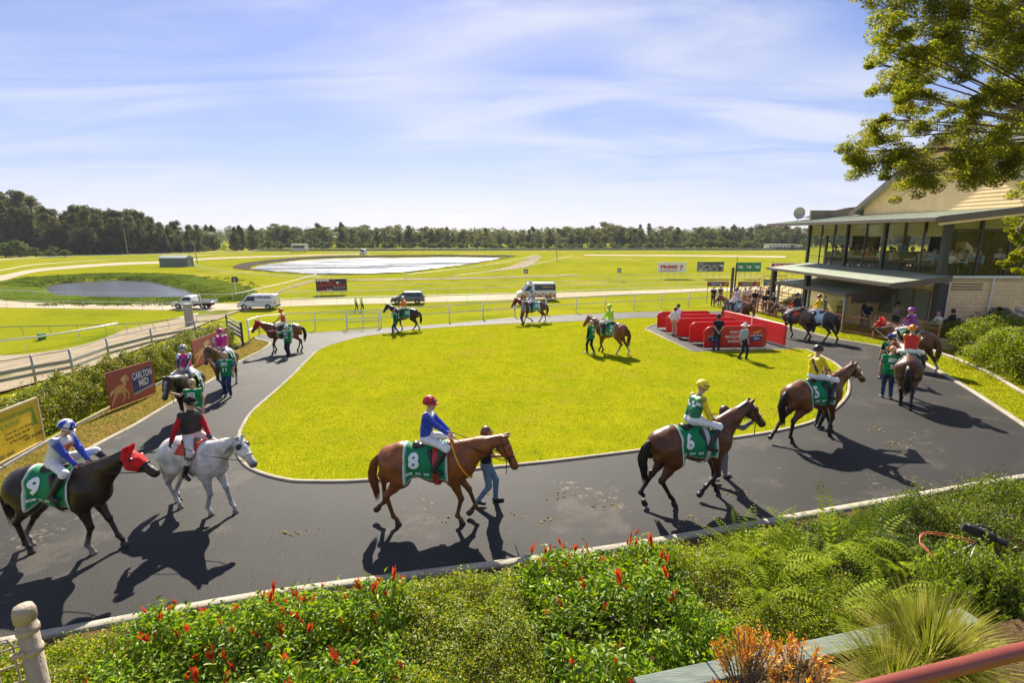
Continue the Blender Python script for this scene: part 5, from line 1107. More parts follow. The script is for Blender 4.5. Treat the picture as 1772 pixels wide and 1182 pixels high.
# ================================================================ GRANDSTAND
M['rgreen'] = mat('green_roof_steel', (.36, .40, .30), .5, .12, 1.2, .05, 20); M['cream'] = mat('cream_board', (.82, .60, .32), .7, .08, 2, .08, 30); M['tan'] = mat('cream_render', (.60, .44, .24), .8, .12, 2, .15, 30)
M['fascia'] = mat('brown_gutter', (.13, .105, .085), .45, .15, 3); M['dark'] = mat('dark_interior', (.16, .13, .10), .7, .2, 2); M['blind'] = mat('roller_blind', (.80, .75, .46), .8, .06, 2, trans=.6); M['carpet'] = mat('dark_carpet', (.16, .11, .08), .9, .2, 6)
def glass_mat():
    m = bpy.data.materials.new('window_glass'); m.use_nodes = True; t = m.node_tree; t.nodes.clear(); out = N(t, 'ShaderNodeOutputMaterial'); tr = N(t, 'ShaderNodeBsdfTransparent'); tr.inputs[0].default_value = (.92, .94, .91, 1); gl = N(t, 'ShaderNodeBsdfGlossy', i_Roughness=.02); gl.inputs[0].default_value = (.9, .95, .92, 1)
    lw_ = N(t, 'ShaderNodeLayerWeight', i_Blend=.5); pw_ = N(t, 'ShaderNodeMath', operation='POWER', i_1=3.5); t.links.new(lw_.outputs['Facing'], pw_.inputs[0]); fr = N(t, 'ShaderNodeMath', operation='MULTIPLY_ADD', i_1=.45, i_2=.012); t.links.new(pw_.outputs[0], fr.inputs[0]); mx = N(t, 'ShaderNodeMixShader'); t.links.new(fr.outputs[0], mx.inputs[0]); t.links.new(tr.outputs[0], mx.inputs[1]); t.links.new(gl.outputs[0], mx.inputs[2]); t.links.new(mx.outputs[0], out.inputs[0]); return m
M['glass'] = glass_mat()
XA, YB = 21.7, 26.6; ZF, ZC = 2.85, 5.55
st = empty('grandstand', (XA, YB, -.6), 'cream and green two-storey grandstand with glazed dining room', 'building'); stM = np.array([XA, YB, -.6])
class LB_(MB):
    pass
def part(name, mb, material, parent=st, **k):
    o = mb.build(name, material, None, **k); o.location = -Vector(stM) if parent is st else (0, 0, 0); o.parent = parent
    return o
def sub(name, mb, material, parent, **k): return part(name, mb, material, parent, **k)
part('floor_slab', MB().box(XA + .05, 36, YB + .05, 40, ZF - .35, ZF - .1), M['carpet'])
def roofz(x): return 5.62 + .115 * (x - 19.8)
rf = part('roof', MB().extr([(19.8, roofz(19.8)), (36, roofz(36)), (36, roofz(36) + .06), (19.8, roofz(19.8) + .06)], (0, 25.0, 0), (1, 0, 0), (0, 0, 1), (0, 1, 0), 16.2), M['rgreen'])
mb = MB()
for k in range(60):
    x_ = 25.0 + k * .27; mb.bar((19.85, x_, roofz(19.85) + .062), (36, x_, roofz(36) + .062), .025, .012)
sub('roof_rib', mb, M['rgreen'], rf)['kind'] = 'stuff'
part('soffit', MB().extr([(20.0, roofz(20.0) - .16), (36, roofz(36) - .16), (36, roofz(36) - .10), (20.0, roofz(20.0) - .10)], (0, 25.1, 0), (1, 0, 0), (0, 0, 1), (0, 1, 0), 15.9), M['tan'])
part('gutter', MB().box(19.64, 19.795, 24.9, 41.3, roofz(19.8) - .12, roofz(19.8) + .05), M['fascia'])
part('fascia', MB().extr([(19.8, roofz(19.8) - .2), (36, roofz(36) - .2), (36, roofz(36) + .09), (19.8, roofz(19.8) + .09)], (0, 24.93, 0), (1, 0, 0), (0, 0, 1), (0, 1, 0), .06), M['fascia'])
part('fascia', MB().extr([(19.9, roofz(19.8) - .32), (36, roofz(36) - .32), (36, roofz(36) - .205), (19.9, roofz(19.8) - .205)], (0, 24.98, 0), (1, 0, 0), (0, 0, 1), (0, 1, 0), .05), M['cream'])
# facade towards the yard: posts, panes, blinds, mid rail
ys = [26.6, 28.1, 29.5, 31.0, 32.7, 34.5, 35.9, 37.4, 38.9]; big = {26.6, 31.0, 34.5, 38.9}
ZT2 = roofz(XA) - .17
for y in ys:
    w_ = .30 if y == 26.6 else .18 if y in big else .07
    part('post', MB().box(XA - w_ / 2, XA + w_ / 2, y - w_ / 2, y + w_ / 2, (ZF - 3.4) if y == 26.6 else ZF - .1, ZT2), M['darkm'])
for a, b in zip(ys[:-1], ys[1:]):
    pn = part('window', MB().box(XA - .01, XA + .002, a + .06, b - .06, ZF + .02, ZT2 - .12), M['glass'])
    sub('frame', MB().bar((XA, a, ZF), (XA, b, ZF), .06, .06).bar((XA, a, ZT2 - .09), (XA, b, ZT2 - .09), .06, .05).bar((XA, a, ZF + .55), (XA, b, ZF + .55), .04, .035), M['darkm'], pn)
    sub('blind', MB().box(XA + .08, XA + .09, a + .08, b - .08, 4.78 + random.uniform(-.04, .04), ZT2 - .02), M['blind'], pn)
# end facing the camera
xs_ = [XA, 23.4, 24.9, 26.6, 28.4, 30.5, 33]
for x_ in xs_[1:]: part('post', MB().box(x_ - .05, x_ + .05, YB - .05, YB + .05, ZF - .1, roofz(x_) - .17), M['darkm'])
for a, b in zip(xs_[:-1], xs_[1:]):
    pn = part('window', MB().extr([(a + .1, ZF + .02), (b - .06, ZF + .02), (b - .06, roofz(b) - .25), (a + .1, roofz(a) - .25)], (0, YB - .01, 0), (1, 0, 0), (0, 0, 1), (0, 1, 0), .012), M['glass'])
    sub('frame', MB().bar((a, YB, ZF), (b, YB, ZF), .06, .06).bar((a, YB, 5.1), (b, YB, 5.1), .05, .07), M['darkm'], pn)
    sub('blind', MB().box(a + .15, b - .1, YB + .10, YB + .11, 5.16, roofz(a) - .2), M['blind'], pn)
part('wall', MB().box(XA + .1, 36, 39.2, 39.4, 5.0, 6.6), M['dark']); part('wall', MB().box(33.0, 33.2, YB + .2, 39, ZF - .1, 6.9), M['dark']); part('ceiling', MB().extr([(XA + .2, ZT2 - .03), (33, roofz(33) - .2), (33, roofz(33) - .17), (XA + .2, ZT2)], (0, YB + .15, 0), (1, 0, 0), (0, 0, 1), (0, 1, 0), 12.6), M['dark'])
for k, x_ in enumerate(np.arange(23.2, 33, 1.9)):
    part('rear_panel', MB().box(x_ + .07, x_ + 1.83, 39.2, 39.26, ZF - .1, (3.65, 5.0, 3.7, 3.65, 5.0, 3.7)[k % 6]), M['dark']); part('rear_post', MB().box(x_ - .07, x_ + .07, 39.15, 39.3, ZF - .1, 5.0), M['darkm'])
for x_, y_ in ((25.5, 30.2), (25.5, 34.5), (29.3, 30.2)): part('column', MB().box(x_ - .15, x_ + .15, y_ - .15, y_ + .15, ZF - .1, 6.0), M['tan'])
for x_, y_, z_ in ((24.0, 28.3, 4.75), (25.6, 28.0, 4.8), (27.3, 28.2, 4.7)): part('television', MB().box(x_ - .4, x_ + .4, y_ - .04, y_ + .04, z_ - .25, z_ + .25).bar((x_, y_, z_ + .2), (x_, y_, z_ + .95), .05, .05), M['trim'])
# lower storey
part('wall', MB().box(XA - .02, XA + .12, YB + .2, 39, -1.6, ZF - .36), M['tan'])
lw = part('wall', MB().box(XA + .2, 37, YB + .02, YB + .18, -1.2, ZF - .12), M['tan'])
mb = MB()
for r_ in range(16):
    z_ = -1.0 + r_ * .22
    for q in range(36):
        x_ = XA + .25 + q * .43 + (r_ % 2) * .215
        if x_ < 36.4 and z_ < ZF - .35: mb.box(x_, x_ + .415, YB + .006, YB + .021, z_, z_ + .205)
sub('block_course', mb, M['cream'], lw)['kind'] = 'stuff'
for k in range(3):
    z_ = 2.12 + k * .14; sub('vent_slat', MB().box(22.35, 23.9, YB - .03, YB + .004, z_, z_ + .05), M['fascia'], lw)
part('band', MB().box(XA + .12, 37, YB - .08, YB + .02, ZF - .13, ZF - .02), M['white'])
for x_ in (22.15, 24.35): part('downpipe', MB().tube([(x_, YB - .09, ZF - .1), (x_ - .02, YB - .09, -.6)], .04, 8), M['white'])
part('downpipe', MB().tube([(21.95, YB - .12, ZF - .06), (21.4, YB - .2, ZF - .1), (21.2, YB - .2, ZF - .45), (20.9, YB - .1, ZF - .55)], .035, 8), M['white'])
part('column', MB().box(XA - .28, XA + .22, YB - .36, YB - .05, -1.2, ZF - .4), M['darkm'])
for a, b in ((27.0, 28.1), (28.15, 29.3), (29.35, 30.6)):
    wn = part('window', MB().box(XA - .05, XA - .03, a + .05, b - .05, .55, 1.95), M['glass']); sub('frame', MB().bar((XA - .04, a, .5), (XA - .04, b, .5), .06, .06).bar((XA - .04, a, 2.0), (XA - .04, b, 2.0), .06, .06).bar((XA - .04, a, .5), (XA - .04, a, 2.0), .06, .06).bar((XA - .04, b, .5), (XA - .04, b, 2.0), .06, .06), M['fascia'], wn); sub('pane_backing', MB().box(XA - .026, XA - .022, a + .05, b - .05, .55, 1.95), c('pane_grey', (.30, .28, .24)), wn)
aw = part('awning', MB().extr([(18.8, 2.44), (XA - .02, 2.80), (XA - .02, 2.87), (18.8, 2.51)], (0, 25.9, 0), (1, 0, 0), (0, 0, 1), (0, 1, 0), 12.6), M['rgreen'])
mb = MB()
for k in range(46): y_ = 25.95 + k * .27; mb.bar((18.85, y_, 2.512), (XA - .05, y_, 2.872), .025, .014)
sub('roof_rib', mb, M['rgreen'], aw)['kind'] = 'stuff'
part('gutter', MB().box(18.64, 18.795, 25.85, 38.6, 2.36, 2.52), M['fascia']); part('fascia', MB().extr([(18.8, 2.24), (XA, 2.60), (XA, 2.89), (18.8, 2.53)], (0, 25.84, 0), (1, 0, 0), (0, 0, 1), (0, 1, 0), .055), M['fascia'])
for y_ in (34.0, 38.4): part('column', MB().box(19.0, 19.3, y_ - .15, y_ + .15, -1.6, 2.4), M['darkm'])
pc = part('canopy', MB().extr([(18.95, 1.52), (21.64, 1.78), (21.64, 1.86), (18.95, 1.60)], (0, 29.6, 0), (1, 0, 0), (0, 0, 1), (0, 1, 0), 8.0), M['rgreen'])
part('fascia', MB().extr([(18.93, 1.40), (21.66, 1.62), (21.66, 1.89), (18.93, 1.61)], (0, 29.53, 0), (1, 0, 0), (0, 0, 1), (0, 1, 0), .06), M['fascia']); part('fascia', MB().box(18.87, 18.94, 29.53, 37.6, 1.40, 1.60), M['fascia'])
for y_ in (29.75, 33.5, 37.4): part('post', MB().box(19.0, 19.14, y_ - .07, y_ + .07, -1.8, 1.5), M['galv'])
for a, b in ((29.9, 33.4), (33.6, 37.3)): wn = part('clear_blind', MB().box(19.06, 19.07, a, b, -.4, 1.42), M['glass'])
part('shade_cloth', MB().box(19.3, 21.6, 29.62, 29.64, 1.05, 1.60), M['fascia'])
# gable with lapped weatherboards, ridge running back from the yard
GX = 24.0; gp0, gpa, gp1 = (25.3, 7.5), (30.2, 10.2), (36.7, 6.65)
part('gable_wall', MB().extr([(25.3, 5.9), (36.7, 5.9), gp1, gpa, gp0], (GX, 0, 0), (0, 1, 0), (0, 0, 1), (1, 0, 0), .15), M['cream'])
mb = MB(); z_ = 6.0
while z_ < 10.0:
    zt_ = z_ + .19; y0 = 25.3 if zt_ < 7.5 else 25.3 + (zt_ - 7.5) / 2.7 * 4.9; y1 = 36.7 if zt_ < 6.65 else 36.7 - (zt_ - 6.65) / 3.55 * 6.5
    mb.add([(GX - .034, y0, z_), (GX - .034, y1, z_), (GX - .012, y1, z_ + .19), (GX - .012, y0, z_ + .19), (GX - .008, y0, z_), (GX - .008, y1, z_)], [(0, 1, 2, 3), (0, 4, 5, 1)]); z_ += .19
part('weatherboard', mb, M['cream'])['kind'] = 'stuff'
for e, pk in (((24.5, 7.06), 'near'), ((37.5, 6.21), 'far')):
    gr = part('gable_roof', MB().extr([(30.2, 10.24), e, (e[0], e[1] + .12), (30.2, 10.36)], (GX - .45, 0, 0), (0, 1, 0), (0, 0, 1), (1, 0, 0), 16), M['rgreen'])
    part('barge_board', MB().extr([(30.2, 10.02), (e[0], e[1] - .2), (e[0], e[1] + .14), (30.2, 10.39)], (GX - .52, 0, 0), (0, 1, 0), (0, 0, 1), (1, 0, 0), .06), M['fascia'])
    mb = MB()
    for k in range(50): mb.bar((GX - .4 + k * .32, 30.2, 10.38), (GX - .4 + k * .32, e[0], e[1] + .14), .035, .035)
    sub('roof_rib', mb, M['rgreen'], gr)['kind'] = 'stuff'
part('end_wall', MB().box(GX + .16, 40, 25.3, 25.45, 6.1, 7.4), M['cream'])
for x_, y_, z_ in ((24.2, 40.3, 6.1),): part('rear_ridge', MB().extr([(-3.4, 0), (0, .75), (.6, .8), (3.4, .2)], (x_ + 1, y_, z_), (1, 0, 0), (0, 0, 1), (0, 1, 0), .5), M['fascia'])
# satellite dish on the roof
p = AY(1381, 379, 38.5); o = empty('satellite_dish', tuple(p), 'round grey satellite dish on the far corner of the grandstand roof', 'dish')
V = []; F = []
for r_ in range(5):
    for a in range(16): rr = .42 * r_ / 4; V.append((math.cos(a * PI / 8) * rr, -.10 + .12 * (1 - (r_ / 4) ** 2), .42 + math.sin(a * PI / 8) * rr))
for r_ in range(4):
    for a in range(16): F.append((r_ * 16 + a, r_ * 16 + (a + 1) % 16, (r_ + 1) * 16 + (a + 1) % 16, (r_ + 1) * 16 + a))
npmesh('dish', V, np.array(F), M['galv'], o, True); MB().tube([(0, .05, .4), (0, .05, -.1)], .03, 6).build('mast', M['galv'], o); MB().tube([(0, 0, .1), (0, -.45, .42)], .015, 5).build('feed_arm', M['galv'], o)
# steps at the end of the stand
o = empty('terrace_steps', (19.5, 40.5, -1.2), 'tan terrace steps with brown handrails at the end of the grandstand', 'steps')
for k in range(8): MB().box(.0 + k * .32, 5, 0, 5.5, -.8, .18 + k * .2).build('step', M['tan'], o)
for y_ in (.1, 2.6, 5.3):
    for hgt in (.55, 1.0): MB().tube([(-.1, y_, hgt), (2.4, y_, 1.5 + hgt), (4.5, y_, 1.5 + hgt)], .03, 6).build('handrail', M['rustp'], o)
    for q in np.arange(0, 4.6, .5): MB().tube([(q, y_, .1 + min(q, 2.4) * .6), (q, y_, 1.0 + min(q + .1, 2.45) * .6)], .02, 5).build('baluster', M['rustp'], o)
# ================================================================ RED STALL DIVIDERS
M['red'] = mat('red_vinyl', (.58, .014, .012), .42, .10, 3, .25, 7, bdist=.05)
def divider(label, a, b, hgt, n_feet=2, text=False, corner=.34, wave=0):
    a = np.array(a); b = np.array(b); L_ = np.linalg.norm(b - a); U = (b - a) / L_; Up = np.array([0, 0, 1.]); Nn = np.cross(U, Up); Nn /= np.linalg.norm(Nn)
    o = empty('stall_divider', tuple(a), label, 'barrier', 'red padded stall dividers')
    prof = [(0, .14), (L_, .14)] + [(L_ - corner + corner * math.cos(t), hgt - corner + corner * math.sin(t)) for t in np.linspace(0, PI / 2, 6)] + [(corner - corner * math.sin(t), hgt - corner + corner * math.cos(t)) for t in np.linspace(0, PI / 2, 6)]
    cv = MB().extr(prof, -Nn * .05, U, Up, Nn, .10).build('cover', M['red'], o, bevel=.02)
    mb = MB(); mb.tube([U * u + Up * v for u, v in prof[2:]], .055, 8); mb.build('padded_edge', M['red'], o, True)
    for f in np.linspace(.01, .99, n_feet): MB().tube([U * L_ * f + Up * -.02, U * L_ * f + Up * .30], .03, 8).build('foot', M['white'], o, True)
    if text:
        def at(u, v, off=.0): return U * u * L_ + Up * v * hgt + Nn * (.056 + off)
        for s, w_ in (('PORT', .42), ('MACQUARIE', .86), ('RACING', .56)): flat_text('lettering', s, at(.48, {'PORT': .76, 'MACQUARIE': .56, 'RACING': .36}[s]), U, Up, .19, wht, o, .02, 0.002, width=w_)
        for u in (.16, .83):
            spoly('emblem_block', o, at, [(u - .10, .36), (u + .085, .36), (u + .10, .66), (u - .085, .62)], nvy, .003)
            flat_text('lettering', 'CARLTON', at(u, .60), U, Up, .12, wht, o, .02, .008, width=.58); flat_text('lettering', 'MID', at(u + .01, .46), U, Up, .12, wht, o, .02, .008, width=.26)
            spoly('horse_emblem', o, at, [(u - .06, .73), (u - .02, .78), (u + .02, .80), (u + .06, .86), (u + .075, .80), (u + .04, .74), (u + .02, .68), (u, .73), (u - .045, .68)], gold, .003)
    return o
WD = ('front', 'second', 'third', 'fourth', 'rearmost')
fl = [(1216.6, 605, 1324, 603), (1192, 595, 1298, 593.5), (1170.7, 586, 1272, 585), (1151.8, 578, 1249, 577), (1136.6, 570.5, 1228, 569.5)]
for i, (x0, y0, x1, y1) in enumerate(fl): divider(f'red padded stall divider, {WD[i]} of the five parallel ones' + (', lettered in white' if i == 0 else ''), GY(x0, y0), GY(x1, y1), 1.12, 3, i == 0)
divider('long red padded divider running back along the right of the stalls', GY(1357, 603), GY(1247, 569), 1.15, 5, corner=.25)
p = GY(1297, 598) ; MB_ = MB().tube([(0, 0, 0), (0, 0, 1.6)], .03, 8).build('marker_pole', M['white']); MB_.location = p; tag(MB_, 'thin white pole standing between the red dividers', 'pole')
# ================================================================ BANNERS ON THE LEFT HEDGE
def yard_board(name, label, px0, py0, px1, py1, hgt, bg, **k): return board(name, label, GY(px0, py0), GY(px1, py1), hgt, bg, **k)
def carlton(label, a, b, hgt):
    o, at, Un, up, nn, L_ = board('banner', label, a, b, hgt, c('banner_clay', (.36, .085, .05)), .03, .08, None, 'clay red banners on the left hedge')
    spoly('emblem_block', o, at, [(.50, .16), (.56, .16), (.93, .28), (.95, .86), (.50, .78)], nvy, .004); spoly('emblem_edge', o, at, [(.50, .16), (.97, .26), (.97, .31), (.50, .21)], c('sign_silver', (.45, .43, .4)), .006)
    flat_text('lettering', 'CARLTON', at(.73, .68), Un, up, .36, wht, o, .03, .010, width=L_ * .44); flat_text('lettering', 'MID', at(.74, .44), Un, up, .36, wht, o, .03, .010, width=L_ * .22)
    # galloping pale horse: body, neck, head, legs
    for k, pl in enumerate(([(.10, .46), (.16, .56), (.26, .58), (.33, .52), (.35, .42), (.28, .36), (.16, .34), (.10, .38)], [(.29, .54), (.33, .70), (.385, .80), (.41, .77), (.44, .66), (.42, .62), (.38, .66), (.36, .50)], [(.12, .38), (.05, .22), (.02, .08), (.04, .07), (.09, .20), (.18, .35)], [(.30, .40), (.38, .28), (.36, .12), (.385, .12), (.41, .29), (.35, .44)], [(.26, .37), (.29, .22), (.24, .10), (.26, .08), (.32, .22), (.31, .38)], [(.10, .50), (.04, .46), (.01, .34), (.04, .36), (.10, .44)], [(.30, .60), (.26, .72), (.30, .78), (.35, .80), (.385, .82), (.36, .70)])):
        spoly('horse_picture', o, at, pl, gold if k not in (5, 6) else c('sign_palegold', (.68, .48, .25)), .004 + k * .0012)
    return o
carlton('clay red banner with pale horse on the hedge, nearer of two', GY(193, 713), GY(271, 683), 1.30)
carlton('clay red banner with pale horse behind the magenta jockey', GY(338, 639), GY(398, 607), 1.30)
a, b = GY(-30, 826), GY(78, 768); o, at, Un, up, nn, L_ = board('sign', 'yellow sign board with green and black lettering at the left edge', a, b, 1.28, ylw, .04, .1, c('frame_cream', (.6, .5, .3)), None, 2)
for s, v, sz, w_, m_, u in (('TREASURE HUNTERS', .80, .17, 1.35, dgrn, .62), ('NURSERIES', .66, .17, .8, dgrn, .50), ('Come visit us for all your', .50, .11, 1.10, blk, .62), ('Horse, Rural, Garden', .40, .11, .95, blk, .60), ('& Pet Supplies', .30, .11, .70, blk, .60), ('0407 810 643', .22, .14, .72, blk, .83), ('6581 0643', .09, .15, .62, blk, .36)):
    flat_text('lettering', s, at(u, v), Un, up, sz, m_, o, .012, .006, width=w_)
spoly('tree_emblem', o, at, [(.84, .45), (.87, .5), (.885, .86), (.90, .86), (.93, .5), (.97, .43)], dgrn, .006)
# ================================================================ HORSES, RIDERS, HANDLERS
def wpt(H, p): return H['M'] @ Vector(p)
def local(Mx, p): v = Mx.inverted() @ p; return np.array(v)
BAY = (.105, .034, .010); DBAY = (.030, .016, .010); CHS = (.235, .072, .014); BLK = (.014, .011, .010); GRY = (.62, .60, .57); WHT = (.72, .72, .74); GRN = (.004, .20, .075)
BOOT = (.015, .014, .014)
def jockey(label, H, J, **k):
    k = dict(dict(pants=WHT, boots=BOOT, bootlen=.82, hat='helmet', silk=True, group=None), **k); o = person(label, H['M'], J, **k)
    reins(H, (J['wL'] + np.array([.03, 0, -.02]), J['wR'] + np.array([.03, 0, -.02])), k.get('rc', (.02, .015, .012)) if 'rc' in k else (.02, .015, .012)); return o
def handler(label, H, px, py, head, h=.98, s='R', reach=True, walk=.6, yaw=0, **k):
    g = GY(px, py); Mx = on_yard(g[0], g[1], math.radians(head), False); J = stand(h, k.pop('arms', 'down'), walk=walk, yaw=yaw)
    if reach:
        bit = H['bit'][1]; tgt = local(Mx, wpt(H, bit + H['hdv'] * .02)); A = J['s' + s]; d = tgt - A; L_ = np.linalg.norm(d); tg = A + d / L_ * min(L_ - .05, .50 * h); J['pole' + s] = np.array([-.2, .3 if s == 'L' else -.3, -.9]); arm_pts(J, s, tg, h)
        hw = Mx @ Vector(J['w' + s] + (J['w' + s] - J['e' + s]) * .25); hl_w = local(H['M'], hw); a = H['bit'][1 if hl_w[1] > 0 else -1]; mb = MB(); m_ = (a + hl_w) / 2 + np.array([0, 0, -.06]); mb.tube([a, m_, hl_w, hl_w + np.array([-.02, 0, -.35])], .009 if H['res'] < .03 else .013, 5, False); mb.build('lead_rein', M['leather'], H['root'], True, (.02, .02, .02))
    return person(label, Mx, J, **k)
bibn = lambda n=None: dict(n=n, c=GRN)
JEAN = (.03, .05, .12); NAVY = (.012, .016, .035); JEANL = (.16, .25, .36)
def two(u, v, w_, C, f): C = C.copy(); C[f] = 0; return C
def recol(C, mask, col): C = C.copy(); C[mask] = col; return C
# --- 8: chestnut, red cap, blue and white
H = horse('chestnut horse wearing saddlecloth number 8, walking across the foreground', horse_at(680, 905, 803, 903), CHS, (.13, .05, .018), mane=(.11, .038, .018), tail=(.22, .075, .02), walk=((.30, .07), (-.02, 0), (-.16, .16), (.06, 0)), neck=24, head=-66, cloth='race', num='8', breast=(.75, .35, .02), girthc=(.5, .02, .02), bridle=(.03, .02, .015), tailswing=0)
J = ride(.10, yaw=-.15, tilt=.05)
BLU = (.015, .05, .42)
jockey('jockey in blue and white silks and red cap on horse number 8', H, J, shirt=BLU, sleevec=BLU, hatc=(.52, .012, .02), res=.013, pat=lambda u, v, w_, C: recol(C, (np.abs(u) < .13) & ((v > .44) | ((v > .27) & (v < .36) & (w_ < -.03)) | (v < .13)), (.72, .73, .76)))
handler('handler in dark top and pale jeans behind the head of horse number 8', H, 842, 873, -2, .95, 'R', walk=.7, yaw=.3, shirt=(.02, .02, .022), sleeves='short', pants=JEANL, boots=(.03, .03, .035), hair=(.16, .08, .04), long_hair=True, res=.015)
# --- 6: bay, yellow cap
H = horse('bay horse wearing saddlecloth number 6 under the yellow-sleeved jockey', horse_at(1155, 874, 1222, 858, 16), BAY, (.014, .010, .009), walk=((.10, 0), (-.26, .10), (-.34, 0), (.22, 0)), neck=40, head=-48, cloth='race', num='6', noseband=(.03, .03, .03), blink=(.02, .02, .022), girthc=(.5, .5, .48), socks={}, tailswing=.02)
J = ride(.30, hands=((.42, .08, 1.70), (.30, -.26, 1.36)), yaw=-.1, tilt=.45)
def p6(u, v, w_, C):
    d = ((np.floor((u + .5) / .075) + np.floor((v + .0) / .075)) % 2 == 0) & (v > .24) & (v < .36) & (np.abs(u) < .20); return recol(C, d & (C[:, 1] > C[:, 0]), (.70, .72, .70))
jockey('jockey in green and white silks with yellow sleeves and yellow cap', H, J, shirt=(.006, .15, .06), sleevec=(.78, .55, .01), hatc=(.80, .62, .02), res=.013, pat=p6)
handler('handler in grey trousers mostly hidden behind horse number 6', H, 1243, 833, 14, .97, 'R', walk=.9, shirt=(.2, .2, .2), pants=(.22, .22, .23), boots=(.30, .24, .19), bib=bibn('6'), res=.017)
# --- 5: bay, yellow silks
H = horse('bay horse wearing saddlecloth number 5 beside the curve of the lawn', horse_at(1362, 767, 1436, 752, 20), (.14, .047, .012), (.014, .010, .009), walk=((.30, 0), (-.10, 0), (-.34, .12), (-.10, 0)), neck=36, head=-42, cloth='race', num='5', noseband=(.62, .50, .34), girthc=(.02, .02, .02), tailswing=0)
J = ride(.05, yaw=.1, tilt=.05)
YEL = (.78, .56, .012)
jockey('jockey in yellow silks with a dark sash and black cap', H, J, shirt=YEL, hatc=(.02, .02, .022), res=.014, pat=lambda u, v, w_, C: recol(C, (np.abs((u + .04) * .9 - (v - .30) * .55) < .035) & (np.abs(u) < .16), (.03, .025, .03)))
handler('handler in dark trousers mostly hidden behind horse number 5', H, 1414, 741, 20, .98, 'R', walk=.3, shirt=(.05, .05, .06), pants=(.035, .035, .04), bib=bibn('5'), res=.018)
# --- 3: dark bay from behind
H = horse('dark bay horse number 3 seen from behind, tail towards the camera', horse_at(1556, 708, 1578, 690, 52), (.085, .030, .013), (.012, .009, .008), walk=1, neck=34, head=-50, yaw=.75, hyaw=.35, cloth='race', num='3', noseband=(.45, .06, .03), res=.024)
J = ride(.08, tilt=.1)
jockey('jockey in red silks with yellow sleeves and red and yellow cap', H, J, shirt=(.60, .015, .012), sleevec=(.78, .52, .012), hatc=(.60, .015, .012), res=.015, hatpat=lambda l, u, f, C: recol(C, np.sin(np.arctan2(l, u) * 5) > .2, (.78, .52, .012)))
handler('bald handler in bib number 3, seen from behind', H, 1533, 690, 62, 1.0, 'R', walk=.25, shirt=(.10, .11, .13), sleeves='short', pants=JEAN, boots=(.2, .2, .2), bib=bibn('3'), hair=None, skin=(.50, .27, .19), res=.015)
# --- 1
H = horse('brown horse number 1 in a red hood beside the right hedge', horse_at(1594, 648, 1560, 632, 104), (.13, .052, .02), (.04, .018, .012), mane=(.12, .05, .02), walk=4, neck=38, head=-40, cloth='race', num='1', hood=(.60, .02, .015), socks={3: (.62, .55, .48)}, res=.024)
J = ride(.18, tilt=.1)
def p1_(u, v, w_, C):
    d = (np.sin(u * 42) * np.sin(v * 42 + 1) > .35) ; return recol(C, d, (.60, .03, .22))
jockey('jockey in purple silks with pink spots beside the right hedge', H, J, shirt=(.05, .02, .20), sleevec=(.05, .02, .20), hatc=(.30, .03, .36), res=.017, pat=p1_)
handler('handler in blue cap and bib number 1, seen from behind', H, 1531, 658, 78, .98, 'R', walk=.2, shirt=(.015, .015, .02), sleeves='short', pants=JEAN, bib=bibn('1'), hat='cap', hatc=(.03, .06, .25), res=.017)
# --- 9: near left
H = horse('near black horse in a red hood wearing saddlecloth number 9', horse_at(68, 951, 172, 955, -4), DBAY, (.010, .008, .008), walk=((.28, 0), (-.10, 0), (-.26, 0), (.02, .0)), neck=37, head=-34, cloth='race', num='9', hood=(.56, .012, .015), socks={2: (.22, .19, .18), 1: (.16, .14, .13)}, girthc=(.02, .02, .02))
J = ride(.44, hands=((.42, .14, 1.58), (.36, -.06, 1.60)), tilt=.55, yaw=.25, side=0, knees={'L': ((.36, .34, 1.72), (.52, .40, 1.50))})
jockey('jockey in blue and white silks bending over horse number 9', H, J, shirt=(.66, .67, .72), sleevec=BLU, hatc=(.70, .71, .74), res=.013, pat=lambda u, v, w_, C: recol(C, (w_ > .05) & (np.abs(u) < .09) & (v > .22) & (v < .40), (.75, .16, .02)), hatpat=lambda l, u, f, C: recol(C, np.abs(np.arctan2(l, f)) % 1.57 < .75, BLU))
# --- clerk on grey
H = horse('dappled grey pony ridden by the red-sleeved clerk', horse_at(316, 876, 377, 888, -23) @ Matrix.Scale(.95, 4), GRY, (.40, .39, .38), mane=(.22, .21, .20), tail=(.45, .40, .32), walk=((.26, 0), (-.16, .0), (-.26, 0), (.16, 0)), neck=31, head=-50, cloth='pad', clothc=(.55, .06, .02), dapple=1, blink=(.02, .02, .022), noseband=(.60, .55, .45), socks={i: (.50, .49, .48) for i in range(4)}, girthc=(.3, .25, .2))
J = ride(.05, hands=((.36, .10, 1.62), (-.20, -.52, 1.36)), long=True, tilt=.15, yaw=-.2, h=1.02)
jockey('mounted clerk in red sleeves, dark vest and black cap on the grey pony', H, J, shirt=(.42, .012, .02), sleevec=(.42, .012, .02), vest=(.045, .04, .04), pants=(.62, .58, .57), hat='beret', hatc=(.012, .012, .012), res=.013, silk=False, bootlen=.95, gloves=(.02, .025, .04))
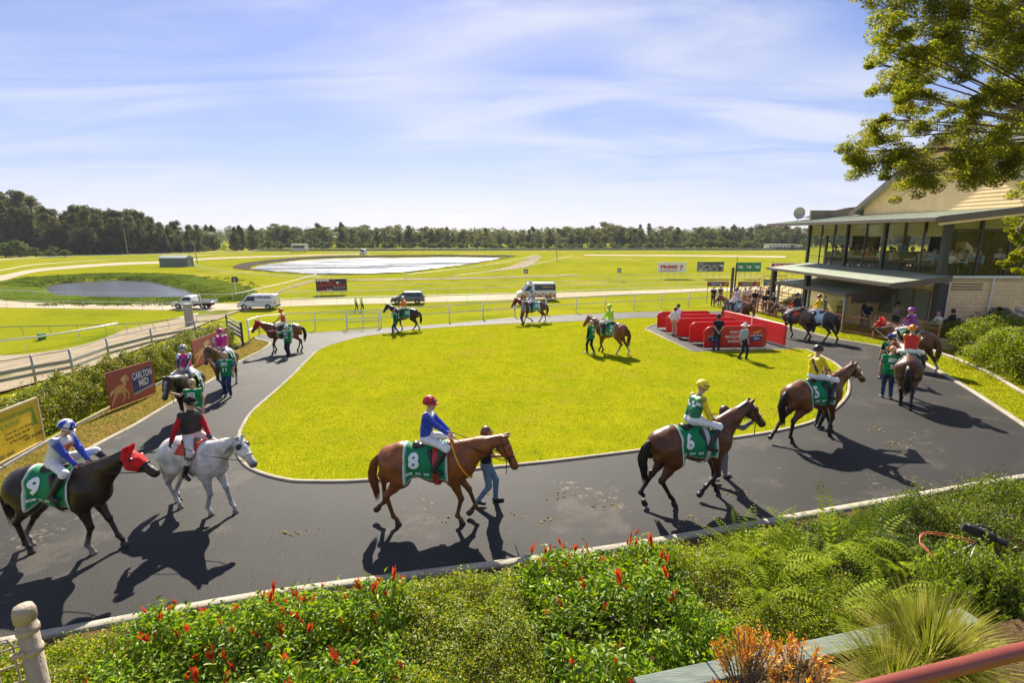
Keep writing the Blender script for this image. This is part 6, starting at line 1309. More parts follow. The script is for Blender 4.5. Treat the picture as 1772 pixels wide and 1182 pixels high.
# --- black with star silks
H = horse('black horse walking toward the camera along the left hedge', horse_at(345, 708, 322, 742, -72), BLK, (.008, .007, .007), walk=0, neck=26, head=-62, yaw=-.25, cloth='race', num='7', blaze=True, res=.022, rump=(.05, .048, .05))
J = ride(.06, tilt=.15)
def ps(u, v, w_, C):
    tor = C[:, 0] > .3
    a = np.zeros(len(u), bool)
    for cu, cv in ((-.08, .40), (.08, .40), (0, .30), (-.09, .20), (.09, .21)):
        th = np.arctan2(u - cu, v - cv); rr = np.hypot(u - cu, v - cv); a |= rr < .042 * (1 + .45 * np.cos(5 * th))
    C = recol(C, a & tor, (.03, .01, .03)); return recol(C, (~tor) & (np.sin((v + w_ * .8) * 55) > 0), (.02, .02, .04))
jockey('jockey in pink silks with dark stars and striped sleeves', H, J, shirt=(.72, .02, .26), sleevec=(.20, .72, .74), hatc=(.70, .71, .74), res=.014, pat=lambda u, v, w_, C: recol(ps(u, v, w_, C), (C[:, 0] < .3) & (np.sin((v + w_ * .8) * 55) <= 0), (.72, .73, .75)), hatpat=lambda l, u, f, C: recol(C, np.sin(np.arctan2(l, u) * 8) > 0, (.015, .02, .05)))
handler('blonde handler in sunglasses and green bib beside the black horse', H, 343, 752, -78, .97, 'R', walk=.2, shirt=(.5, .3, .22), sleeves='none', pants=(.015, .015, .018), bib=bibn('7'), hair=(.45, .32, .16), long_hair=True, glasses=True, res=.014)
# --- brown, magenta
H = horse('brown horse under the magenta jockey by the left hedge', horse_at(408, 664, 380, 681, -78), (.15, .062, .025), (.016, .012, .010), walk=2, neck=44, head=-62, yaw=-.2, cloth='race', num='11', socks={2: (.6, .58, .55)}, res=.026, blink=(.02, .02, .02))
MAG = (.52, .008, .20)
jockey('jockey in plain magenta silks by the left hedge', H, ride(.05, tilt=.1), shirt=MAG, hatc=MAG, res=.017, pat=lambda u, v, w_, C: recol(C, (v > .46) & (np.abs(u) < .10) & (np.abs(u) > .06), (.7, .6, .65)))
handler('grey-haired handler in green bib beside the brown horse', H, 396, 687, -75, 1.0, 'R', walk=.3, shirt=(.03, .08, .30), sleeves='short', pants=(.02, .04, .14), bib=bibn('11'), hair=(.4, .36, .32), boots=(.2, .2, .2), res=.017)
# --- red hood far left
H = horse('bay horse in a red hood at the far left corner of the walk', horse_at(513, 607, 482, 613, -152), (.14, .045, .018), (.016, .010, .009), walk=3, neck=40, head=-58, cloth='race', num='13', hood=(.40, .03, .02), breast=(.40, .02, .015), res=.03)
jockey('jockey in red and yellow silks at the far left corner', H, ride(.05, tilt=.2), shirt=(.60, .02, .015), sleevec=(.74, .42, .02), hatc=(.52, .05, .02), res=.022)
handler('handler in white cap and green bib at the far left corner', H, 500, 617, -95, .97, 'R', walk=.3, shirt=(.4, .4, .4), sleeves='short', pants=(.03, .035, .05), bib=bibn('13'), hat='cap', hatc=(.7, .7, .68), res=.022)
# --- orange
H = horse('near black horse number 15 under the orange jockey', horse_at(720, 573, 690, 574, 172), (.024, .016, .012), (.010, .008, .008), walk=0, neck=44, head=-56, cloth='race', num='15', res=.032, tailswing=-.1)
jockey('jockey in orange silks and white cap by the far fence', H, ride(.15, tilt=.1), shirt=(.75, .16, .012), hatc=(.68, .68, .68), res=.024)
handler('handler in blue jeans and green bib leading horse number 15', H, 685, 579, 190, .98, 'R', walk=.8, shirt=(.02, .04, .10), pants=(.03, .07, .20), bib=bibn('15'), res=.022)
# --- blue by the fence
H = horse('brown horse in a maroon hood by the white far fence', horse_at(939, 558.5, 912, 560.5, 190), (.105, .045, .02), (.014, .010, .009), walk=2, neck=38, head=-55, cloth='race', num='12', clothc=(.10, .40, .42), hood=(.22, .015, .02), socks={2: (.6, .58, .55)}, res=.034)
jockey('jockey in blue and white checked silks by the far fence', H, ride(.15, tilt=.1), shirt=(.02, .08, .45), sleevec=(.02, .08, .45), hatc=(.02, .08, .42), res=.025, pat=lambda u, v, w_, C: recol(C, (np.sin(u * 60) * np.sin(v * 60)) > .3, (.7, .7, .72)))
handler('handler in grey jacket beside the maroon-hooded horse', H, 905, 562, 215, 1.0, 'R', walk=.2, shirt=(.26, .25, .24), pants=(.12, .075, .05), hair=(.30, .27, .25), res=.024)
# --- lime
H = horse('chestnut horse number 2 on the lawn under the lime green jockey', horse_at(1077, 617, 1042, 609.5, 133), (.19, .068, .024), (.12, .045, .02), mane=(.12, .045, .02), walk=4, neck=34, head=-50, cloth='race', num='2', socks={2: (.6, .57, .52), 3: (.6, .57, .52)}, res=.028)
LIM = (.42, .70, .01)
jockey('jockey in plain lime green silks and cap on the lawn', H, ride(.10, tilt=.1), shirt=LIM, hatc=LIM, res=.02)
handler('handler in black with green bib walking across the lawn', H, 1022, 613, 128, .97, 'R', walk=.6, shirt=(.015, .015, .016), pants=(.015, .015, .016), boots=(.35, .33, .30), bib=bibn('2'), hair=(.42, .32, .24), res=.02)
# --- white jockey by the crowd
H = horse('chestnut horse behind the red dividers, facing the crowd', horse_at(1290, 566, 1266, 561, 128), (.20, .075, .028), (.05, .02, .012), mane=(.34, .15, .05), walk=0, neck=44, head=-45, cloth='race', num='4', clothc=(.30, .45, .42), res=.032)
jockey('jockey in pale pink and white silks before the crowd', H, ride(.22, tilt=.1), shirt=(.62, .58, .62), hatc=(.03, .03, .035), res=.024)
handler('handler with red sleeves and green bib behind the red dividers', H, 1252, 569, 120, .98, 'R', walk=.2, shirt=(.32, .03, .04), pants=(.02, .02, .03), bib=bibn('4'), hair=(.14, .22, .22), hat='cap', hatc=(.05, .14, .15), res=.024)
# --- pair
H = horse('brown pony with an orange saddle pad, seen from behind', horse_at(1390, 591, 1368, 583, 112), (.135, .085, .05), (.05, .032, .02), mane=(.06, .04, .03), walk=0, neck=40, head=-45, cloth='pad', clothc=(.58, .07, .03), socks={3: (.35, .3, .25)}, res=.028)
jockey('mounted clerk in red sleeves and dark vest on the brown pony', H, ride(.05, long=True, h=1.0), shirt=(.45, .012, .02), vest=(.03, .03, .032), pants=(.62, .60, .60), hatc=(.03, .03, .035), silk=False, res=.02, bootlen=.95)
H = horse('black horse under the yellow jockey with a black cross', horse_at(1428, 594, 1408, 588, 112), (.022, .018, .017), (.010, .009, .009), walk=4, neck=38, head=-48, cloth='race', num='10', clothc=(.35, .55, .62), res=.028, rump=(.045, .04, .038))
jockey('jockey in yellow silks with a black cross on the back', H, ride(.08), shirt=YEL, hatc=(.03, .03, .035), res=.019, pat=lambda u, v, w_, C: recol(C, (w_ < .0) & (((np.abs(u) < .022 + .06 * np.abs(v - .31)) & (np.abs(v - .31) < .10)) | ((np.abs(v - .31) < .022 + .06 * np.abs(u)) & (np.abs(u) < .10))), (.02, .02, .02)))
# ================================================================ PEOPLE ON FOOT
def bystander(label, px, py, head, h=1.0, g=None, J=None, arms='down', walk=0, res=.022, yaw=0, group=None, **k):
    q = GY(px, py) if g is None else g
    Mx = Matrix.Translation(Vector(q)) @ Matrix.Rotation(math.radians(head), 4, 'Z'); return person(label, Mx, J if J is not None else stand(h, arms, walk, yaw=yaw), res=res, group=group, **k)
bystander('man in white shirt and pink trousers among the red dividers', 1166, 583, 60, 1.0, arms='pocket', shirt=(.66, .68, .74), pants=(.55, .36, .30), boots=(.08, .05, .04), hair=(.05, .035, .03), walk=.3)
bystander('man in white shirt and dark cap behind the man in pink trousers', 1171, 577, 250, 1.0, arms='cross', shirt=(.62, .65, .72), pants=(.5, .38, .3), hat='cap', hatc=(.03, .03, .04))
bystander('man in navy polo shirt and cap facing the lettered divider', 1239, 607, 92, 1.02, arms='behind', shirt=NAVY, sleeves='short', pants=(.02, .03, .075), hat='cap', hatc=NAVY, res=.018, boots=(.03, .025, .02))
bystander('woman in pale blue shirt and white hat on the lawn edge', 1284, 623, -60, .95, arms='down', shirt=(.30, .38, .52), sleeves='short', pants=(.015, .02, .045), hat='brim', hatc=(.66, .65, .62), glasses=True, res=.018, walk=.5, long_hair=True, hair=(.25, .14, .07))
cr = [(1233, 531, -95, (.03, .03, .04), (.03, .03, .04), 'man in dark top leaning on the fence at the left end of the crowd'), (1245, 530, -80, (.20, .08, .07), (.06, .05, .04), 'man in striped maroon top at the left end of the crowd'), (1274, 531, -95, (.55, .52, .58), (.10, .08, .06), 'woman in pale lilac top behind the pink and white jockey'), (1287, 533, -90, (.60, .60, .58), (.12, .09, .06), 'man in white shirt in the middle of the crowd'), (1295, 532, -95, (.48, .46, .50), (.20, .12, .07), 'man in pale grey shirt in the middle of the crowd'), (1304, 540, -110, (.02, .02, .025), (.05, .08, .16), 'man in black shirt and jeans at the picket fence'), (1313, 533, -100, (.55, .55, .58), (.03, .02, .05), 'woman in white top and dark skirt behind the picket fence'), (1327, 533, -95, (.02, .03, .09), (.02, .02, .05), 'large man in navy shirt behind the picket fence'), (1322, 545, -140, (.02, .02, .022), (.10, .10, .12), 'man in black leaning on the picket fence beside jeans'), (1336, 548, -150, (.018, .018, .02), (.05, .03, .02), 'man in black with folded arms at the picket fence')]
for i, (px, py, hd_, sc_, pc_, lb) in enumerate(cr):
    bystander(lb, px, py - 1.0, hd_, random.uniform(.96, 1.03), arms=['rail', 'cross', 'hips', 'down', 'cross', 'rail', 'down', 'rail', 'rail', 'cross'][i], shirt=sc_, sleeves='short', pants=pc_, hair=random.choice([(.05, .03, .02), (.35, .3, .25), (.14, .08, .04)]), group='people along the fence', res=.026, face=False)
gq = lambda x_, y_: (x_, y_, float(yardz(x_, y_)) + .0)
bystander('man in navy polo and sunglasses behind the picket fence', 0, 0, -118, 1.02, g=gq(20.0, 29.2), arms='rail', shirt=(.012, .016, .04), sleeves='short', pants=(.07, .08, .13), glasses=True, group='people along the fence', res=.02)
bystander('woman in black under the entrance canopy', 0, 0, -100, .96, g=gq(19.6, 31.0), arms='cross', shirt=(.015, .015, .015), pants=(.015, .015, .015), long_hair=True, group='people along the fence', res=.025, face=False)
bystander('bearded man in dark hat beside the canopy windows', 0, 0, 200, 1.0, g=gq(21.1, 28.4), arms='cross', shirt=(.30, .26, .22), pants=(.03, .03, .04), hat='cap', hatc=(.02, .02, .02), group='people along the fence', res=.025, face=False)
bystander('man in blue shirt inside the glazed entrance pavilion', 0, 0, 180, 1.0, g=gq(20.2, 33.6), arms='down', shirt=(.10, .14, .35), pants=(.03, .03, .05), group='people along the fence', res=.03, face=False)
bystander('man in charcoal jacket at the back of the entrance pavilion', 0, 0, 160, 1.0, g=gq(20.9, 30.8), arms='hips', shirt=(.05, .05, .06), pants=(.03, .03, .04), group='people along the fence', res=.03, face=False)
for px, py, lb, wk in ((616.5, 537, 'left of two track workers in lime vests on the far grass', .5), (626.5, 538, 'right of two track workers in lime vests on the far grass', .6)):
    q = GT(px, py); bystander(lb, 0, 0, -10, 1.02, g=(q[0], q[1], q[2]), walk=wk, shirt=(.55, .75, .05), pants=(.05, .05, .06), hat='cap', hatc=(.55, .7, .06), res=.035, face=False, group='track workers on the grass')
# guests seated behind the right hedge
M['chair'] = mat('dark_chair', (.03, .03, .032), .5, .1)
def chair(label, x_, y_, z_, hd_, group):
    o = empty('chair', Matrix.Translation((x_, y_, z_)) @ Matrix.Rotation(math.radians(hd_), 4, 'Z'), label, 'chair', group); MB().box(-.22, .22, -.22, .22, .42, .46).build('seat', M['chair'], o); MB().box(-.24, -.20, -.21, .21, .55, .92).build('backrest', M['chair'], o)
    for sx in (-.2, .2):
        for sy in (-.19, .19): MB().box(sx - .015, sx + .015, sy - .015, sy + .015, 0, .42 if sx > 0 else .6).build('leg', M['chair'], o)
gs = [(1624, 566, 170, (.60, .55, .50), (.08, .04, .03), 'woman in white top seated at the left end behind the right hedge'), (1647, 562, 120, (.04, .035, .035), (.02, .018, .016), 'dark-haired guest in black seated behind the right hedge'), (1688, 566, 60, (.25, .10, .10), None, 'bald guest seated behind the middle of the right hedge'), (1716, 565, 100, (.20, .12, .12), (.2, .1, .08), 'guest with brown hair seated behind the right hedge'), (1738, 563, 100, (.45, .45, .46), (.12, .10, .09), 'guest in grey shirt and dark cap seated behind the right hedge'), (1757, 560, 80, (.50, .46, .42), (.42, .38, .34), 'white-haired guest seated at the right end behind the hedge'), (1764, 570, 95, (.62, .62, .70), (.55, .50, .44), 'fair-haired guest in lilac top nearest the right edge')]
for i, (px, py, hd_, sc_, hc, lb) in enumerate(gs):
    a = AY(px, py, 24.6 + (i % 2) * .6); z_ = float(yardz(a[0], a[1])) + .35
    bystander(lb, 0, 0, hd_, .98, g=(a[0], a[1], z_), J=sit(1.0, .05, .47), shirt=sc_, pants=(.05, .05, .07), hair=hc, res=.026, face=False, group='guests seated behind the hedge', hat='cap' if i == 4 else None)
    chair('dark chair under a guest behind the right hedge', a[0], a[1], z_, hd_, 'chairs behind the hedge')
tag(MB().box(19.4, 30, 23.6, 26.2, -.8, .12).build('terrace', M['tan']), kind='structure')
# diners behind the glass
random.seed(21); k_ = 0
place = ['nearest the corner post', 'second from the corner', 'third from the corner', 'fourth from the corner', 'fifth from the corner', 'sixth from the corner', 'seventh from the corner', 'eighth from the corner', 'ninth from the corner', 'farthest from the corner']
cols = [(.75, .75, .78), (.05, .05, .06), (.55, .12, .10), (.18, .34, .62), (.68, .52, .40), (.03, .03, .04), (.36, .40, .45), (.80, .78, .70)]; nm = ['white', 'black', 'dark red', 'blue', 'tan', 'black', 'slate', 'cream']
for i in range(10):
    y_ = 27.5 + i * 1.08; j = (i * 3) % 8
    bystander(f'diner in {nm[j]} top behind the side glass, {place[i]}', 0, 0, 90 if i % 2 else -90, .98, g=(22.75 + (i % 3) * .12, y_, ZF - .1), J=sit(1.0, .08), shirt=cols[j], sleeves='short', pants=(.04, .04, .05), hair=random.choice([(.04, .03, .02), (.3, .25, .2), (.12, .07, .04)]), res=.032, face=False, group='diners behind the side glass')
    chair('dark chair under a diner by the side glass', 22.75 + (i % 3) * .12, y_, ZF - .1, 90 if i % 2 else -90, 'chairs by the side glass')
for i in range(8):
    x_ = 22.9 + i * .95; j = (i * 5 + 1) % 8
    bystander(f'diner in {nm[j]} top behind the end glass, {place[i]}', 0, 0, 0 if i % 2 else 180, .98, g=(x_, 27.7 + (i % 3) * .15, ZF - .1), J=sit(1.0, .08), shirt=cols[j], sleeves='short', pants=(.04, .04, .05), hair=random.choice([(.04, .03, .02), (.3, .25, .2), (.12, .07, .04)]), res=.032, face=False, group='diners behind the end glass')
    chair('dark chair under a diner by the end glass', x_, 27.7 + (i % 3) * .15, ZF - .1, 0 if i % 2 else 180, 'chairs by the end glass')
dn = [q for q in COL.objects if q.get('group') in ('diners behind the side glass', 'diners behind the end glass')]
for i, q in enumerate(list(dn)):
    side = 'side' in q['group']; r_ = copy_tree(dn[(i * 7 + 4) % len(dn)]); mv = Vector((.75, .45, .06)) if side else Vector((.4, .8, .06)); r_.matrix_world = Matrix.Translation(q.matrix_world.translation + mv) @ Matrix.Rotation(math.radians((0, 180, 90, -90, 150)[i % 5]), 4, 'Z')
    r_['label'] = ('diner in the second row of tables behind the side glass' if side else 'diner in the second row of tables behind the end glass'); r_['group'] = 'second row diners behind the side glass' if side else 'second row diners behind the end glass'
bystander('man in blue shirt standing behind the side glass', 0, 0, 180, 1.03, g=(23.3, 31.7, ZF - .1), arms='hips', shirt=(.20, .36, .62), pants=(.04, .04, .05), res=.028, face=False)
for i, (x_, y_) in enumerate(((22.9, 28.04), (22.9, 30.2), (22.9, 32.4), (22.9, 34.6), (22.9, 36.7), (23.4, 27.9), (25.3, 27.9), (27.2, 27.9), (29.1, 27.9))):
    o = empty('dining_table', (x_, y_, ZF - .1), ['small dining table by the side glass', 'small dining table by the end glass'][i > 4], 'table', ['tables by the side glass', 'tables by the end glass'][i > 4]); MB().box(-.32, .32, -.3, .3, .71, .74).build('tabletop', wht if i % 2 else M['chair'], o); MB().tube([(0, 0, .02), (0, 0, .71)], .035, 8).build('leg', M['chair'], o); MB().box(-.2, .2, -.2, .2, 0, .03).build('base', M['chair'], o)
# ================================================================ PLANTS
def leaves(P, Nrm, L_, wd, cols, fold=.25, jit=.7, up=.4):
    """leaf faces at P: each a folded diamond; Nrm = preferred facing"""
    n = len(P); nn = Nrm + rng.normal(0, jit, (n, 3)); nn /= np.linalg.norm(nn, axis=1)[:, None] + 1e-9
    a = np.cross(nn, rng.normal(size=(n, 3))); a /= np.linalg.norm(a, axis=1)[:, None] + 1e-9; b = np.cross(nn, a); l = L_ * rng.uniform(.65, 1.25, n)[:, None]; w_ = l * wd
    V = np.stack([P - a * l * .5, P + b * w_ * .5 + nn * w_ * fold, P + a * l * .5 - nn * l * .12, P - b * w_ * .5 + nn * w_ * fold], 1).reshape(-1, 3)
    cidx = rng.integers(0, len(cols), n); C_ = np.array(cols)[cidx] * rng.uniform(.75, 1.25, (n, 1)); return V, np.repeat(C_, 4, 0)
def foliage(name, VC, material, parent):
    V = np.concatenate([v for v, c_ in VC]); C_ = np.concatenate([c_ for v, c_ in VC]); i = np.arange(len(V)).reshape(-1, 4); F = np.concatenate([i[:, [0, 1, 2]], i[:, [0, 2, 3]]])
    return npmesh(name, V, F, material, parent, col=C_)
def vnoise(x, y, s): return .5 * np.sin(x * s * 1.7 + 1.3 * np.sin(y * s * 1.1)) + .5 * np.sin(y * s * 2.1 + 1.7 * np.sin(x * s * .9 + 2))
def hedge(label, line, t0, t1, off0, off1, hgt, n, L_, wd, cols, zf=yardz, jit=.55, name='hedge', rough=.08, group=None, mtl='leafn', shell=.16, twigs=40, ends=True, topcols=None):
    """leafy band along a polyline between offsets off0 (far) and off1 (near)"""
    P = resample(line, 60); seg = P[int(t0 * 59):max(int(t1 * 59) + 1, int(t0 * 59) + 2)]; seg = resample(seg, 30); u = rng.random(n); Lg = plen(seg)
    k = np.clip((u * 29).astype(int), 0, 28); f = (u * 29 - k)[:, None]; B = seg[k] * (1 - f) + seg[k + 1] * f; d = seg[k + 1] - seg[k]; d /= np.linalg.norm(d, axis=1)[:, None]; nr = np.column_stack([d[:, 1], -d[:, 0]])
    W = off1 - off0; face = rng.choice(4, n, p=[.56, .20, .20, .04]); v = rng.random(n); h_ = rng.random(n) ** .7
    v = np.where(face == 1, rng.random(n) * shell, np.where(face == 2, 1 - rng.random(n) * shell, v)); h_ = np.where(face == 0, 1 - rng.random(n) ** 1.6 * shell * 1.3, h_)
    edge = np.minimum(v, 1 - v) * W; ee = np.minimum(u, 1 - u) * Lg if ends else np.full(n, 9.); rnd = np.sqrt(np.clip(np.minimum(edge / .55, ee / .30), 0, 1)) * .55 + .45
    XY = B + nr * (off0 + v * W)[:, None]; XY = XY + rng.normal(0, rough * .3, (n, 2)); top = hgt * rnd * (1 + rough * 1.6 * vnoise(XY[:, 0], XY[:, 1], 2.3) + rough * vnoise(XY[:, 0] + 5, XY[:, 1], 6.1))
    z = zf(XY[:, 0], XY[:, 1]) + top * h_ + rng.normal(0, rough * .25, n) + np.where(rng.random(n) < .08, rng.random(n) * hgt * .22, 0)
    Nn = np.column_stack([np.where(face == 1, -1, np.where(face == 2, 1, 0))[:, None] * nr * .8, np.where(face == 0, 1., .35)])
    o = empty(name, (*seg[15], float(zf(*seg[15]))), label, 'hedge', group); ob = foliage('foliage', [leaves(np.column_stack([XY, z]), Nn, L_, wd, cols, jit=jit)], M[mtl], o); ob.location = -o.location
    mb = MB()
    for q in range(twigs):
        i = random.randrange(n); p = np.array([XY[i, 0], XY[i, 1], z[i]]); g = np.array([XY[i, 0] * .7 + B[i, 0] * .3 + nr[i, 0] * .3 * (off0 + off1) / 2, XY[i, 1] * .7 + B[i, 1] * .3 + nr[i, 1] * .3 * (off0 + off1) / 2, 0]); g[2] = float(zf(g[0], g[1])); m_ = (p + g) / 2 + rng.normal(0, .06, 3); mb.tube([g, m_, p], [.012, .008, .004], 4, False)
    t_ = mb.build('stems', M['bark'], o); t_.location = -o.location; t_['kind'] = 'stuff'
    return o, np.column_stack([XY, z]), face
kl = catmull(k_near, 4)
SM = [(0.195, 0.256, 0.012), (0.244, 0.299, 0.015), (0.140, 0.201, 0.012), (0.305, 0.317, 0.022), (0.329, 0.268, 0.049), (0.098, 0.171, 0.012)]; BG = [(0.111, 0.208, 0.016), (0.150, 0.254, 0.018), (0.085, 0.169, 0.013), (0.208, 0.286, 0.021)]
fr_ = lambda px: float(np.interp(px, [GY(x, y)[0] * 0 + x for x, y in ((-150, 0), (68, 0), (282, 0), (500, 0), (950, 0), (1159, 0), (1474, 0), (1772, 0), (1900, 0))] if 0 else [-150, 68, 282, 500, 950, 1159, 1474, 1772, 1900], np.concatenate([[0], np.cumsum(np.linalg.norm(np.diff(np.array(k_near), axis=0), axis=1))]) / plen(k_near)))
small = lambda lab, a, b, n, **k: hedge(lab, kl, fr_(a), fr_(b), k.pop('o0', .72), k.pop('o1', 3.4), k.pop('h', .6), n, k.pop('L', .040), .5, k.pop('cols', SM), rough=.17, shell=.34, group='clipped hedge along the near kerb', **k)
small('yellow-green small-leaved hedge beside the wire gate, bottom left', -60, 330, 44000, h=.55)
small('small-leaved hedge between the two red-tipped shrubs', 690, 905, 38000, h=.58)
small('small-leaved hedge right of the red-tipped shrubs', 1085, 1290, 38000, h=.60)
small('dark small-leaved hedge at the right behind the camera gear', 1480, 1880, 80000, h=.78, L=.048, cols=[(.09, .13, .012), (.125, .16, .014), (.065, .10, .010), (.17, .18, .02)], o1=3.6)
small('small-leaved hedge behind the ferns', 1270, 1500, 30000, h=.58, o1=2.6, cols=[(.06, .10, .012), (.085, .125, .014), (.05, .08, .012)])
RED = [(.55, .03, .012), (.62, .06, .015), (.42, .02, .015)]
def red_shoot(s):
    r = random.Random(s); V = []; 
    for q in range(8):
        a = r.uniform(0, 6.28); t_ = r.uniform(.05, .5); d = np.array([math.cos(a) * math.sin(t_), math.sin(a) * math.sin(t_), math.cos(t_)]); b = np.cross(d, (.3, .5, .8)); b /= np.linalg.norm(b); l = r.uniform(.05, .10); p0 = np.array([0, 0, r.uniform(-.01, .04)]); V += [p0, p0 + d * l * .5 + b * l * .16, p0 + d * l, p0 + d * l * .5 - b * l * .16]
    i = np.arange(len(V)).reshape(-1, 4); return V, np.concatenate([i[:, [0, 1, 2]], i[:, [0, 2, 3]]])
M['redleaf'] = mat('red_young_leaf', (.50, .03, .012), .4, .25, 40, trans=.4, col2=(.66, .10, .02))
RS = None
for lab, a, b, n, ns in (('broad glossy shrub with many red shoots, left of centre', 300, 715, 24000, 95), ('broad glossy shrub with red shoots, right of centre', 880, 1110, 15000, 52)):
    o, P, face = hedge(lab, kl, fr_(a), fr_(b), .70, 3.5, .68, n, .084, .42, BG + SM[:2], rough=.20, jit=.6, shell=.36, group=None, name='red_tipped_shrub')
    zr = P[:, 2] - yardz(P[:, 0], P[:, 1]); tp = np.concatenate([np.nonzero((face == 0) & (zr > .5))[0], np.nonzero((face == 1) & (zr > .22))[0][:int((face == 0).sum() * .5)]])
    for q in range(ns):
        p = P[random.choice(tp)]
        if RS is None:
            RS = []
            for s in range(5): V, F = red_shoot(s); me = npmesh('red_shoot', V, F, M['redleaf'], o); RS.append(me.data); me.location = p - np.array(o.location); me.scale = (1, 1, 1)
        else: c_ = bpy.data.objects.new('red_shoot', RS[random.randrange(5)]); link(c_, o); c_.location = Vector(p) - o.location + Vector((0, 0, .03)); s = random.uniform(.7, 1.7); c_.scale = (s, s, s * random.uniform(.9, 1.5)); c_.rotation_euler = (random.uniform(-.4, .4), random.uniform(-.4, .4), random.uniform(0, 6))
# ferns: arching fronds with leaflets
def frond(L_, r, bend, nl=17):
    V = []; 
    t = np.linspace(0, 1, nl + 1); x = L_ * (t - .18 * bend * t ** 3); z = L_ * (.9 * t - bend * t ** 2)
    for i in range(nl):
        p = np.array([x[i], 0, z[i]]); q = np.array([x[i + 1], 0, z[i + 1]]); d = q - p; l = L_ * .13 * math.sin(min(t[i] * 1.1 + .12, 1) * PI) ** .6 + .008
        for s in (-1, 1): tip = p + np.array([0, s * l, -.15 * l]) + d * .8; V += [p, p + (tip - p) * .5 - d * .30, tip, p + (tip - p) * .5 + d * .35]
    V = np.array(V); i = np.arange(len(V)).reshape(-1, 4); return V, np.concatenate([i[:, [0, 1, 2]], i[:, [0, 2, 3]]])
M['fern'] = mat('fern_frond', (.22, .31, .012), .6, .2, 8, trans=.5, col2=(.32, .38, .016), spec=.1)
FR = [frond(.80, i, .55 + .12 * i) for i in range(4)]; FRM = None
random.seed(5)
FL = ['fern clump at the kerb edge, leftmost of the ferns', 'fern clump against the hedge, second from the left', 'arching fern clump in the middle of the fern bed', 'fern clump above the orange shrub', 'fern clump low down beside the timber sleepers', 'fern clump in the shade under the yellow bush', 'fern clump nearest the kerb at the right of the ferns', 'fern clump behind the grass tussock', 'bright fern clump below the camera cables']
for q, (px, py, zz_) in enumerate(((1285, 992, .25), (1330, 985, .3), (1400, 985, .35), (1330, 1045, .3), (1445, 1085, .25), (1520, 1075, .2), (1500, 945, .3), (1560, 1010, .25), (1440, 960, .35))):
    g = GP(px, py, zz_); g[2] = yardz(g[0], g[1]); o = empty('fern', tuple(g), FL[q], 'fern', 'ferns in the garden bed')
    n = 16
    for k in range(n):
        if FRM is None:
            FRM = [npmesh('frond', V, F, M['fern'], o) for V, F in FR]
            for i, f_ in enumerate(FRM): f_.rotation_euler = (0, 0, i * 1.5)
            FRM = [f_.data for f_ in FRM]
        c_ = bpy.data.objects.new('frond', random.choice(FRM)); link(c_, o); a = random.uniform(0, 6.28); c_.location = (math.cos(a) * .06, math.sin(a) * .06, .30 + random.random() * .38); c_.rotation_euler = (random.uniform(-.25, .25), random.uniform(-.55, .25), a); s = random.uniform(.75, 1.25); c_.scale = (s, s, s)
# timber sleepers of the raised bed nearest the camera
M['sleeper'] = mat('weathered_sleeper', (.13, .16, .14), .85, .2, 5, .4, 20, stretch=(.6, 4, 4), col2=(.21, .24, .21), spec=.1)
ZS = 1.15; s0 = GP(1105, 1187, ZS)[:2]; s1 = GP(1700, 1058, ZS)[:2]; d = (s1 - s0) / np.linalg.norm(s1 - s0); nr = np.array([d[1], -d[0]])
o = empty('sleeper_wall', (s0[0], s0[1], 0), 'grey-green timber sleepers edging the raised bed at bottom right', 'retaining wall'); L_ = np.linalg.norm(s1 - s0)
u = 0
for k, ln in enumerate((.72, .95, 1.1, .9)):
    if u > L_ + .5: break
    MB().bar((*(d * u), ZS - .09), (*(d * (u + ln - .012)), ZS - .09 + .004 * (k % 2)), .20, .16).build('cap_sleeper', M['sleeper'], o, bevel=.01)
    for r_ in range(5): MB().bar((*(d * u + nr * .03), ZS - .27 - r_ * .2), (*(d * (u + ln - .012) + nr * .03), ZS - .27 - r_ * .2), .10, .19).build('sleeper', M['sleeper'], o, bevel=.01)
    u += ln
tag(sheet('raised_bed', [s0 + nr * .11, s1 + nr * .11 + d * 1.2, s1 + nr * 2.2 + d * 1.2, s0 + nr * 1.6 - d * .6], ZS - .06, M['soil'], zf=lambda x, y: 0), kind='structure')
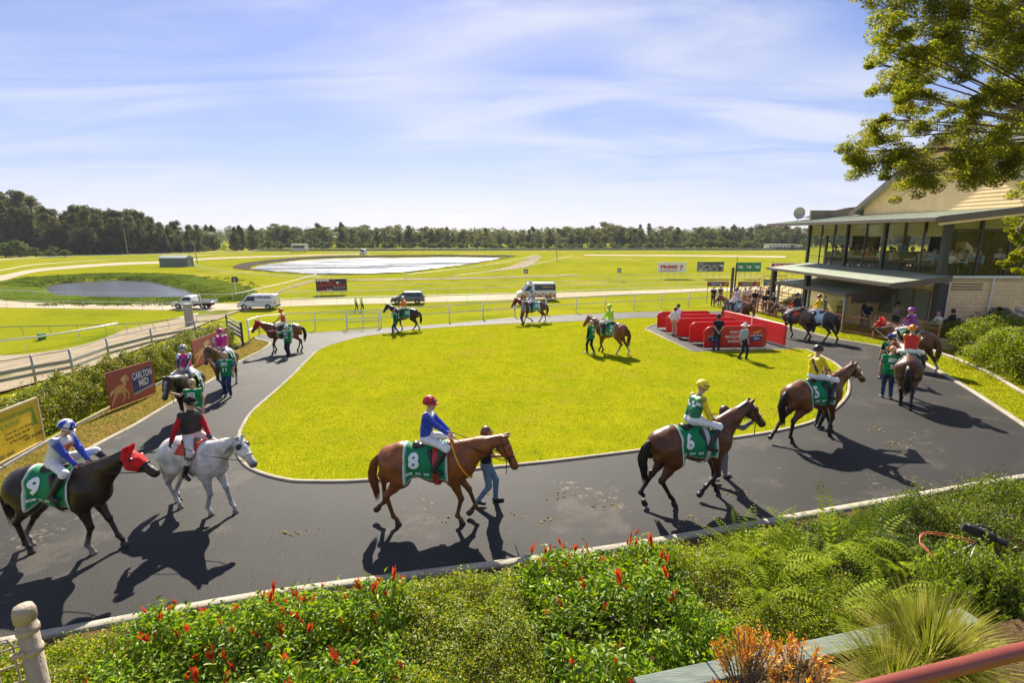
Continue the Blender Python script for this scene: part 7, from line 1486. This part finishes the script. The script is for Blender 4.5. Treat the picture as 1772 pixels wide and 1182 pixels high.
# orange-tipped shrub
M['orange'] = mat('orange_leaf', vcol=True, rough=.5, var=.2, scale=20, trans=.45, spec=.3)
def spray_shrub(name, label, c0, R, n_st, lf, L_, wd, base, tipc, zlen, cat='shrub', mtl='orange', whorl=14):
    o = empty(name, tuple(c0), label, cat); VC = []; mb = MB()
    for q in range(n_st):
        a = random.uniform(0, 6.28); rr = random.random() ** .6 * R; tip = np.array([math.cos(a) * rr, math.sin(a) * rr, zlen * random.uniform(.75, 1.05) * (1 - .35 * (rr / R) ** 2)]); g = tip * np.array([.2, .2, 0]); m_ = (tip + g) / 2 + np.array([0, 0, .05]); mb.tube([g, m_, tip], [.008, .006, .003], 4, False)
        t_ = rng.uniform(.45, 1.02, lf); P = g + (tip - g) * t_[:, None] + rng.normal(0, .012, (lf, 3)); dr = (tip - m_) / np.linalg.norm(tip - m_); ang = rng.uniform(0, 6.28, lf); side = np.cross(dr, (0.3, .9, .1)); side /= np.linalg.norm(side); s2 = np.cross(dr, side); out = np.cos(ang)[:, None] * side + np.sin(ang)[:, None] * s2; D = dr * .75 + out * .65; D /= np.linalg.norm(D, axis=1)[:, None]; b = np.cross(D, out); b /= np.linalg.norm(b, axis=1)[:, None] + 1e-9; l = L_ * rng.uniform(.7, 1.2, lf)[:, None]
        V = np.stack([P, P + D * l * .5 + b * l * wd * .5, P + D * l, P + D * l * .5 - b * l * wd * .5], 1).reshape(-1, 3); f_ = np.clip((t_ - .55) / .4, 0, 1)[:, None]; C_ = (np.array(base)[rng.integers(0, len(base), lf)] * (1 - f_) + np.array(tipc)[rng.integers(0, len(tipc), lf)] * f_) * rng.uniform(.8, 1.2, (lf, 1)); VC.append((V, np.repeat(C_, 4, 0)))
    foliage('foliage', VC, M[mtl], o); mb.build('stems', M['bark'], o)['kind'] = 'stuff'; return o
random.seed(8)
for lab, px, py, R, zl in (('orange-tipped shrub over the sleepers, taller left half', 1290, 1165, .30, .68), ('orange-tipped shrub over the sleepers, right half', 1378, 1172, .28, .60), ('low pale pink-tipped shrub at the foot of the orange one', 1255, 1200, .16, .30)):
    g = GP(px, py + 30, ZS + .05); spray_shrub('orange_tipped_shrub', lab, (g[0], g[1], ZS - .05), R, 34, 40, .055, .24, [(.18, .17, .03), (.30, .18, .05), (.38, .26, .12)], [(.74, .30, .02), (.74, .46, .03), (.66, .17, .03)], zl)
for q, (px, py, R, zl, lab) in enumerate(((1690, 1035, .62, 1.45, 'bright yellow-green bush before the camera tripod'), (1775, 1070, .55, 1.45, 'bright yellow-green bush at the right edge'), (1645, 1060, .36, 1.1, 'smaller yellow-green bush at the end of the sleepers'))):
    g = GP(px, py, .9); spray_shrub('yellow_green_bush', lab, (g[0], g[1], float(yardz(g[0], g[1]))), R, 260, 70, .050, .40, [(.08, .14, .012), (.06, .11, .01)], [(.24, .28, .012), (.19, .25, .012), (.15, .22, .012)], zl + .15, mtl='leafn')
# grass tussock
def tussock(label, c0, n, L_, cols):
    o = empty('grass_tussock', tuple(c0), label, 'grass tussock'); a = rng.uniform(0, 6.28, n); t_ = np.abs(rng.normal(0, .55, n)); l = L_ * rng.uniform(.5, 1.15, n); dr = np.column_stack([np.cos(a), np.sin(a)]); b0 = np.column_stack([dr * rng.uniform(0, .09, (n, 1)), np.zeros(n)]); w_ = np.column_stack([-dr[:, 1], dr[:, 0], np.zeros(n)]) * .0035; V = []; pts = []
    for f in (0, .4, .75, 1.0): th = t_ * (.5 + 1.1 * f); pts.append(b0 + np.column_stack([dr * (np.sin(th) * l * f)[:, None], np.cos(th * .9) * l * f]))
    V = np.stack([pts[0] - w_, pts[0] + w_, pts[1] + w_, pts[1] - w_, pts[2] + w_ * .8, pts[2] - w_ * .8, pts[3]], 1).reshape(-1, 3); i = np.arange(n)[:, None] * 7
    F = np.concatenate([i + np.array([[0, 1, 2]]), i + np.array([[0, 2, 3]]), i + np.array([[3, 2, 4]]), i + np.array([[3, 4, 5]]), i + np.array([[5, 4, 6]])]); C_ = np.repeat(np.array(cols)[rng.integers(0, len(cols), n)] * rng.uniform(.8, 1.2, (n, 1)), 7, 0)
    npmesh('blades', V, F, M['blade'], o, col=C_); return o
TC = [(.30, .31, .025), (.38, .36, .05), (.20, .25, .015), (.42, .37, .10)]
g = GP(1600, 1170, ZS); tussock('large yellow-green grass tussock beside the handrail', (g[0], g[1], ZS - .05), 2200, .78, TC)
g = GP(1545, 1215, ZS); tussock('smaller yellow grass tussock at the bottom edge', (g[0], g[1], ZS - .05), 1000, .6, TC)
# left hedge behind the banners, right hedge by the terrace
hlc = catmull(hl_, 4)
HL = [(0.120, 0.162, 0.012), (0.168, 0.198, 0.014), (0.090, 0.126, 0.012), (0.216, 0.216, 0.024), (0.228, 0.156, 0.036)]
for a, b, lab in ((.12, .40, 'dense green hedge at left, beside the yellow sign'), (.41, .66, 'dense green hedge at left, behind the nearer clay banner'), (.67, .97, 'dense green hedge at left, behind the magenta jockey')):
    hedge(lab, hlc, a, b, -1.75, -.28, 1.25, 26000, .08, .5, HL, rough=.13, group='hedge behind the banners', twigs=25)
# timber edging under the left hedge
for k in range(7):
    a, b = resample(hlc, 8)[k], resample(hlc, 8)[k + 1]; a3 = (*a, yardz(*a) + .05); b3 = (*(a + (b - a) * .985), yardz(*b) + .05); e = MB().bar(a3, b3, .05, .09).build('edging_sleeper', M['greyw']); tag(e, f'weathered timber edging under the left hedge, piece {["one", "two", "three", "four", "five", "six", "seven"][k]} from the camera', 'edging', 'edging under the left hedge')
he = [GY(*p)[:2] for p in [(1850, 716), (1772, 684), (1730, 658), (1690, 638), (1640, 618), (1600, 603)]]; hec = catmull(he, 5)
for k in range(6):
    a, b = resample(hec, 7)[k], resample(hec, 7)[k + 1]; e = MB().tube([(*a, yardz(*a) + .05), (*((a + b) / 2 + rng.normal(0, .03, 2)), yardz(*((a + b) / 2)) + .06), (*(a + (b - a) * .97), yardz(*b) + .05)], .065, 7).build('edging_log', M['barkp']); tag(e, f'round log edging the right hedge, piece {["one", "two", "three", "four", "five", "six"][k]} from the camera', 'edging', 'edging under the right hedge')
def bush(label, c0, R, hh, n, L_, cols, group, name='shrub', wd=.42, blobs=14):
    o = empty(name, tuple(c0), label, 'shrub', group); C_ = []; Rr = []
    for q in range(blobs):
        a = random.uniform(0, 6.28); r = random.random() ** .5 * R * .72; q_ = random.uniform(.28, .5) * R; C_.append((math.cos(a) * r, math.sin(a) * r, random.uniform(.2, 1) * (hh - q_) * (1 - .3 * (r / R) ** 2))); Rr.append((q_, q_, q_))
    C_ = np.array(C_); Rr = np.array(Rr); k = rng.integers(0, blobs, n); d = rng.normal(size=(n, 3)); d[:, 2] += .3; d /= np.linalg.norm(d, axis=1)[:, None]; P = C_[k] + d * Rr[k] * (rng.random(n) ** .25)[:, None]; P[:, 2] = np.maximum(P[:, 2], .03)
    foliage('foliage', [leaves(P, d, L_, wd, cols, jit=.5)], M['leafn'], o); mb = MB()
    for q in range(blobs): mb.tube([(C_[q, 0] * .15, C_[q, 1] * .15, 0), C_[q] * np.array([.5, .5, .6]), C_[q]], [.03, .02, .008], 5, False)
    mb.build('stems', M['bark'], o)['kind'] = 'stuff'; return o
RG = [(.15, .19, .010), (.20, .235, .012), (.10, .14, .010), (.26, .27, .016)]
random.seed(4)
for px, py, R, hh, lab in ((1625, 600, .9, 1.15, 'leafy green shrub at the left end of the right hedge'), (1655, 605, 1.1, 1.45, 'leafy green shrub, second along the right hedge'), (1690, 622, 1.15, 1.75, 'leafy green shrub, third along the right hedge'), (1725, 640, 1.1, 1.75, 'leafy green shrub, fourth along the right hedge'), (1765, 655, 1.15, 1.8, 'leafy green shrub, fifth along the right hedge'), (1800, 672, 1.1, 1.8, 'leafy green shrub cut by the right edge of the view'), (1735, 607, 1.2, 1.6, 'leafy green shrub at the back of the right hedge'), (1790, 620, 1.3, 1.9, 'leafy green shrub at the back by the right edge')):
    g = GY(px, py); g = g + np.array([.25, .25, 0]); g[2] = yardz(g[0], g[1]); bush(lab, g, R * 1.15, hh * 1.12, 8500, .09, RG, 'shrubs of the right hedge')
for x_, y_, lab in ((24.6, 26.1, 'dark leafy shrub against the cream block wall'), (26.6, 26.0, 'dark leafy shrub against the wall at the right')): bush(lab, (x_, y_, .1), .8, 1.25, 2500, .12, [(.035, .06, .012), (.05, .075, .015)], 'dark shrubs against the wall')
# ---- the overhanging tree at upper right
random.seed(17)
TX, TY = 17.2, 12.6; TZ = float(yardz(TX, TY)); o = empty('overhanging_tree', (TX, TY, TZ), 'large spreading tree reaching in from the upper right', 'tree'); O = np.array([TX, TY, TZ])
cl = [(1468, 262, 26), (1490, 285, 24), (1515, 262, 26), (1540, 285, 22), (1505, 240, 20), (1560, 262, 26), (1595, 300, 30), (1580, 325, 20), (1625, 285, 28), (1655, 300, 24), (1640, 262, 26), (1680, 290, 26), (1560, 205, 22), (1530, 150, 22), (1520, 115, 16), (1545, 95, 26), (1540, 55, 28), (1565, 25, 30), (1600, 60, 28), (1610, 105, 28), (1585, 135, 24), (1605, 165, 22), (1635, 20, 30), (1650, 80, 30), (1660, 130, 26), (1690, 40, 30), (1720, 90, 30), (1700, 160, 26), (1745, 30, 30), (1760, 140, 28), (1665, 225, 24), (1710, 245, 28), (1745, 215, 28), (1770, 265, 28), (1735, 290, 24), (1600, 225, 24), (1640, 190, 20), (1520, 205, 14), (1770, 60, 30), (1765, 330, 18), (1755, 180, 26), (1690, 190, 20), (1580, 95, 22), (1565, 165, 18), (1800, 20, 34), (1810, 100, 34), (1815, 190, 34), (1820, 270, 30), (1650, -20, 34), (1720, -25, 34), (1580, -15, 30), (1800, -30, 36), (1860, 60, 40), (1880, 160, 40), (1870, 260, 36), (1900, -20, 40), (1755, 405, 14), (1762, 440, 17), (1770, 385, 14), (1775, 465, 14), (1745, 455, 10)]
VC = []; mb = MB(); LC = [(0.179, 0.194, 0.023), (0.224, 0.225, 0.027), (0.134, 0.157, 0.019), (0.280, 0.246, 0.038), (0.101, 0.126, 0.017)]
heads = [np.array([-3.5, .3, 7.0]), np.array([-2.0, -.6, 8.6]), np.array([-1.0, .8, 10.2]), np.array([-3.2, .9, 9.0]), np.array([-.5, -1.0, 7.2]), np.array([1.5, .5, 9.5])]
trunk_top = np.array([-.3, 0, 4.6]); mb.tube([(0, 0, -.2), (.1, 0, 2.2), trunk_top], [.42, .34, .28], 10)
for h_ in heads: m_ = trunk_top * .5 + h_ * .5 + np.array([.3, 0, .5]); mb.tube([trunk_top, trunk_top * .7 + m_ * .3 + np.array([0, 0, .2]), m_, h_], [.17, .13, .085, .05], 7, False)
cl += [(a + random.uniform(-26, 26), b + random.uniform(-22, 22), r_ * .8) for a, b, r_ in cl if a > 1600 and b < 330 and random.random() < .45]
for px, py, r in cl:
    y_ = TY + random.uniform(-1.3, 1.3); P0 = AY(px, py, y_) - O; rm = r / FPX * y_ * 1.05
    hd_ = min(heads, key=lambda q: np.linalg.norm(q - P0) + (0 if q[0] > P0[0] - .5 else 3)); m_ = hd_ * .45 + P0 * .55 + np.array([0, 0, random.uniform(-.1, .25)]); mb.tube([hd_, hd_ * .75 + m_ * .25 + np.array([random.uniform(-.1, .1), 0, .08]), m_, P0 * .92 + m_ * .08, P0], [.045, .032, .022, .011, .004], 5, False)
    C_ = []; Rr = []
    for q in range(6): d_ = np.array([random.gauss(0, 1), random.gauss(0, 1), random.gauss(0, .8)]) * rm * .62; C_.append(P0 + d_); Rr.append([rm * random.uniform(.45, .8)] * 3); mb.tube([P0 * .85 + m_ * .15, P0 + d_ * .4, P0 + d_ * 1.25], [.014, .009, .003], 4, False)
    C_ = np.array(C_); Rr = np.array(Rr) * np.array([1, 1, .7]); n = int(1750 * (r / 26) ** 1.5); k = rng.integers(0, 6, n); d_ = rng.normal(size=(n, 3)); d_ /= np.linalg.norm(d_, axis=1)[:, None]; P = C_[k] + d_ * Rr[k] * (rng.random(n) ** .4)[:, None]; VC.append(leaves(P, np.tile([0, 0, 1.], (n, 1)), .074, .34, LC if py < 350 else [(.20, .20, .02), (.15, .17, .02)], jit=.75))
foliage('crown', VC, M['leaft'], o); mb.build('trunk', M['bark'], o, True)
# ================================================================ SMALL FOREGROUND THINGS
M['railred'] = mat('red_brown_rail', (.20, .042, .026), .42, .12, 6, .05, 60)
a = AY(1520, 1190, 1.05); b = AY(1830, 1112, 1.22); o = empty('handrail', tuple(a), 'red-brown tubular handrail crossing the bottom right corner', 'handrail'); ext = (b - a)
MB().tube([-ext * .6, (0, 0, 0), ext, ext * 1.6], .0195, 14).build('rail', M['railred'], o, True); MB().tube([ext * 1.55, ext * 1.55 + np.array([0, 0, -.95])], .022, 12).build('post', M['railred'], o, True)
M['creamm'] = mat('weathered_pipe', (.30, .245, .18), .7, .22, 9, .35, 60, stretch=(1, 1, .3))
gp_ = AY(42, 1062, 1.75); o = empty('wire_gate', (gp_[0], gp_[1], gp_[2] - 1.4), 'cream pipe gate post with looped wire mesh, bottom left corner', 'gate')
MB().tube([(0, 0, -.5), (0, 0, 1.40)], .032, 14).build('post', M['creamm'], o, True); MB().tube([(0, 0, 1.37), (0, 0, 1.412), (0, 0, 1.43)], [.036, .036, .030], 14).build('cap', M['creamm'], o, True)
for z_ in (1.33, 1.24, .9): MB().tube([(0, 0, z_ - .012), (0, 0, z_ + .012)], .037, 14).build('collar', M['creamm'], o, True)
gd = np.array([-.82, -.57, 0]); gd /= np.linalg.norm(gd)
for k in range(14): t_ = .05 + k * .055; MB().tube([gd * t_ + np.array([0, 0, -.4]), gd * t_ + np.array([0, 0, 1.28]), gd * (t_ + .012) + np.array([0, 0, 1.315]), gd * (t_ + .04) + np.array([0, 0, 1.315]), gd * (t_ + .052) + np.array([0, 0, 1.28]), gd * (t_ + .052) + np.array([0, 0, 1.20])], .0045, 5, False).build('wire', M['creamm'], o, True)
for k in range(18): z_ = 1.27 - k * .075; MB().tube([np.array([0, 0, z_]), gd * .85 + np.array([0, 0, z_])], .0045, 5, False).build('wire', M['creamm'], o, True)
for z_ in (1.25, .7): MB().tube([(0, 0, z_), (.0, -.035, z_), gd * .04 + np.array([0, -.03, z_])], .012, 6).build('hinge', M['creamm'], o)
# video camera on its tripod among the shrubs
g = GP(1700, 925, 1.05); o = empty('video_camera', tuple(g), 'black video camera on a silver tripod among the shrubs at right', 'camera'); cz = .0
MB().box(-.24, .16, -.055, .055, -.06, .08).build('body', M['trim'], o, bevel=.015); MB().tube([(.16, 0, .01), (.34, 0, .0)], [.045, .055], 12).build('lens', M['trim'], o, True); MB().tube([(-.15, 0, .08), (-.10, 0, .13), (.10, 0, .13), (.15, 0, .08)], .014, 6).build('handle', M['trim'], o, True); MB().box(-.30, -.24, -.04, .04, -.05, .06).build('battery', M['trim'], o); MB().box(-.05, .08, -.09, -.056, .0, .08).build('viewfinder', M['trim'], o); MB().box(.02, .06, -.060, -.0555, .02, .05).build('record_light', red, o); MB().tube([(0, 0, -.06), (0, 0, -.2)], .035, 8).build('head', M['trim'], o)
for a_ in (.4, 2.5, 4.6): MB().tube([(0, 0, -.18), (math.cos(a_) * .42, math.sin(a_) * .42, -1.15)], .016, 8).build('leg', M['galv'], o, True)
o.rotation_euler = (0, .3, -.35); o.scale = (.8, .8, .8)
p1_c, p2_c = GP(1600, 925, .85), GP(1688, 935, .9)
for k, (dz_, lab) in enumerate(((0, 'orange cable looping from the camera, upper strand'), (-.05, 'orange cable looping from the camera, lower strand'))):
    q = [GP(1690, 938 + k * 5, .90), GP(1640, 925 + k * 4, .86), GP(1600, 922 + k * 3, .84), GP(1592, 935 + k * 5, .80), GP(1612, 958 + k * 3, .76), GP(1645, 980 + k * 5, .72)]; e = MB().tube(catmull(q, 5), .008, 6).build('cable', c('cable_orange', (.45, .10, .03)), None, True); tag(e, lab, 'cable', None)
# droppings and scuffs on the walk
M['dung'] = mat('dung', (.20, .15, .05), .9, .4, 40, .5, 60)
random.seed(31)
for q, (px, py, lab) in enumerate(((850, 855, 'scattered dung on the walk below the handler of horse 8'), (905, 893, 'straw-coloured dung in front of horse 8'), (790, 905, 'dung under the front hoof of horse 8'), (985, 860, 'dung lumps on the walk between horses 8 and 6'), (1060, 878, 'small dung lumps ahead of horse 8'), (525, 925, 'single dung pile left of horse 8'), (1280, 855, 'dung ahead of horse 6'), (1520, 745, 'trampled dung below horse 3'), (1555, 770, 'straw-coloured dung on the right of the walk'), (1190, 905, 'dung lumps behind horse 6'), (1610, 715, 'dung crumbs beside the right kerb'), (950, 905, 'dung crumbs in the middle of the walk'))):
    g = GY(px, py); mb = MB(); n = random.randint(7, 16)
    for k in range(n):
        x_, y_ = random.gauss(0, .16), random.gauss(0, .10); r = random.uniform(.012, .035); mb.add([(x_ + math.cos(a) * r * random.uniform(.7, 1.2), y_ + math.sin(a) * r * random.uniform(.7, 1.2), 0) for a in np.arange(6) * 1.047] + [(x_, y_, r * .9)], [(i, (i + 1) % 6, 6) for i in range(6)])
    e = mb.build('dung', M['dung'], None, True); e.location = (g[0], g[1], yardz(g[0], g[1]) + .014); e['kind'] = 'stuff'
# ================================================================ HAZE
hz = MB().box(-6900, 6900, -150, 8900, -9, 190).build('haze', None); hz['kind'] = 'stuff'
hm_ = bpy.data.materials.new('haze_air'); hm_.use_nodes = True; t = hm_.node_tree; t.nodes.clear(); out = N(t, 'ShaderNodeOutputMaterial'); pv = N(t, 'ShaderNodeVolumePrincipled', i_Density=.00012, i_Anisotropy=.0); pv.inputs['Color'].default_value = (.86, .91, 1, 1); t.links.new(pv.outputs[0], out.inputs['Volume']); hz.data.materials.append(hm_)
